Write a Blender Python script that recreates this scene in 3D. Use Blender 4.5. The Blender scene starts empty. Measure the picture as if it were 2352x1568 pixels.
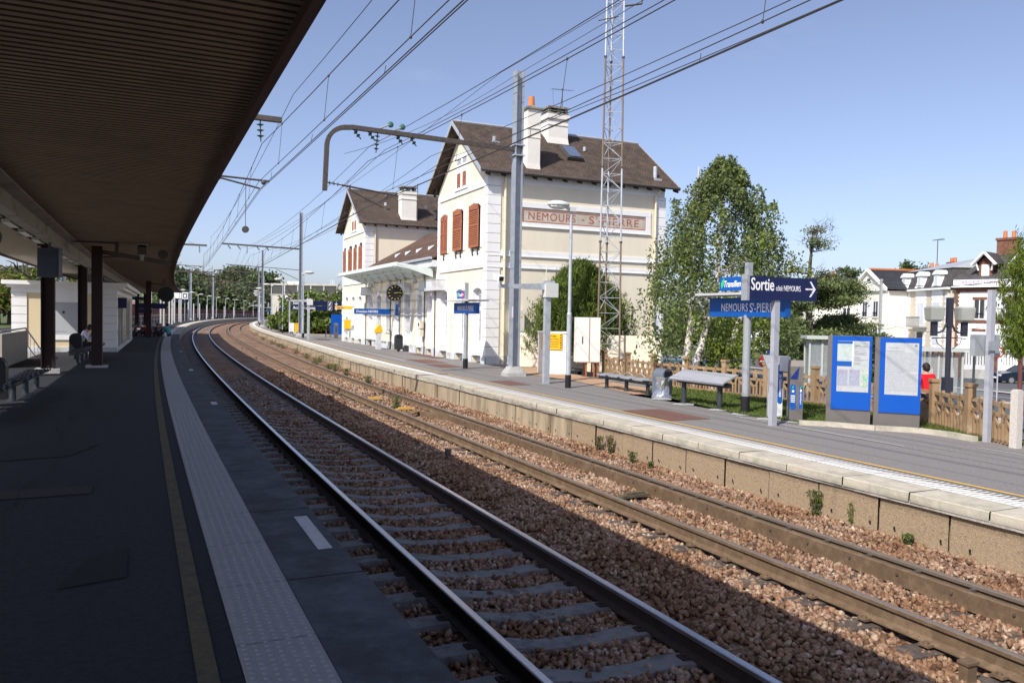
import bpy, bmesh, math, random
import numpy as np
from mathutils import Vector, Matrix
random.seed(7); rng = np.random.default_rng(11)
D = bpy.data
scene = bpy.context.scene
col = scene.collection
R = math.radians

# ---------------------------------------------------------------- camera
CAMZ = 2.45; FP = 1829.3; PITCH = math.atan(56.4/1829.3); ROLL = .018
cam = D.cameras.new('camera'); cam.lens = 28; cam.sensor_width = 36
cam.clip_start = .05; cam.clip_end = 3000
camo = D.objects.new('camera', cam); col.objects.link(camo); scene.camera = camo
camo.matrix_world = Matrix.Translation((0, 0, CAMZ)) @ Matrix.Rotation(math.pi/2-PITCH, 4, 'X') @ Matrix.Rotation(ROLL, 4, 'Z')

# ---------------------------------------------------------------- light
SUN_AZ = R(214.5); SUN_EL = R(45)
w = D.worlds.new("World"); scene.world = w; w.use_nodes = True
nt = w.node_tree; nt.nodes.clear()
sky = nt.nodes.new('ShaderNodeTexSky'); sky.sky_type = 'NISHITA'; sky.sun_disc = False
sky.sun_elevation = SUN_EL; sky.sun_rotation = SUN_AZ; sky.air_density = .8; sky.dust_density = 1.4; sky.ozone_density = 4.5
bg = nt.nodes.new('ShaderNodeBackground'); bg.inputs['Strength'].default_value = .125
out = nt.nodes.new('ShaderNodeOutputWorld')
wb = nt.nodes.new('ShaderNodeMix'); wb.data_type = 'RGBA'; wb.blend_type = 'MULTIPLY'; wb.inputs[0].default_value = 1; wb.inputs[7].default_value = (1.10, .99, 1.03, 1)
nt.links.new(sky.outputs[0], wb.inputs[6])
# a few very thin clouds
tcw = nt.nodes.new('ShaderNodeTexCoord'); mpw = nt.nodes.new('ShaderNodeMapping'); mpw.inputs['Scale'].default_value = (3, 3, 14); mpw.inputs['Rotation'].default_value = (0, .12, .4)
now = nt.nodes.new('ShaderNodeTexNoise'); now.inputs['Scale'].default_value = 1.6; now.inputs['Detail'].default_value = 7; now.inputs['Roughness'].default_value = .6
rpw = nt.nodes.new('ShaderNodeValToRGB'); rpw.color_ramp.elements[0].position = .6; rpw.color_ramp.elements[1].position = .85; rpw.color_ramp.elements[1].color = (.07, .07, .07, 1)
cl = nt.nodes.new('ShaderNodeMix'); cl.data_type = 'RGBA'; cl.inputs[7].default_value = (6.5, 6.6, 6.9, 1)
nt.links.new(tcw.outputs['Generated'], mpw.inputs[0]); nt.links.new(mpw.outputs[0], now.inputs['Vector']); nt.links.new(now.outputs['Fac'], rpw.inputs[0]); nt.links.new(rpw.outputs[0], cl.inputs[0])
hs = nt.nodes.new('ShaderNodeHueSaturation'); hs.inputs['Saturation'].default_value = .84; hs.inputs['Value'].default_value = 1.0; nt.links.new(wb.outputs[2], hs.inputs['Color']); nt.links.new(hs.outputs[0], cl.inputs[6]); nt.links.new(cl.outputs[2], bg.inputs[0]); nt.links.new(bg.outputs[0], out.inputs[0])
sl = D.lights.new('sun', 'SUN'); sl.energy = 4.2; sl.angle = R(.5); sl.color = (1, .95, .87)
so = D.objects.new('sun', sl); col.objects.link(so)
sdir = Vector((math.sin(SUN_AZ)*math.cos(SUN_EL), math.cos(SUN_AZ)*math.cos(SUN_EL), math.sin(SUN_EL)))
so.rotation_euler = sdir.to_track_quat('Z', 'Y').to_euler(); so.location = (-30, -40, 60)
scene.view_settings.view_transform = 'Standard'; scene.view_settings.look = 'None'
scene.view_settings.gamma = 1; scene.view_settings.exposure = .48
scene.cycles.max_bounces = 6; scene.cycles.diffuse_bounces = 3

# ---------------------------------------------------------------- helpers
def at(px, py, z):
    """the point of height z seen at pixel (px,py) of the 2352x1568 photograph (used to measure the place)"""
    x = px-1176; y = 784-py
    c, s = math.cos(ROLL), math.sin(ROLL)
    xr = c*x-s*y; yr = s*x+c*y
    d = Vector((xr, FP*math.cos(PITCH)+yr*math.sin(PITCH), -FP*math.sin(PITCH)+yr*math.cos(PITCH)))
    t = (z-CAMZ)/d.z
    return Vector((d.x*t, d.y*t, z))
def atY(px, py, Y):
    x = px-1176; y = 784-py
    c, s = math.cos(ROLL), math.sin(ROLL)
    xr = c*x-s*y; yr = s*x+c*y
    d = Vector((xr, FP*math.cos(PITCH)+yr*math.sin(PITCH), -FP*math.sin(PITCH)+yr*math.cos(PITCH)))
    t = Y/d.y
    return Vector((d.x*t, Y, CAMZ+d.z*t))

# the curve of the line: s = metres along it, off = metres to the right of the near platform's edge
_S0 = -60.; _DS = .5; _pts = []
def _heading(s): 
    s2 = max(s, 0)
    return R(25.2-.042*s2-.00007*s2*s2)
_x, _y = -.21, 3.82
_fw = []; s = 0.
while s < 420:
    _fw.append((_x, _y)); a = _heading(s); _x -= math.sin(a)*_DS; _y += math.cos(a)*_DS; s += _DS
_bk = []; _x, _y = -.21, 3.82; s = 0.
while s > _S0:
    a = _heading(s); _x += math.sin(a)*_DS; _y -= math.cos(a)*_DS; s -= _DS; _bk.append((_x, _y))
_pts = _bk[::-1]+_fw
def CU(s, off=0, z=0):
    f = (s-_S0)/_DS; i = int(max(0, min(len(_pts)-2, math.floor(f)))); t = f-i
    x = _pts[i][0]*(1-t)+_pts[i+1][0]*t; y = _pts[i][1]*(1-t)+_pts[i+1][1]*t
    a = _heading(s)
    return Vector((x+off*math.cos(a), y+off*math.sin(a), z))
def sst(a, b, x):
    t = max(0, min(1, (x-a)/(b-a))); return t*t*(3-2*t)
def w2(s): return .35*sst(25, 65, s)      # track 2 spreads a little
def wp(s): return .75*sst(25, 65, s)      # platform 2 too

MATS = {}
def newmat(name):
    m = D.materials.new(name); m.use_nodes = True; MATS[name] = m
    n = m.node_tree.nodes; b = n['Principled BSDF']
    return m, n, m.node_tree.links, b
def M(name, c, rough=.7, var=.12, scale=3., bump=0., metal=0., spec=.3, c2=None, detail=6, bscale=None, alpha=None, trans=0., streak=False, thr=None):
    """plain procedural material: base colour varied by two noises, optional second colour in patches and bump"""
    if name in MATS: return MATS[name]
    m, n, L, b = newmat(name)
    b.inputs['Roughness'].default_value = rough; b.inputs['Metallic'].default_value = metal
    b.inputs['Specular IOR Level'].default_value = spec
    tc = n.new('ShaderNodeTexCoord'); mp = n.new('ShaderNodeMapping')
    L.new(tc.outputs['Object'], mp.inputs[0])
    if streak: mp.inputs['Scale'].default_value = (1, 1, .15)
    no = n.new('ShaderNodeTexNoise'); no.inputs['Scale'].default_value = scale; no.inputs['Detail'].default_value = detail
    no.inputs['Roughness'].default_value = .65
    L.new(mp.outputs[0], no.inputs['Vector'])
    rp = n.new('ShaderNodeValToRGB'); L.new(no.outputs['Fac'], rp.inputs[0])
    c = tuple(c)
    lo = tuple(max(0, v*(1-var)) for v in c); hi = tuple(min(1, v*(1+var)) for v in c)
    e = rp.color_ramp.elements; e[0].position = .3; e[1].position = .7
    e[0].color = (*lo, 1); e[1].color = (*hi, 1)
    o = rp.outputs[0]
    if c2 is not None:
        n2 = n.new('ShaderNodeTexNoise'); n2.inputs['Scale'].default_value = scale*.37; n2.inputs['Detail'].default_value = 8
        n2.inputs['Roughness'].default_value = .7
        L.new(mp.outputs[0], n2.inputs['Vector'])
        r2 = n.new('ShaderNodeValToRGB'); t = thr or (.5, .62); r2.color_ramp.elements[0].position = t[0]; r2.color_ramp.elements[1].position = t[1]
        L.new(n2.outputs['Fac'], r2.inputs[0])
        mx = n.new('ShaderNodeMix'); mx.data_type = 'RGBA'; L.new(r2.outputs[0], mx.inputs[0]); L.new(o, mx.inputs[6]); mx.inputs[7].default_value = (*c2, 1)
        o = mx.outputs[2]
    L.new(o, b.inputs['Base Color'])
    if bump:
        n3 = n.new('ShaderNodeTexNoise'); n3.inputs['Scale'].default_value = bscale or scale*8; n3.inputs['Detail'].default_value = 5
        L.new(mp.outputs[0], n3.inputs['Vector'])
        bp = n.new('ShaderNodeBump'); bp.inputs['Strength'].default_value = bump; bp.inputs['Distance'].default_value = .02
        L.new(n3.outputs['Fac'], bp.inputs['Height']); L.new(bp.outputs[0], b.inputs['Normal'])
    if trans:
        b.inputs['Transmission Weight'].default_value = trans
    if alpha is not None: b.inputs['Alpha'].default_value = alpha
    return m

class MB:
    """collects faces and links them as ONE mesh object"""
    def __init__(s): s.v = []; s.f = []; s.mi = []; s.cur = 0; s.mats = []
    def m(s, mat):
        if mat not in s.mats: s.mats.append(mat)
        s.cur = s.mats.index(mat); return s
    def face(s, pts):
        i = len(s.v); s.v += [tuple(p) for p in pts]; s.f.append(tuple(range(i, i+len(pts)))); s.mi.append(s.cur)
    def raw(s, vs, fs):
        i = len(s.v); s.v += [tuple(p) for p in vs]; s.f += [tuple(k+i for k in f) for f in fs]; s.mi += [s.cur]*len(fs)
    def box(s, x0, y0, z0, x1, y1, z1, bev=0):
        if x0 > x1: x0, x1 = x1, x0
        if y0 > y1: y0, y1 = y1, y0
        if z0 > z1: z0, z1 = z1, z0
        vs = [(x, y, z) for z in (z0, z1) for y in (y0, y1) for x in (x0, x1)]
        s.raw(vs, [(0, 2, 3, 1), (4, 5, 7, 6), (0, 1, 5, 4), (2, 6, 7, 3), (0, 4, 6, 2), (1, 3, 7, 5)]); return s
    def obox(s, c, sx, sy, sz, rz=0, M4=None):
        """box centred at c, turned by rz about z (or by a matrix)"""
        M4 = M4 or Matrix.Rotation(rz, 4, 'Z'); c = Vector(c)
        vs = [c+M4 @ Vector((x*sx/2, y*sy/2, z*sz/2)) for z in (-1, 1) for y in (-1, 1) for x in (-1, 1)]
        s.raw(vs, [(0, 2, 3, 1), (4, 5, 7, 6), (0, 1, 5, 4), (2, 6, 7, 3), (0, 4, 6, 2), (1, 3, 7, 5)]); return s
    def beam(s, p, q, wd, ht=None, up=(0, 0, 1)):
        """square bar between two points"""
        ht = ht or wd; p = Vector(p); q = Vector(q); d = (q-p)
        if d.length < 1e-6: return s
        dn = d.normalized(); u = Vector(up)
        if abs(dn.dot(u)) > .98: u = Vector((1, 0, 0))
        a = dn.cross(u).normalized(); b = a.cross(dn).normalized()
        vs = [k+a*x*wd/2+b*y*ht/2 for k in (p, q) for x, y in ((-1, -1), (1, -1), (1, 1), (-1, 1))]
        s.raw(vs, [(3, 2, 1, 0), (4, 5, 6, 7), (0, 1, 5, 4), (1, 2, 6, 5), (2, 3, 7, 6), (3, 0, 4, 7)]); return s
    def tube(s, pts, r, n=8, cap=True):
        """round tube along points; r a number or one per point"""
        pts = [Vector(p) for p in pts]; k = len(pts)
        rs = r if isinstance(r, (list, tuple)) else [r]*k
        base = len(s.v); prev = None
        for i, p in enumerate(pts):
            d = (pts[min(i+1, k-1)]-pts[max(i-1, 0)])
            d = d.normalized() if d.length > 1e-9 else Vector((0, 0, 1))
            if prev is None:
                u = Vector((0, 0, 1)) if abs(d.z) < .95 else Vector((1, 0, 0))
                a = d.cross(u).normalized()
            else:
                a = (prev-d*prev.dot(d)); a = a.normalized() if a.length > 1e-6 else d.orthogonal().normalized()
            prev = a; b = d.cross(a)
            for j in range(n):
                t = 2*math.pi*j/n; s.v.append(tuple(p+a*math.cos(t)*rs[i]+b*math.sin(t)*rs[i]))
        for i in range(k-1):
            for j in range(n):
                q = (j+1) % n; s.f.append((base+i*n+j, base+i*n+q, base+(i+1)*n+q, base+(i+1)*n+j)); s.mi.append(s.cur)
        if cap:
            s.f.append(tuple(base+j for j in range(n))[::-1]); s.mi.append(s.cur)
            s.f.append(tuple(base+(k-1)*n+j for j in range(n))); s.mi.append(s.cur)
        return s
    def cyl(s, p, r, h, n=16, r2=None): return s.tube([p, Vector(p)+Vector((0, 0, h))], [r, r if r2 is None else r2], n)
    def prism(s, pts, vec):
        """closed polygon (3-D points) swept by vec"""
        pts = [Vector(p) for p in pts]; vec = Vector(vec); n = len(pts); i = len(s.v)
        s.v += [tuple(p) for p in pts]+[tuple(p+vec) for p in pts]
        s.f.append(tuple(range(i, i+n))[::-1]); s.f.append(tuple(range(i+n, i+2*n)))
        for j in range(n): s.f.append((i+j, i+(j+1) % n, i+n+(j+1) % n, i+n+j))
        s.mi += [s.cur]*(n+2); return s
    def ring(s, outer, inner, vec):
        """closed band between two outlines with the same number of points, swept by vec"""
        n = len(outer); i = len(s.v); vec = Vector(vec)
        o = [Vector(p) for p in outer]; q = [Vector(p) for p in inner]
        s.v += [tuple(p) for p in o]+[tuple(p) for p in q]+[tuple(p+vec) for p in o]+[tuple(p+vec) for p in q]
        for j in range(n):
            k = (j+1) % n
            for f in ((j, k, n+k, n+j), (2*n+j, 3*n+j, 3*n+k, 2*n+k), (j, 2*n+j, 2*n+k, k), (n+j, n+k, 3*n+k, 3*n+j)):
                s.f.append(tuple(i+a for a in f)); s.mi.append(s.cur)
        return s
    def ell(s, c, rx, ry, rz, n=12, m=8):
        c = Vector(c); i = len(s.v)
        for a in range(m+1):
            t = math.pi*a/m
            for b in range(n):
                u = 2*math.pi*b/n; s.v.append((c.x+rx*math.sin(t)*math.cos(u), c.y+ry*math.sin(t)*math.sin(u), c.z+rz*math.cos(t)))
        for a in range(m):
            for b in range(n):
                q = (b+1) % n; s.f.append((i+a*n+b, i+(a+1)*n+b, i+(a+1)*n+q, i+a*n+q)); s.mi.append(s.cur)
        return s
    def strip(s, prof, s0, s1, ds, closed=False, offf=None):
        """profile of (off,z) swept along the line from s0 to s1"""
        n = max(1, int(round((s1-s0)/ds))); k = len(prof); i = len(s.v)
        for a in range(n+1):
            t = s0+(s1-s0)*a/n; e = offf(t) if offf else 0
            for o, z in prof: s.v.append(tuple(CU(t, o+e, z)))
        for a in range(n):
            for j in range(k if closed else k-1):
                q = (j+1) % k; s.f.append((i+a*k+j, i+a*k+q, i+(a+1)*k+q, i+(a+1)*k+j)); s.mi.append(s.cur)
        if closed:
            s.f.append(tuple(i+j for j in range(k))); s.f.append(tuple(i+n*k+j for j in range(k))[::-1]); s.mi += [s.cur]*2
        return s
    def build(s, name, mat=None, parent=None, smooth=False, fix=True):
        me = D.meshes.new(name); me.from_pydata(s.v, [], s.f)
        ms = s.mats or [mat]
        for x in ms: me.materials.append(x)
        if s.mats: me.polygons.foreach_set('material_index', s.mi)
        if fix:
            bm = bmesh.new(); bm.from_mesh(me); bmesh.ops.recalc_face_normals(bm, faces=bm.faces); bm.to_mesh(me); bm.free()
        if smooth: me.polygons.foreach_set('use_smooth', [True]*len(me.polygons))
        o = D.objects.new(name, me); col.objects.link(o)
        if parent: o.parent = parent
        return o

def tag(o, label=None, cat=None, group=None, kind=None):
    if label: o['label'] = label
    if cat: o['category'] = cat
    if group: o['group'] = group
    if kind: o['kind'] = kind
    return o
def thing(name, loc, rz=0, label=None, cat=None, group=None):
    o = D.objects.new(name, None); col.objects.link(o); o.location = loc; o.rotation_euler = (0, 0, rz)
    o.empty_display_size = .2
    return tag(o, label, cat, group)
def struct(o): o['kind'] = 'structure'; return o
def dup(root, loc, rz=None, label=None, group=None):
    r = root.copy(); col.objects.link(r); r.location = loc
    if rz is not None: r.rotation_euler = (0, 0, rz)
    if label: r['label'] = label
    if group: r['group'] = group
    for ch in list(root.children):
        c = ch.copy(); col.objects.link(c); c.parent = r
        for g in ch.children:
            d = g.copy(); col.objects.link(d); d.parent = c
    return r
_tc = {}
def text(body, size, org, right, up, mat, parent=None, name='lettering', wid=None, bold=0., ext=.002, sp=1., shear=0.):
    """lettering as a thin raised mesh: org = left end of the base line"""
    cu = D.curves.new('t', 'FONT'); cu.body = body; cu.size = size; cu.offset = bold; cu.extrude = ext; cu.shear = shear; cu.space_character = sp; cu.resolution_u = 3
    ob = D.objects.new('t', cu)
    me = D.meshes.new_from_object(ob)
    D.objects.remove(ob); D.curves.remove(cu)
    xs = [v.co.x for v in me.vertices]
    if not xs: return None
    x0, x1 = min(xs), max(xs); k = 1.
    if wid: k = wid/(x1-x0)
    r = Vector(right).normalized(); u = Vector(up).normalized(); n = r.cross(u)
    org = Vector(org)
    for v in me.vertices: v.co = org+r*((v.co.x-x0)*k)+u*v.co.y+n*v.co.z
    me.materials.clear(); me.materials.append(mat); me.name = name
    o = D.objects.new(name, me); col.objects.link(o)
    if parent: o.parent = parent
    return o
# ---------------------------------------------------------------- materials
asph = M('asphalt_platform', (.20, .188, .18), .9, .28, 60, .35, c2=(.16, .15, .146), bscale=90)
asph_road = M('asphalt_road', (.10, .10, .107), .9, .2, 20, .2)
asph_shade = M('asphalt_shaded', (.024, .026, .031), .92, .3, 60, .3, c2=(.017, .018, .022), thr=(.45, .6), bscale=90)  # near platform's asphalt with the canopy's shade put into its colour
conc = M('concrete_coping', (.46, .42, .34), .85, .15, 6, .25, c2=(.3, .28, .22), thr=(.48, .7))
conc_edge = M('concrete_edge_white', (.62, .59, .52), .85, .18, 9, .3, c2=(.36, .33, .26))
conc_wall = M('exposed_aggregate', (.34, .255, .165), .92, .34, 70, .55, c2=(.23, .17, .11), bscale=80, thr=(.5, .66))
conc_stain = M('old_concrete', (.36, .29, .20), .92, .25, 5, .3, c2=(.20, .155, .10), streak=True)
conc_grey = M('concrete_grey', (.36, .36, .35), .9, .15, 8, .2)
slab_shade = M('platform_slab_shaded', (.09, .098, .11), .85, .28, 7, .25, c2=(.05, .055, .062), thr=(.42, .6))  # edge slabs of platform 1, canopy shade put into the colour
tactile = M('tactile_paving_shaded', (.33, .325, .32), .8, .08, 12, .1)  # near platform's strip, its grey darkened for the canopy's shade
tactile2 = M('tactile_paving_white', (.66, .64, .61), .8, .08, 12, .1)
yellowp = M('yellow_paint', (.62, .38, .09), .8, .15, 20, .1, c2=(.3, .24, .16), thr=(.55, .75))
yellow_dull = M('worn_shaded_yellow_paint', (.12, .095, .055), .9, .2, 20, c2=(.07, .065, .055))  # worn plate, and the near line with shade put into its colour
whitep = M('white_paint_mark', (.55, .55, .55), .8, .1, 12, c2=(.3, .3, .3), thr=(.55, .75))
rust = M('rusty_rail', (.135, .09, .055), .75, .2, 14, .15, spec=.3, c2=(.19, .13, .082), metal=0)
rust_red = M('rust_red', (.30, .12, .06), .85, .25, 12, .2)
railhead = M('polished_rail', (.55, .53, .54), .28, .1, 30, metal=1.)
railhead2 = M('dull_rail_top', (.30, .24, .19), .45, .15, 30, metal=.6)
rail_dark = M('dark_rail_side', (.05, .035, .028), .8, .25, 14, .15)
sleep_c = M('concrete_sleeper', (.22, .215, .205), .9, .15, 9, .3, c2=(.13, .12, .115))
sleep_w = M('wooden_sleeper', (.085, .068, .058), .9, .3, 9, .4, c2=(.15, .12, .10))
galv = M('galvanised_steel', (.47, .50, .53), .5, .16, 7, .05, metal=.35, spec=.4)
galv_d = M('dark_steel', (.10, .085, .075), .6, .25, 9, .1, metal=.3)
steel_grey = M('grey_paint_steel', (.34, .36, .38), .5, .1, 6, metal=.2)
blackp = M('black_paint', (.015, .015, .017), .5, .2, 5)
wire_m = M('wire_dark', (.075, .07, .068), .5, .1, 5, metal=.4)
insul = M('insulator_green', (.06, .16, .12), .25, .1, 5)
brick_patch = M('red_patch_paving', (.15, .078, .062), .9, .25, 25, .2)
cream = M('cream_render', (.77, .70, .55), .88, .04, 1.2, .06, bscale=60, c2=(.66, .60, .48), streak=True, thr=(.5, .85))
cream_d = M('cream_render_side', (.77, .70, .55), .88, .04, 1.2, .06, bscale=60, c2=(.66, .60, .48), streak=True, thr=(.5, .85))
whit = M('white_trim', (.80, .80, .79), .7, .04, 2, .05, c2=(.70, .69, .66), streak=True, thr=(.55, .9))
plinth_m = M('plinth_grey_white', (.56, .58, .60), .85, .12, 3, .1, c2=(.42, .42, .40))
white_door = M('white_door', (.78, .79, .80), .55, .03, 3)
glass_d = M('window_glass', (.05, .055, .06), .08, .2, 2, spec=.6)
glass_g = M('frosted_glass', (.33, .34, .33), .25, .08, 2, spec=.5)
shut_red = M('red_brown_shutter', (.36, .13, .065), .65, .12, 4, c2=(.29, .11, .06))
tile_br = None
blue = M('sign_blue', (.004, .085, .36), .35, .04, 3, spec=.5)
blue2 = M('panel_blue', (.0, .075, .40), .3, .03, 3, spec=.5)
navy = M('navy_sign', (.008, .014, .07), .4, .05, 3, spec=.4)
white_let = M('white_lettering', (.86, .86, .86), .5, .01, 3)
leaf_logo = M('green_logo', (.05, .5, .12), .5, .02, 3)
paper = M('printed_paper', (.44, .46, .47), .35, .05, 9, c2=(.39, .41, .43))
panel_gr = M('bronze_grey_panel', (.17, .155, .145), .45, .08, 4, metal=.3)
yel_box = M('yellow_plastic', (.85, .48, .02), .4, .05, 5)
orange = M('orange_terracotta', (.55, .19, .07), .8, .12, 5)

def tilemat(name, ca, cb, sx=7, sz=9, rough=.9, axis='roof'):
    m, n, L, b = newmat(name)
    b.inputs['Roughness'].default_value = rough; b.inputs['Specular IOR Level'].default_value = .2
    tc = n.new('ShaderNodeTexCoord'); no = n.new('ShaderNodeTexNoise'); no.inputs['Scale'].default_value = 2.2; no.inputs['Detail'].default_value = 10; no.inputs['Roughness'].default_value = .75
    L.new(tc.outputs['Object'], no.inputs['Vector'])
    br = n.new('ShaderNodeTexBrick'); br.inputs['Scale'].default_value = 1; br.inputs['Brick Width'].default_value = 1/sx*1.0; br.inputs['Row Height'].default_value = 1/sz; br.inputs['Mortar Size'].default_value = .012; br.inputs['Mortar Smooth'].default_value = .3
    br.inputs['Color1'].default_value = (*ca, 1); br.inputs['Color2'].default_value = (*cb, 1); br.inputs['Mortar'].default_value = (*[v*.45 for v in ca], 1)
    sep = n.new('ShaderNodeSeparateXYZ'); cmb = n.new('ShaderNodeCombineXYZ'); L.new(tc.outputs['Object'], sep.inputs[0])
    if axis == 'roof':      # courses follow height, joints run along x
        mu = n.new('ShaderNodeMath'); mu.operation = 'MULTIPLY'; mu.inputs[1].default_value = 1.6; L.new(sep.outputs[2], mu.inputs[0])
        L.new(sep.outputs[0], cmb.inputs[0]); L.new(mu.outputs[0], cmb.inputs[1])
    else:
        ad = n.new('ShaderNodeMath'); ad.operation = 'ADD'; L.new(sep.outputs[0], ad.inputs[0]); L.new(sep.outputs[1], ad.inputs[1])
        L.new(ad.outputs[0], cmb.inputs[0]); L.new(sep.outputs[2], cmb.inputs[1])
    L.new(cmb.outputs[0], br.inputs['Vector'])
    rp = n.new('ShaderNodeValToRGB'); rp.color_ramp.elements[0].position = .32; rp.color_ramp.elements[1].position = .72
    rp.color_ramp.elements[0].color = (.55, .55, .55, 1); rp.color_ramp.elements[1].color = (1.45, 1.4, 1.35, 1)
    L.new(no.outputs['Fac'], rp.inputs[0])
    mx = n.new('ShaderNodeMix'); mx.data_type = 'RGBA'; mx.blend_type = 'MULTIPLY'; mx.inputs[0].default_value = 1
    L.new(br.outputs['Color'], mx.inputs[6]); L.new(rp.outputs[0], mx.inputs[7]); L.new(mx.outputs[2], b.inputs['Base Color'])
    bp = n.new('ShaderNodeBump'); bp.inputs['Strength'].default_value = .6; bp.inputs['Distance'].default_value = .02
    L.new(br.outputs['Fac'], bp.inputs['Height']); bp.invert = True; L.new(bp.outputs[0], b.inputs['Normal'])
    return m
tile_br = tilemat('brown_roof_tiles', (.105, .078, .062), (.078, .062, .053))
tile_rd = tilemat('reddish_roof_tiles', (.145, .09, .07), (.105, .072, .058))
slate = tilemat('slate_tiles', (.05, .052, .062), (.035, .038, .05), 5, 6, .6)
slate2 = tilemat('slate_tiles_grey', (.095, .09, .088), (.07, .068, .068), 5, 6, .6)
brickm = tilemat('brick_masonry', (.27, .13, .085), (.19, .10, .07), 4.5, 13, .9, 'wall')

def stonemat(name, isl=True, scale=1.):
    """pinkish porphyry ballast"""
    m, n, L, b = newmat(name)
    b.inputs['Roughness'].default_value = .85; b.inputs['Specular IOR Level'].default_value = .25
    rp = n.new('ShaderNodeValToRGB'); rp.color_ramp.interpolation = 'LINEAR'
    e = rp.color_ramp.elements
    cs = [(.0, (.12, .075, .052)), (.2, (.22, .14, .098)), (.42, (.31, .20, .14)), (.6, (.37, .25, .18)), (.78, (.34, .26, .195)), (.93, (.44, .35, .28)), (1., (.58, .50, .43))]
    e[0].position, e[0].color = cs[0][0], (*cs[0][1], 1); e[1].position, e[1].color = cs[-1][0], (*cs[-1][1], 1)
    for p, c in cs[1:-1]: k = e.new(p); k.color = (*c, 1)
    tc = n.new('ShaderNodeTexCoord')
    no = n.new('ShaderNodeTexNoise'); no.inputs['Scale'].default_value = 45; no.inputs['Detail'].default_value = 4
    L.new(tc.outputs['Object'], no.inputs['Vector'])
    if isl:
        g = n.new('ShaderNodeNewGeometry'); L.new(g.outputs['Random Per Island'], rp.inputs[0])
    else:
        vo = n.new('ShaderNodeTexVoronoi'); vo.inputs['Scale'].default_value = 17*scale; L.new(tc.outputs['Object'], vo.inputs['Vector'])
        sp = n.new('ShaderNodeSeparateColor'); L.new(vo.outputs['Color'], sp.inputs[0]); L.new(sp.outputs[0], rp.inputs[0])
        bp = n.new('ShaderNodeBump'); bp.inputs['Strength'].default_value = 1.; bp.inputs['Distance'].default_value = .06; bp.invert = True
        L.new(vo.outputs['Distance'], bp.inputs['Height']); L.new(bp.outputs[0], b.inputs['Normal'])
    r2 = n.new('ShaderNodeValToRGB'); r2.color_ramp.elements[0].position = .3; r2.color_ramp.elements[1].position = .75
    r2.color_ramp.elements[0].color = (.68, .64, .6, 1); r2.color_ramp.elements[1].color = (1.25, 1.2, 1.15, 1)
    L.new(no.outputs['Fac'], r2.inputs[0])
    # broad patches of brown dirt beside the running rails
    n4 = n.new('ShaderNodeTexNoise'); n4.inputs['Scale'].default_value = .9; n4.inputs['Detail'].default_value = 4; L.new(tc.outputs['Object'], n4.inputs['Vector'])
    r4 = n.new('ShaderNodeValToRGB'); r4.color_ramp.elements[0].position = .4; r4.color_ramp.elements[1].position = .65
    r4.color_ramp.elements[0].color = (.72, .62, .52, 1); r4.color_ramp.elements[1].color = (1, 1, 1, 1); L.new(n4.outputs['Fac'], r4.inputs[0])
    mx = n.new('ShaderNodeMix'); mx.data_type = 'RGBA'; mx.blend_type = 'MULTIPLY'; mx.inputs[0].default_value = 1
    L.new(rp.outputs[0], mx.inputs[6]); L.new(r2.outputs[0], mx.inputs[7])
    m2 = n.new('ShaderNodeMix'); m2.data_type = 'RGBA'; m2.blend_type = 'MULTIPLY'; m2.inputs[0].default_value = 1
    L.new(mx.outputs[2], m2.inputs[6]); L.new(r4.outputs[0], m2.inputs[7]); L.new(m2.outputs[2], b.inputs['Base Color'])
    return m
stone_i = stonemat('ballast_stones'); stone_v = stonemat('ballast_bed', False)

def leafmat(name, ca, cb, tr=.35):
    m, n, L, b = newmat(name)
    b.inputs['Roughness'].default_value = .6; b.inputs['Specular IOR Level'].default_value = .25
    g = n.new('ShaderNodeNewGeometry'); rp = n.new('ShaderNodeValToRGB')
    rp.color_ramp.elements[0].color = (*ca, 1); rp.color_ramp.elements[1].color = (*cb, 1)
    L.new(g.outputs['Random Per Island'], rp.inputs[0]); L.new(rp.outputs[0], b.inputs['Base Color'])
    t = n.new('ShaderNodeBsdfTranslucent'); L.new(rp.outputs[0], t.inputs[0]); mx = n.new('ShaderNodeMixShader'); mx.inputs[0].default_value = tr
    o = n['Material Output']; L.new(b.outputs[0], mx.inputs[1]); L.new(t.outputs[0], mx.inputs[2]); L.new(mx.outputs[0], o.inputs[0])
    return m
lf_birch = leafmat('birch_leaves', (.08, .12, .04), (.25, .29, .12), .42)
lf_birch2 = leafmat('birch_leaves_bright', (.13, .19, .03), (.30, .35, .08), .42)
lf_thuja = leafmat('thuja_leaves', (.06, .10, .012), (.19, .24, .03), .3)
lf_pine = leafmat('pine_needles', (.06, .10, .035), (.22, .25, .09), .25)
lf_wood = leafmat('wood_leaves', (.06, .095, .04), (.15, .18, .08), .3)
lf_wood2 = leafmat('autumn_leaves', (.10, .08, .03), (.20, .15, .05), .25)
lf_lime = leafmat('lime_leaves', (.10, .17, .02), (.24, .32, .06))
lf_dark = leafmat('dark_leaves', (.04, .07, .022), (.11, .15, .045), .3)
grassm = leafmat('grass_blades', (.06, .10, .02), (.17, .22, .05))
weedm = leafmat('weed_leaves', (.07, .10, .03), (.16, .2, .06))
drym = leafmat('dry_stems', (.14, .10, .06), (.25, .19, .11))
bark_b = M('birch_bark', (.62, .57, .53), .85, .1, 6, .3, c2=(.10, .08, .07), thr=(.55, .62))
bark_d = M('dark_bark', (.10, .08, .065), .9, .25, 8, .4)
grass_g = M('grass_ground', (.07, .10, .03), .95, .3, 12, .5, c2=(.15, .13, .07))
gravel_o = M('orange_gravel', (.42, .27, .17), .95, .2, 25, .4, c2=(.33, .22, .14))
earth = M('earth', (.24, .19, .13), .95, .25, 8, .4, c2=(.10, .12, .05))

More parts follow.
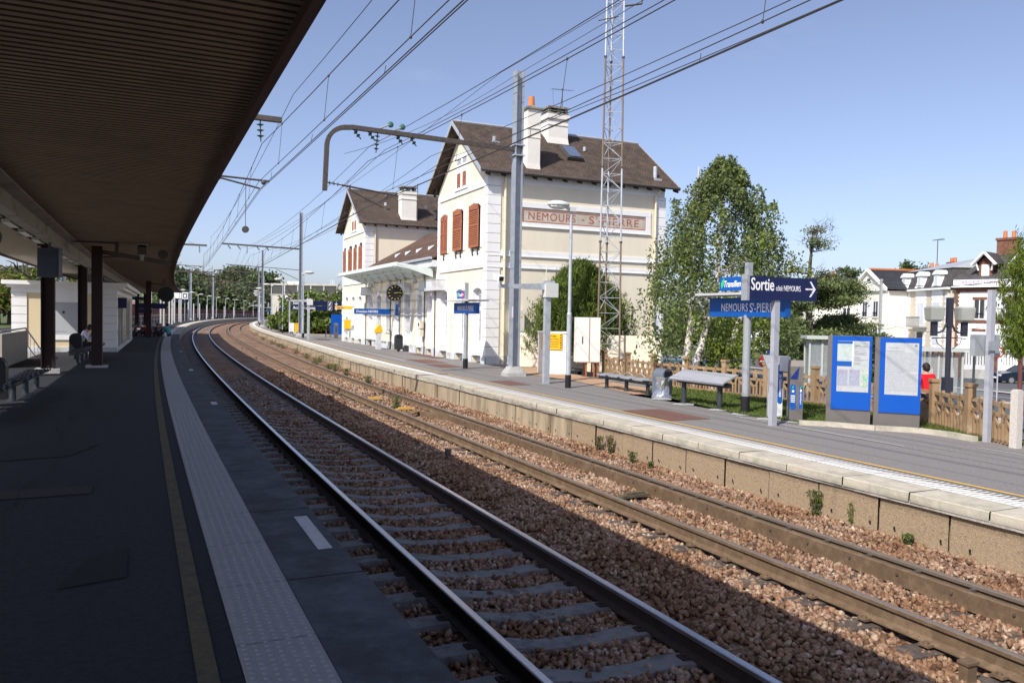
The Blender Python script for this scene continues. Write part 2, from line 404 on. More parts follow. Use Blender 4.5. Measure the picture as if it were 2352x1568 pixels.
# ---------------------------------------------------------------- terrain
def terr(off, s):
    """height of the ground behind platform 2: level with it, then falling away to the town"""
    far = sst(48, 70, s)
    o0 = 13.2*(1-far)+34*far
    d = max(0, off-o0)
    h = .36-.15*min(d, 6)-.036*max(0, d-6)
    return max(h, -2.3)
mb = MB().m(grass_g)
ss = [-60, -30, -20, -12, -6, -2, 2, 6, 10, 14, 18, 22, 26, 32, 40, 48, 54, 60, 66, 72, 80, 95, 120, 150, 200, 260, 330, 400]
offs = [7.6, 10, 12, 13.2, 14, 15, 16, 18, 19.2, 22, 26, 30, 34, 37, 40, 48, 60, 75, 95, 130, 200, 320, 600, 1200]
P0 = CU(0); ax = Vector((math.cos(R(23)), math.sin(R(23)), 0)); ay = Vector((-math.sin(R(23)), math.cos(R(23)), 0))
base = len(mb.v)
def gp(s_, o_): 
    return CU(s_, o_+(wp(s_) if o_ < 20 else 0), terr(o_, s_))
for s_ in ss:
    for o_ in offs: mb.v.append(tuple(gp(s_, o_)))
k = len(offs)
for i in range(len(ss)-1):
    for j in range(k-1): mb.f.append((i*k+j, i*k+j+1, (i+1)*k+j+1, (i+1)*k+j)); mb.mi.append(0)
ter = struct(mb.build('ground'))
# left-hand ground (behind platform 1) and everything farther out, one big sheet lower down
mb = MB().m(earth); mb.face([(-1500, -400, -2.6), (1500, -400, -2.6), (1500, 2200, -2.6), (-1500, 2200, -2.6)]); struct(mb.build('land'))
mb = MB().m(grass_g); mb.strip([(-200, .3), (-60, .45), (-14.5, .5)], -60, 400, 10); struct(mb.build('field'))

# ---------------------------------------------------------------- platform 1
def tactile_mb(o0, o1, z, s0, s1, mat, rows, pitch):
    mb = MB().m(mat); mb.strip([(o0, z-.1), (o0, z), (o1, z), (o1, z-.1)], s0, s1, .98)
    return mb
Z1 = .67; Z2 = .44
mb = MB().m(asph_shade); mb.strip([(-14.5, Z1-.35), (-14.5, Z1-.012), (-.96, Z1-.004), (-.96, Z1-.35)], -40, 330, 1.); p1 = struct(mb.build('platform'))
mb = MB().m(slab_shade)
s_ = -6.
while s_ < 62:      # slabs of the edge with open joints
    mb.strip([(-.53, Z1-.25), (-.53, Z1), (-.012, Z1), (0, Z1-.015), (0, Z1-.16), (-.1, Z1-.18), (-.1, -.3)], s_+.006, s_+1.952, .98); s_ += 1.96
mb.m(conc); mb.strip([(-.53, Z1-.25), (-.53, Z1), (-.012, Z1), (0, Z1-.015), (0, Z1-.16), (-.1, Z1-.18), (-.1, -.3)], 62, 330, 2)  # same edge past the canopy, sunlight put into the paler colour
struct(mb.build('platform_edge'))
mb = MB().m(tactile)
s_ = -6.
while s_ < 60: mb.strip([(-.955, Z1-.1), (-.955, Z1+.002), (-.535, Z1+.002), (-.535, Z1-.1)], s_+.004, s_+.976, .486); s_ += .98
mb.m(tactile2); mb.strip([(-.955, Z1-.1), (-.955, Z1+.002), (-.535, Z1+.002), (-.535, Z1-.1)], 60, 300, 2)  # strip turns white past the canopy, sunlight put into the colour
# raised studs near the camera
mb.m(tactile)
s_ = -1.
while s_ < 13:
    for r_ in range(7):
        o_ = -.92+r_*.059; sg = s_+(.03 if r_ % 2 else 0); c = CU(sg, o_, Z1+.002)
        q = []; 
        for j in range(8):
            t = j*math.pi/4; q.append(c+Vector((.017*math.cos(t), .017*math.sin(t), 0)))
        q2 = [c+(p-c)*.55+Vector((0, 0, .0055)) for p in q]
        i = len(mb.v); mb.v += [tuple(p) for p in q]+[tuple(p) for p in q2]
        for j in range(8): mb.f.append((i+j, i+(j+1) % 8, i+8+(j+1) % 8, i+8+j)); mb.mi.append(mb.cur)
        mb.f.append(tuple(range(i+8, i+16))); mb.mi.append(mb.cur)
    s_ += .06
struct(mb.build('tactile_strip'))
mb = MB().m(yellow_dull); mb.strip([(-1.17, Z1), (-1.07, Z1)], -6, 56, 1); mb.m(yellowp); mb.strip([(-1.17, Z1), (-1.07, Z1)], 56, 300, 2); struct(mb.build('painted_line'))  # yellow darkened for canopy shade on the near stretch, bright beyond
mb = MB().m(whitep)
for a_, b_ in ((2.45, 3.5), (22, 22.7), (34, 34.6), (12.6, 13.1)): mb.strip([(-.2, Z1+.004), (-.09, Z1+.004)], a_, b_, .3)
struct(mb.build('painted_mark'))
mb = MB().m(M('dark_patch', (.045, .032, .032), .9, .2, 20)); mb.strip([(-2.75, Z1+.001), (-1.85, Z1+.001)], 5.1, 5.5, .2); mb.m(M('dark_repair', (.017, .018, .02), .9, .25, 30)); mb.face([CU(a_, o_, Z1+.001) for a_, o_ in ((7.2, -3.3), (7.9, -3.2), (8.8, -2.5), (8.3, -1.9), (7.4, -2.2))]); mb.face([CU(a_, o_, Z1+.001) for a_, o_ in ((2.2, -1.9), (2.9, -1.75), (3.0, -1.5), (2.3, -1.5))])
t_ = -1.
while t_ < 16: o_ = -2.4+.12*math.sin(t_*1.1)+.05*math.sin(t_*4.3); mb.strip([(o_, Z1+.0012), (o_+.012, Z1+.0012)], t_, t_+.25, .25); t_ += .25
struct(mb.build('paving_patch'))

# ---------------------------------------------------------------- platform 2
mb = MB().m(asph)
ends = {}
def back2(s_):     # how far back the asphalt reaches
    if s_ < 14.5: return 12.3 if s_ < 5.2 else (11.9 if s_ < 6.5 else 11.9-(s_-6.5)*.45 if s_ < 10 else 10.35)
    return 12.6 if s_ < 25 else 16
seq = [-30, -10, 0, 3, 4.4, 5.2, 6.5, 7.5, 8.5, 9.2, 10, 11, 12, 14.4, 15.8, 18, 20, 22, 25, 28, 34, 40, 46, 52, 58, 64, 70, 80, 95, 115, 140, 170, 210, 260, 330]
for i in range(len(seq)-1):
    a_, b_ = seq[i], seq[i+1]
    pa = [CU(a_, 7.42+wp(a_), Z2), CU(a_, 8.6+wp(a_), Z2+.008), CU(a_, back2(a_), Z2)]; pb = [CU(b_, 7.42+wp(b_), Z2), CU(b_, 8.6+wp(b_), Z2+.008), CU(b_, back2(b_), Z2)]
    if a_ >= 60:
        pa[2] = CU(a_, 9.9+wp(a_)*.5, Z2); pb[2] = CU(b_, 9.9+wp(b_)*.5, Z2)
    mb.face([pa[0], pa[1], pb[1], pb[0]]); mb.face([pa[1], pa[2], pb[2], pb[1]])
struct(mb.build('platform', fix=False))
mb = MB().m(conc)
s_ = -12.
k_ = 0
while s_ < 60:      # coping stones, each about a metre, a little uneven
    dz = random.uniform(-.006, .006); do = random.uniform(-.008, .008)
    mb.m(conc); mb.strip([(7.42, Z2-.05), (7.42, Z2), (6.93+do, Z2+dz), (6.92+do, Z2+dz-.012), (6.915+do, Z2-.115), (6.97, Z2-.12)], s_+.006, s_+.99, .492, offf=wp)
    s_ += 1.0
mb.strip([(7.42, Z2-.05), (7.42, Z2), (6.93, Z2), (6.92, Z2-.012), (6.915, Z2-.115), (7.0, Z2-.125)], 60, 330, 2, offf=wp)
cp = struct(mb.build('platform_edge'))
mb = MB()
s_ = -12.3
while s_ < 70:      # wall panels with weep holes
    L_ = random.choice([.98, .98, 1.0, .96]); dd = random.uniform(-.012, .012); 
    mb.m(conc_wall if s_ < 11 else conc_stain)
    mb.strip([(6.975+dd, Z2-.12), (6.968+dd, Z2-.16), (6.962+dd, -.4)], s_+.012, s_+L_-.012, L_/2, offf=wp)
    s_ += L_
mb.m(conc_stain); mb.strip([(7.06, Z2-.12), (7.06, -.4)], -12, 70, 1, offf=wp); mb.strip([(7.0, Z2-.12), (7.0, -.4)], 70, 330, 2, offf=wp)
mb.m(conc_edge); mb.strip([(7.0, Z2-.117), (6.925, Z2-.12), (6.93, Z2-.15), (7.0, Z2-.165)], -12, 70, .5, offf=lambda t: wp(t)+.006*math.sin(t*5))
mb.m(blackp)
s_ = -3.
while s_ < 16:
    for d_ in (.3, .66):
        c = CU(s_+d_, 6.942, -.045+random.uniform(-.012, .012)); a = _heading(s_)
        ring_ = [c+Vector((-math.sin(a)*.016*math.cos(t), math.cos(a)*.016*math.cos(t), .024*math.sin(t))) for t in [j*math.pi/4 for j in range(8)]]
        mb.face(ring_)
    s_ += .985
struct(mb.build('platform_wall', fix=False))
mb = MB().m(tactile2)
s_ = -12.
while s_ < 70:      # ribbed white warning strip
    mb.strip([(7.425, Z2+.002), (7.90, Z2+.002)], s_+.0, s_+.985, .985, offf=wp)
    s_ += 1.0
s_ = -4.
while s_ < 22:
    mb.strip([(7.46, Z2+.002), (7.465, Z2+.007), (7.86, Z2+.007), (7.865, Z2+.002)], s_, s_+.035, .035, offf=wp); s_ += .085
mb.strip([(7.425, Z2+.002), (7.90, Z2+.002)], 70, 330, 2, offf=wp)
struct(mb.build('tactile_strip', fix=False))
mb = MB().m(yellowp); mb.strip([(7.96, Z2+.012), (8.03, Z2+.012)], -12, 330, 1, offf=wp); struct(mb.build('painted_line', fix=False))
mb = MB().m(brick_patch)
for (a_, b_, o0, o1) in ((9.4, 11.2, 8.1, 9.1), (17.6, 19.2, 8.3, 9.0), (.2, 1.6, 10.2, 11.2), (25.5, 27.6, 8.9, 9.9), (28.4, 31, 9.1, 10.2), (32, 36, 10.7, 11.3), (57, 60, 9.6, 10.6)): mb.strip([(o0, Z2+.013), (o1, Z2+.013)], a_, b_, .5, offf=lambda t: 0)
struct(mb.build('paving_patch', fix=False))
mb = MB().m(whitep)
mb.strip([(8.75, Z2+.014), (8.8, Z2+.014)], 30, 62, 1, offf=wp); mb.strip([(9.9, Z2+.014), (9.93, Z2+.014)], 5.5, 9.6, .5); mb.strip([(11., Z2+.014), (11.02, Z2+.014)], 1.5, 5, .5)
struct(mb.build('painted_line', fix=False))
# tar seams and cracks
mb = MB().m(M('tar_seam', (.055, .052, .052), .8, .2, 10))
for o0, a_, b_ in ((9.8, 2, 30), (10.6, -2, 8)):
    prev = None; t = a_
    while t < b_:
        mb.strip([(o0+.03*math.sin(t*1.3)+.02*math.sin(t*3.7), Z2+.0125), (o0+.012+.03*math.sin(t*1.3)+.02*math.sin(t*3.7), Z2+.0125)], t, t+.5, .5); t += .5
struct(mb.build('tar_seam', fix=False))

# ---------------------------------------------------------------- ballast
def bz(o, s=0):
    """height of the ballast across the two tracks"""
    pts = [(-.1, -.12), (.4, -.07), (.9, -.06), (1.7, -.115), (2.5, -.15), (3.1, -.10), (3.6, -.09), (4.2, -.15), (4.9, -.165), (5.87, -.22), (6.3, -.2), (7.1, -.155)]
    e = w2(s) if o > 3 else 0; o = o-e*min(1, (o-3)/1.5) if o > 3 else o
    for (a, za), (b, zb) in zip(pts, pts[1:]):
        if o <= b: return za+(zb-za)*max(0, (o-a))/(b-a)
    return pts[-1][1]
mb = MB().m(stone_v)
prof = [-.15, .2, .6, 1.0, 1.4, 1.9, 2.4, 2.8, 3.2, 3.6, 4.0, 4.5, 5.0, 5.5, 6.0, 6.5, 7.15]
n_ = 0; i0 = 0; sl_ = [x*1.0 for x in range(-30, 330)]
for s_ in sl_:
    for o_ in prof: 
        mb.v.append(tuple(CU(s_, o_+(wp(s_) if o_ > 6.9 else 0), bz(o_, s_)-(.035 if s_ < 32 else -.012))))
k = len(prof)
for i in range(len(sl_)-1):
    for j in range(k-1): mb.f.append((i*k+j, i*k+j+1, (i+1)*k+j+1, (i+1)*k+j)); mb.mi.append(0)
struct(mb.build('ballast_bed'))

# loose stones on it, as far as they can be told apart
def rocks(specs, name):
    ico_v = []; ph = (1+5**.5)/2
    for a, b in ((-1, ph), (1, ph), (-1, -ph), (1, -ph)): ico_v += [(a, b, 0), (0, a, b), (b, 0, a)]
    ico_v = np.array(ico_v)/math.sqrt(1+ph*ph)
    # hull faces of the icosahedron
    fs = []
    for i in range(12):
        for j in range(i+1, 12):
            for l in range(j+1, 12):
                if all(abs(np.linalg.norm(ico_v[p]-ico_v[q])-1.0515) < .01 for p, q in ((i, j), (j, l), (i, l))):
                    nn = np.cross(ico_v[j]-ico_v[i], ico_v[l]-ico_v[i]); fs.append((i, j, l) if nn @ ico_v[i] > 0 else (i, l, j))
    fs = np.array(fs)
    shapes = [ico_v*(1+rng.uniform(-.33, .28, (12, 1)))*np.array([1.25, .9, .72])*rng.uniform(.85, 1.15, 3) for _ in range(14)]
    V = []; F = []; cnt = 0
    for (s0, s1, o0, o1, dens, r0, r1, test) in specs:
        N = int((s1-s0)*(o1-o0)*dens)
        S = rng.uniform(s0, s1, N); O = rng.uniform(o0, o1, N)
        for a, o in zip(S, O):
            if test and not test(a, o): continue
            r = rng.uniform(r0, r1)*(1.35 if rng.random() < .08 else 1)
            c = CU(a, o, bz(o, a)-.012+rng.uniform(-.012, .012))
            th = rng.uniform(0, 6.28, 3); cx, sx = math.cos(th[0]), math.sin(th[0]); cy, sy = math.cos(th[1]), math.sin(th[1])
            Rm = np.array([[cx, -sx, 0], [sx, cx, 0], [0, 0, 1]]) @ np.array([[cy, 0, sy], [0, 1, 0], [-sy, 0, cy]])
            V.append(shapes[int(rng.integers(14))] @ Rm.T*r+np.array(c)); F.append(fs+cnt*12); cnt += 1
    V = np.concatenate(V); F = np.concatenate(F)
    me = D.meshes.new(name); me.vertices.add(len(V)); me.vertices.foreach_set('co', V.ravel().astype(np.float32))
    me.loops.add(len(F)*3); me.loops.foreach_set('vertex_index', F.ravel().astype(np.int32))
    me.polygons.add(len(F)); me.polygons.foreach_set('loop_start', np.arange(0, len(F)*3, 3, dtype=np.int32))
    try: me.polygons.foreach_set('loop_total', np.full(len(F), 3, dtype=np.int32))
    except Exception: pass
    me.update(); me.validate(); me.materials.append(stone_i)
    o = D.objects.new(name, me); col.objects.link(o); return tag(o, kind='stuff'), cnt
SP1 = .6
def in_t1(a, o):    # off the sleepers' tops
    if .42 < o < 2.98 and (a % SP1) < .22: return rng.random() < .07
    return abs(o-.93) > .09 and abs(o-2.45) > .09
def in_t2(a, o):
    if 3.9 < o < 6.35 and (a % SP1) < .2: return rng.random() < (.95 if o < 4.25 or o > 5.95 else .5)
    return abs(o-4.37) > .085 and abs(o-5.87) > .085
_, c1 = rocks([(-1.5, 9, .0, 3.0, 520, .020, .036, in_t1), (-2.5, 9, 3.0, 7.0, 620, .020, .036, in_t2),
       (9, 18, .0, 3.0, 260, .026, .038, in_t1), (9, 18, 3.0, 7.0, 360, .026, .040, in_t2), (18, 34, 2.6, 7.0, 110, .034, .05, in_t2), (18, 34, .1, 2.6, 70, .034, .045, in_t1)], 'ballast')
print('stones', c1)

# ---------------------------------------------------------------- tracks
def railprof(o, zt, tilt=0):
    return [(o-.07, zt-.172), (o+.07, zt-.172), (o+.07, zt-.16), (o+.012, zt-.135), (o+.010, zt-.045), (o+.035, zt-.036), (o+.035, zt-.006), (o+.026, zt), (o-.026, zt), (o-.035, zt-.006), (o-.035, zt-.036), (o-.010, zt-.045), (o-.012, zt-.135), (o-.07, zt-.16)]
def rail(o, zt, s0, s1, mat, head, par, fn, name='rail', wear=0):
    mb = MB().m(mat); pr = railprof(o, zt); mb.strip(pr, s0, s1, 1., True, fn)
    k = len(pr); mb.mats.append(head); hi = len(mb.mats)-1
    for n_ in range((len(mb.f)-2)):
        j = n_ % k
        if j in (6, 7, 8): mb.mi[n_] = hi
        if wear and j in (5,) and wear > 0: mb.mi[n_] = hi
        if wear and j in (9,) and wear < 0: mb.mi[n_] = hi
    return mb.build(name, None, par)
def track(name, label, o0, z0, o1, z1, mat, head, slmat, fn, wood, s_end):
    t = thing(name, (0, 0, 0), 0, label, 'railway track')
    rail(o0, z0, -25, s_end, mat, head, t, fn, wear=1); rail(o1, z1, -25, s_end, mat, head, t, fn, wear=-1)
    c = (o0+o1)/2; sl = math.atan2(z1-z0, o1-o0); zc = (z0+z1)/2-.172
    def one(mb, a_):
        a = _heading(a_); p = CU(a_+.11, c+fn(a_), zc-(.03 if wood else .002)); hl = 1.28 if not wood else 1.12
        Mx = Matrix.Rotation(a, 4, 'Z') @ Matrix.Rotation(-sl, 4, 'Y')
        if wood:
            vs = [(x, y, z) for z in (-.14, 0) for y in (-.115, .115) for x in (-hl, hl)]
            mb.raw([p+Mx @ Vector(v) for v in vs], [(0, 2, 3, 1), (4, 5, 7, 6), (0, 1, 5, 4), (2, 6, 7, 3), (0, 4, 6, 2), (1, 3, 7, 5)])
        else:
            st = [(-hl, -.03), (-.95, .0), (-.5, .0), (-.25, -.035), (.25, -.035), (.5, .0), (.95, .0), (hl, -.03)]
            vs = []
            for x, z in st: vs += [(x, -.14, z-.17), (x, -.105, z), (x, .105, z), (x, .14, z-.17)]
            fs = [(0, 1, 2, 3), (28, 31, 30, 29)]
            for i in range(7):
                for j in range(3): fs.append((i*4+j, i*4+4+j, i*4+5+j, i*4+1+j))
            mb.raw([p+Mx @ Vector(v) for v in vs], fs)
    n0 = -6; 
    for i in range(100):
        a_ = (n0+i)*SP1; mb = MB().m(slmat); one(mb, a_); mb.build('sleeper', None, t)
    mb = MB().m(slmat); a_ = (n0+100)*SP1
    while a_ < 170: one(mb, a_); a_ += SP1
    tag(mb.build('sleeper', None, t), kind='stuff')
    # fastenings close to the camera
    mb = MB().m(rust if wood else rail_dark)
    for i in range(n0, 32):
        for o in (o0, o1):
            zr = (z0 if o == o0 else z1)-.172
            for d in (-.11, .11): 
                p = CU(i*SP1+.11, o+d, zr); mb.cyl(p, .022, .04, 6); mb.obox(p+Vector((0, 0, .012)), .07, .09, .02, _heading(i*SP1))
    tag(mb.build('rail_fastening', None, t), kind='stuff')
    return t
T1 = track('railway_track', 'near railway track with pale concrete sleepers, mostly in the shade of the canopy', .93, .14, 2.45, .04, rail_dark, railhead, sleep_c, lambda s: 0, False, 300)
T2 = track('railway_track', 'far railway track with rusty rails and dark wooden sleepers beside the sunlit platform', 4.37, .06, 5.87, -.04, rust, railhead2, sleep_w, w2, True, 300)
# check rail inside the far rail of track 2, flared at its end
mb = MB().m(rust)
mb.strip([(5.55, -.20), (5.80, -.20), (5.80, -.19), (5.62, -.175), (5.615, -.03), (5.56, -.02), (5.54, -.03), (5.55, -.17)], -20, 15.2, .8, True)
mb.beam(CU(15.2, 5.58, -.11), CU(16.3, 5.1, -.12), .03, .17); mb.beam(CU(16.3, 5.1, -.06), CU(15.9, 4.75, -.08), .12, .03)
tag(mb.build('check_rail', None, T2), 'rusty check rail running inside the far rail')
mb = MB().m(galv_d)
s_ = -10
while s_ < 15: 
    mb.beam(CU(s_, 5.84, -.1), CU(s_, 5.6, -.1), .04, .05); mb.cyl(CU(s_+.02, 5.535, -.09), .013, .02, 6); s_ += .6
mb.build('check_rail_bolt', None, T2)
# track-side bits
for i, (s_, o_, mt) in enumerate(((17.5, 5.1, yellowp), (20.2, 4.95, yellowp), (6.2, 5.15, yellow_dull), (2.2, 5.1, rust_red))):
    mb = MB().m(mt); c = CU(s_, o_, bz(o_)+.05); mb.obox(c, .5, .14, .035, _heading(s_)+.1); mb.obox(c+Vector((0, 0, .035)), .34, .08, .03, _heading(s_)+.1)
    if i < 3: tag(mb.build('track_beacon', None), ('flat yellow plate between the rusty rails, farther from the check rail end', 'flat yellow plate between the rusty rails, closer to the check rail end', 'worn plate half buried in the stones between the rusty rails')[[1, 0, 2][i]], 'plate', 'metal plates between the rails')
for i, (px, py, h_) in enumerate(((1029, 1052, .16), (760, 920, .14), (648, 862, .12), (588, 826, .12), (556, 802, .12), (2222, 1566, .14))):
    c = at(px, py, -.13); mb = MB().m(rust if i else galv_d); mb.obox(c+Vector((0, 0, h_/2)), .1 if i not in (1, 2) else .2, .07, h_, R(24)); mb.obox(c+Vector((0, 0, h_+.008)), .12 if i not in (1, 2) else .23, .09, .02, R(24))
    lab = ['short dark steel stake standing in the ballast, its top just in the sun', 'low dark square box in the ballast on the shadow edge', 'low dark box in the ballast where the sunlit strip narrows', 'small rusty stake in the ballast beside the curve', 'farthest small rusty stake in the ballast of the curve', 'rusty stake at the lower right corner of the picture'][i]
    tag(mb.build('track_marker', None), lab, 'marker post', 'marker posts between the two tracks')
# ---------------------------------------------------------------- station building
BO = Vector((-1.083, 33.276, Z2)); BA = math.atan2(.408, .913)
BX = Vector((.913, .408, 0)); BY = Vector((-.408, .913, 0))
def BL(x, y, z): return BO+BX*x+BY*y+Vector((0, 0, z))
stn = thing('station_building', BO, BA, 'cream station building with white corner stones, brown roofs and its name painted on one end', 'station building')
def arch(y0, y1, z0, z1, rise, x, n=6):
    """opening outline with a segmental head, in the plane x"""
    pts = [(x, y0, z0), (x, y0, z1-rise)]
    for i in range(1, n):
        t = i/n; pts.append((x, y0+(y1-y0)*t, z1-rise+rise*(1-(2*t-1)**2)))
    pts += [(x, y1, z1-rise), (x, y1, z0)]
    return pts
def surround(mb, y0, y1, z0, z1, rise=.12, wd=.2, hood=.22, x=-.035, dep=.30, n=6):
    inn = arch(y0, y1, z0, z1, rise, x, n)
    out = [(x, y0-wd, z0), (x, y0-wd, z1-rise+.02)]
    for i in range(1, n):
        t = i/n; out.append((x, y0-wd+(y1-y0+2*wd)*t, z1-rise+.02+(rise+hood)*(1-abs(2*t-1)**1.6)))
    out += [(x, y1+wd, z1-rise+.02), (x, y1+wd, z0)]
    mb.ring(out, inn, (.06, 0, 0)); 
    mb.ring(inn, [(p[0], p[1]+(.012 if p[1] < (y0+y1)/2 else -.012), p[2]-(.012 if p[2] > z0+.01 else 0)) for p in inn], (dep, 0, 0))
    return inn
def front_wall(mb, ya, yb, z0, z1, ops, x0=0., th=.3):
    """front wall with rectangular openings (y0,y1,z0,z1), all built from abutting blocks"""
    ys = sorted({ya, yb, *[o[0] for o in ops], *[o[1] for o in ops]})
    for a, b in zip(ys, ys[1:]):
        m = (a+b)/2; cuts = sorted([(o[2], o[3]) for o in ops if o[0] < m < o[1]])
        z = z0
        for c0, c1 in cuts:
            if c0 > z: mb.box(x0, a, z, x0+th, b, c0)
            z = c1
        if z < z1: mb.box(x0, a, z, x0+th, b, z1)
def french_door(y0, y1, z0, z1, style='pane'):
    """white double door set back in the wall: frame, leaves, glass"""
    x = .2; mb = MB().m(white_door)
    mb.box(x, y0, z0, x+.06, y0+.09, z1); mb.box(x, y1-.09, z0, x+.06, y1, z1); mb.box(x, y0+.09, z1-.3, x+.06, y1-.09, z1)
    mb.box(x, y0+.09, 2.35, x+.055, y1-.09, 2.43); ym = (y0+y1)/2
    for a, b in ((y0+.09, ym), (ym+.004, y1-.09)):
        mb.box(x+.01, a, z0+.02, x+.05, b, .95); mb.box(x-.003, a+.1, z0+.15, x+.02, b-.1, .8)
        mb.box(x+.01, a, .95, x+.05, a+.11, 2.35); mb.box(x+.01, b-.11, .95, x+.05, b, 2.35); mb.box(x+.01, a+.11, 2.25, x+.05, b-.11, 2.35)
    d = mb.build('door', None, stn)
    g = MB().m(glass_g)
    g.box(x+.025, y0+.1, .95, x+.04, y1-.1, z1-.31); g.build('glass_pane', None, d)
def shutter(y0, y1, z0, z1, x=-.06, leaf2=True, parent=None, arch_=True, open_=0):
    mb = MB().m(shut_red); n = max(8, int((z1-z0)/.085)); leaves = [(y0, (y0+y1)/2-.004), ((y0+y1)/2+.004, y1)] if leaf2 else [(y0, y1)]
    for a, b in leaves:
        mb.box(x, a, z0, x+.035, a+.06, z1-.08); mb.box(x, b-.06, z0, x+.035, b, z1-.08); mb.box(x, a+.06, z0, x+.035, b-.06, z0+.08); mb.box(x, a+.06, (z0+z1)/2-.04, x+.035, b-.06, (z0+z1)/2+.04)
        pts = [(x, a, z1-.3), (x, a, z1-.1), (x, (a+b)/2, z1-.01), (x, b, z1-.1), (x, b, z1-.3)]
        if leaf2: pts = [(x, a, z1-.3), (x, a, z1-(.12 if a == y0 else 0)), (x, b, z1-(.12 if b == y1 else 0)), (x, b, z1-.3)]
        mb.prism(pts, (.035, 0, 0))
        z = z0+.09
        while z < z1-.32:
            if abs(z-(z0+z1)/2) > .05:
                mb.prism([(x+.004, a+.06, z), (x+.03, a+.06, z+.045), (x+.034, a+.06, z+.04), (x+.008, a+.06, z-.005)], (0, b-a-.12, 0))
            z += .075
        mb.box(x+.032, a+.05, z0+.05, x+.036, b-.05, z1-.3)
    return mb.build('shutter', None, parent or stn)

OPH = 3.24
doorsR = [(.50, 1.55), (2.66, 3.70), (4.86, 5.9)]
# right wing: y 0..6.4, left wing 21.3..27.9 (mirrored), centre between
GZ = 10.72; EZ = 8.05
def wing(ya, yb, ops_lo, ops_hi):
    ym = (ya+yb)/2; mb = MB().m(cream)
    front_wall(mb, ya, yb, -.8, 7.95, [(a, b, 0, OPH-.02) for a, b in ops_lo]+[(a, b, 4.95, 6.8) for a, b in ops_hi])
    mb.prism([(0, ya, 7.95), (0, yb, 7.95), (0, ym+.02, GZ-.12), (0, ym-.02, GZ-.12)], (.3, 0, 0))
    mb.prism([(8.45, ya, 7.95), (8.45, yb, 7.95), (8.45, ym+.02, GZ-.12), (8.45, ym-.02, GZ-.12)], (.3, 0, 0))
    mb.m(cream_d); mb.box(.3, ya, -2.6, 8.75, ya+.3, 7.95); mb.box(.3, yb-.3, -2.6, 8.75, yb, 7.95); mb.box(8.45, ya+.3, -2.6, 8.75, yb-.3, 7.95)
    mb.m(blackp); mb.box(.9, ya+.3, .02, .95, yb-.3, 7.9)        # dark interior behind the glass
    return mb.build('wall', None, stn)
hiR = [(.78, 1.78), (2.85, 3.85), (4.98, 5.95)]
wing(0, 6.4, doorsR, hiR)
doorsL = [(22.1, 23.05), (24.15, 25.05), (26.2, 27.1)]
hiL = [(22.05, 22.95), (23.65, 24.45), (25.1, 26.1), (27.05, 27.8)]
wing(21.3, 28.1, doorsL, hiL)
# centre
opsC = [(7.15, 8.0, 0, 3.05), (8.8, 9.7, .0, 3.12), (10.95, 12.1, 0, 3.2), (12.95, 14.25, 0, 3.2), (15.0, 16.0, .9, 3.18), (17.1, 18.2, .9, 3.2), (19.15, 20.3, 0, 3.15)]
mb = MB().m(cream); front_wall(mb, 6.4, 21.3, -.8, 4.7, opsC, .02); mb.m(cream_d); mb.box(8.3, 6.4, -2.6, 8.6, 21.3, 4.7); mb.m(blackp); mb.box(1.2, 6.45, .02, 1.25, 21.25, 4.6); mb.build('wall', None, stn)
# white surrounds, doors and windows
mb = MB().m(whit)
for a, b in doorsR: surround(mb, a, b, .3, OPH, wd=.24, hood=.3)
for a, b in hiR: surround(mb, a, b, 4.95, 6.85, wd=.2, hood=.3)
for a, b in doorsL: surround(mb, a, b, .3, OPH, wd=.24, hood=.3)
for a, b in hiL: surround(mb, a, b, 4.95, 6.85, wd=.18, hood=.3)
for a, b, c, d in opsC: surround(mb, a, b, max(.3, c), d, wd=.2, hood=.26, x=-.015)
mb.build('window_surround', None, stn)
for a, b in doorsR+doorsL: french_door(a, b, .02, OPH-.02)
for i, (a, b, c, d) in enumerate(opsC):
    if c == 0: french_door(a, b, .02, d-.02)
    else:
        m2 = MB().m(white_door); m2.box(.2, a, c, .25, a+.07, d); m2.box(.2, b-.07, c, .25, b, d); m2.box(.2, a, c, .25, b, c+.08); m2.box(.2, (a+b)/2-.04, c, .25, (a+b)/2+.04, d); m2.box(.2, a, 2.35, .25, b, 2.42)
        wdw = m2.build('window', None, stn); g = MB().m(glass_g); g.box(.225, a+.05, c+.05, .235, b-.05, d-.05); g.build('glass_pane', None, wdw)
    if i in (1, 2, 4, 5):       # iron bars in front of the glass
        m2 = MB().m(plinth_m); q = a+.1
        while q < b-.05: m2.tube([(.05, q, 1.15), (.05, q, d-.15)], .011, 5); q += .12
        for z in (1.2, 2., d-.35): m2.box(.04, a, z, .06, b, z+.03)
        m2.build('window_bars', None, stn)
for i, (a, b) in enumerate(hiR):
    if i == 2: shutter(a, b, 4.97, 6.83)
    else: shutter(a+.02, b+.1, 4.97, 6.88, x=-.14, leaf2=False); m2 = MB().m(shut_red); m2.box(-.14, b+.1, 5.0, .0, b+.14, 6.8); m2.build('shutter_edge', None, stn)
for i, (a, b) in enumerate(hiL): shutter(a, b, 5.05, 6.65, x=-.1, leaf2=i not in (2,))
# small iron stays under the sills
mb = MB().m(wire_m)
for y in (1.0, 1.6, 3.1, 3.7, 5.4): mb.box(-.09, y, 4.62, -.02, y+.02, 4.92); mb.box(-.1, y-.12, 4.74, -.08, y+.14, 4.76)
mb.build('shutter_stay', None, stn)
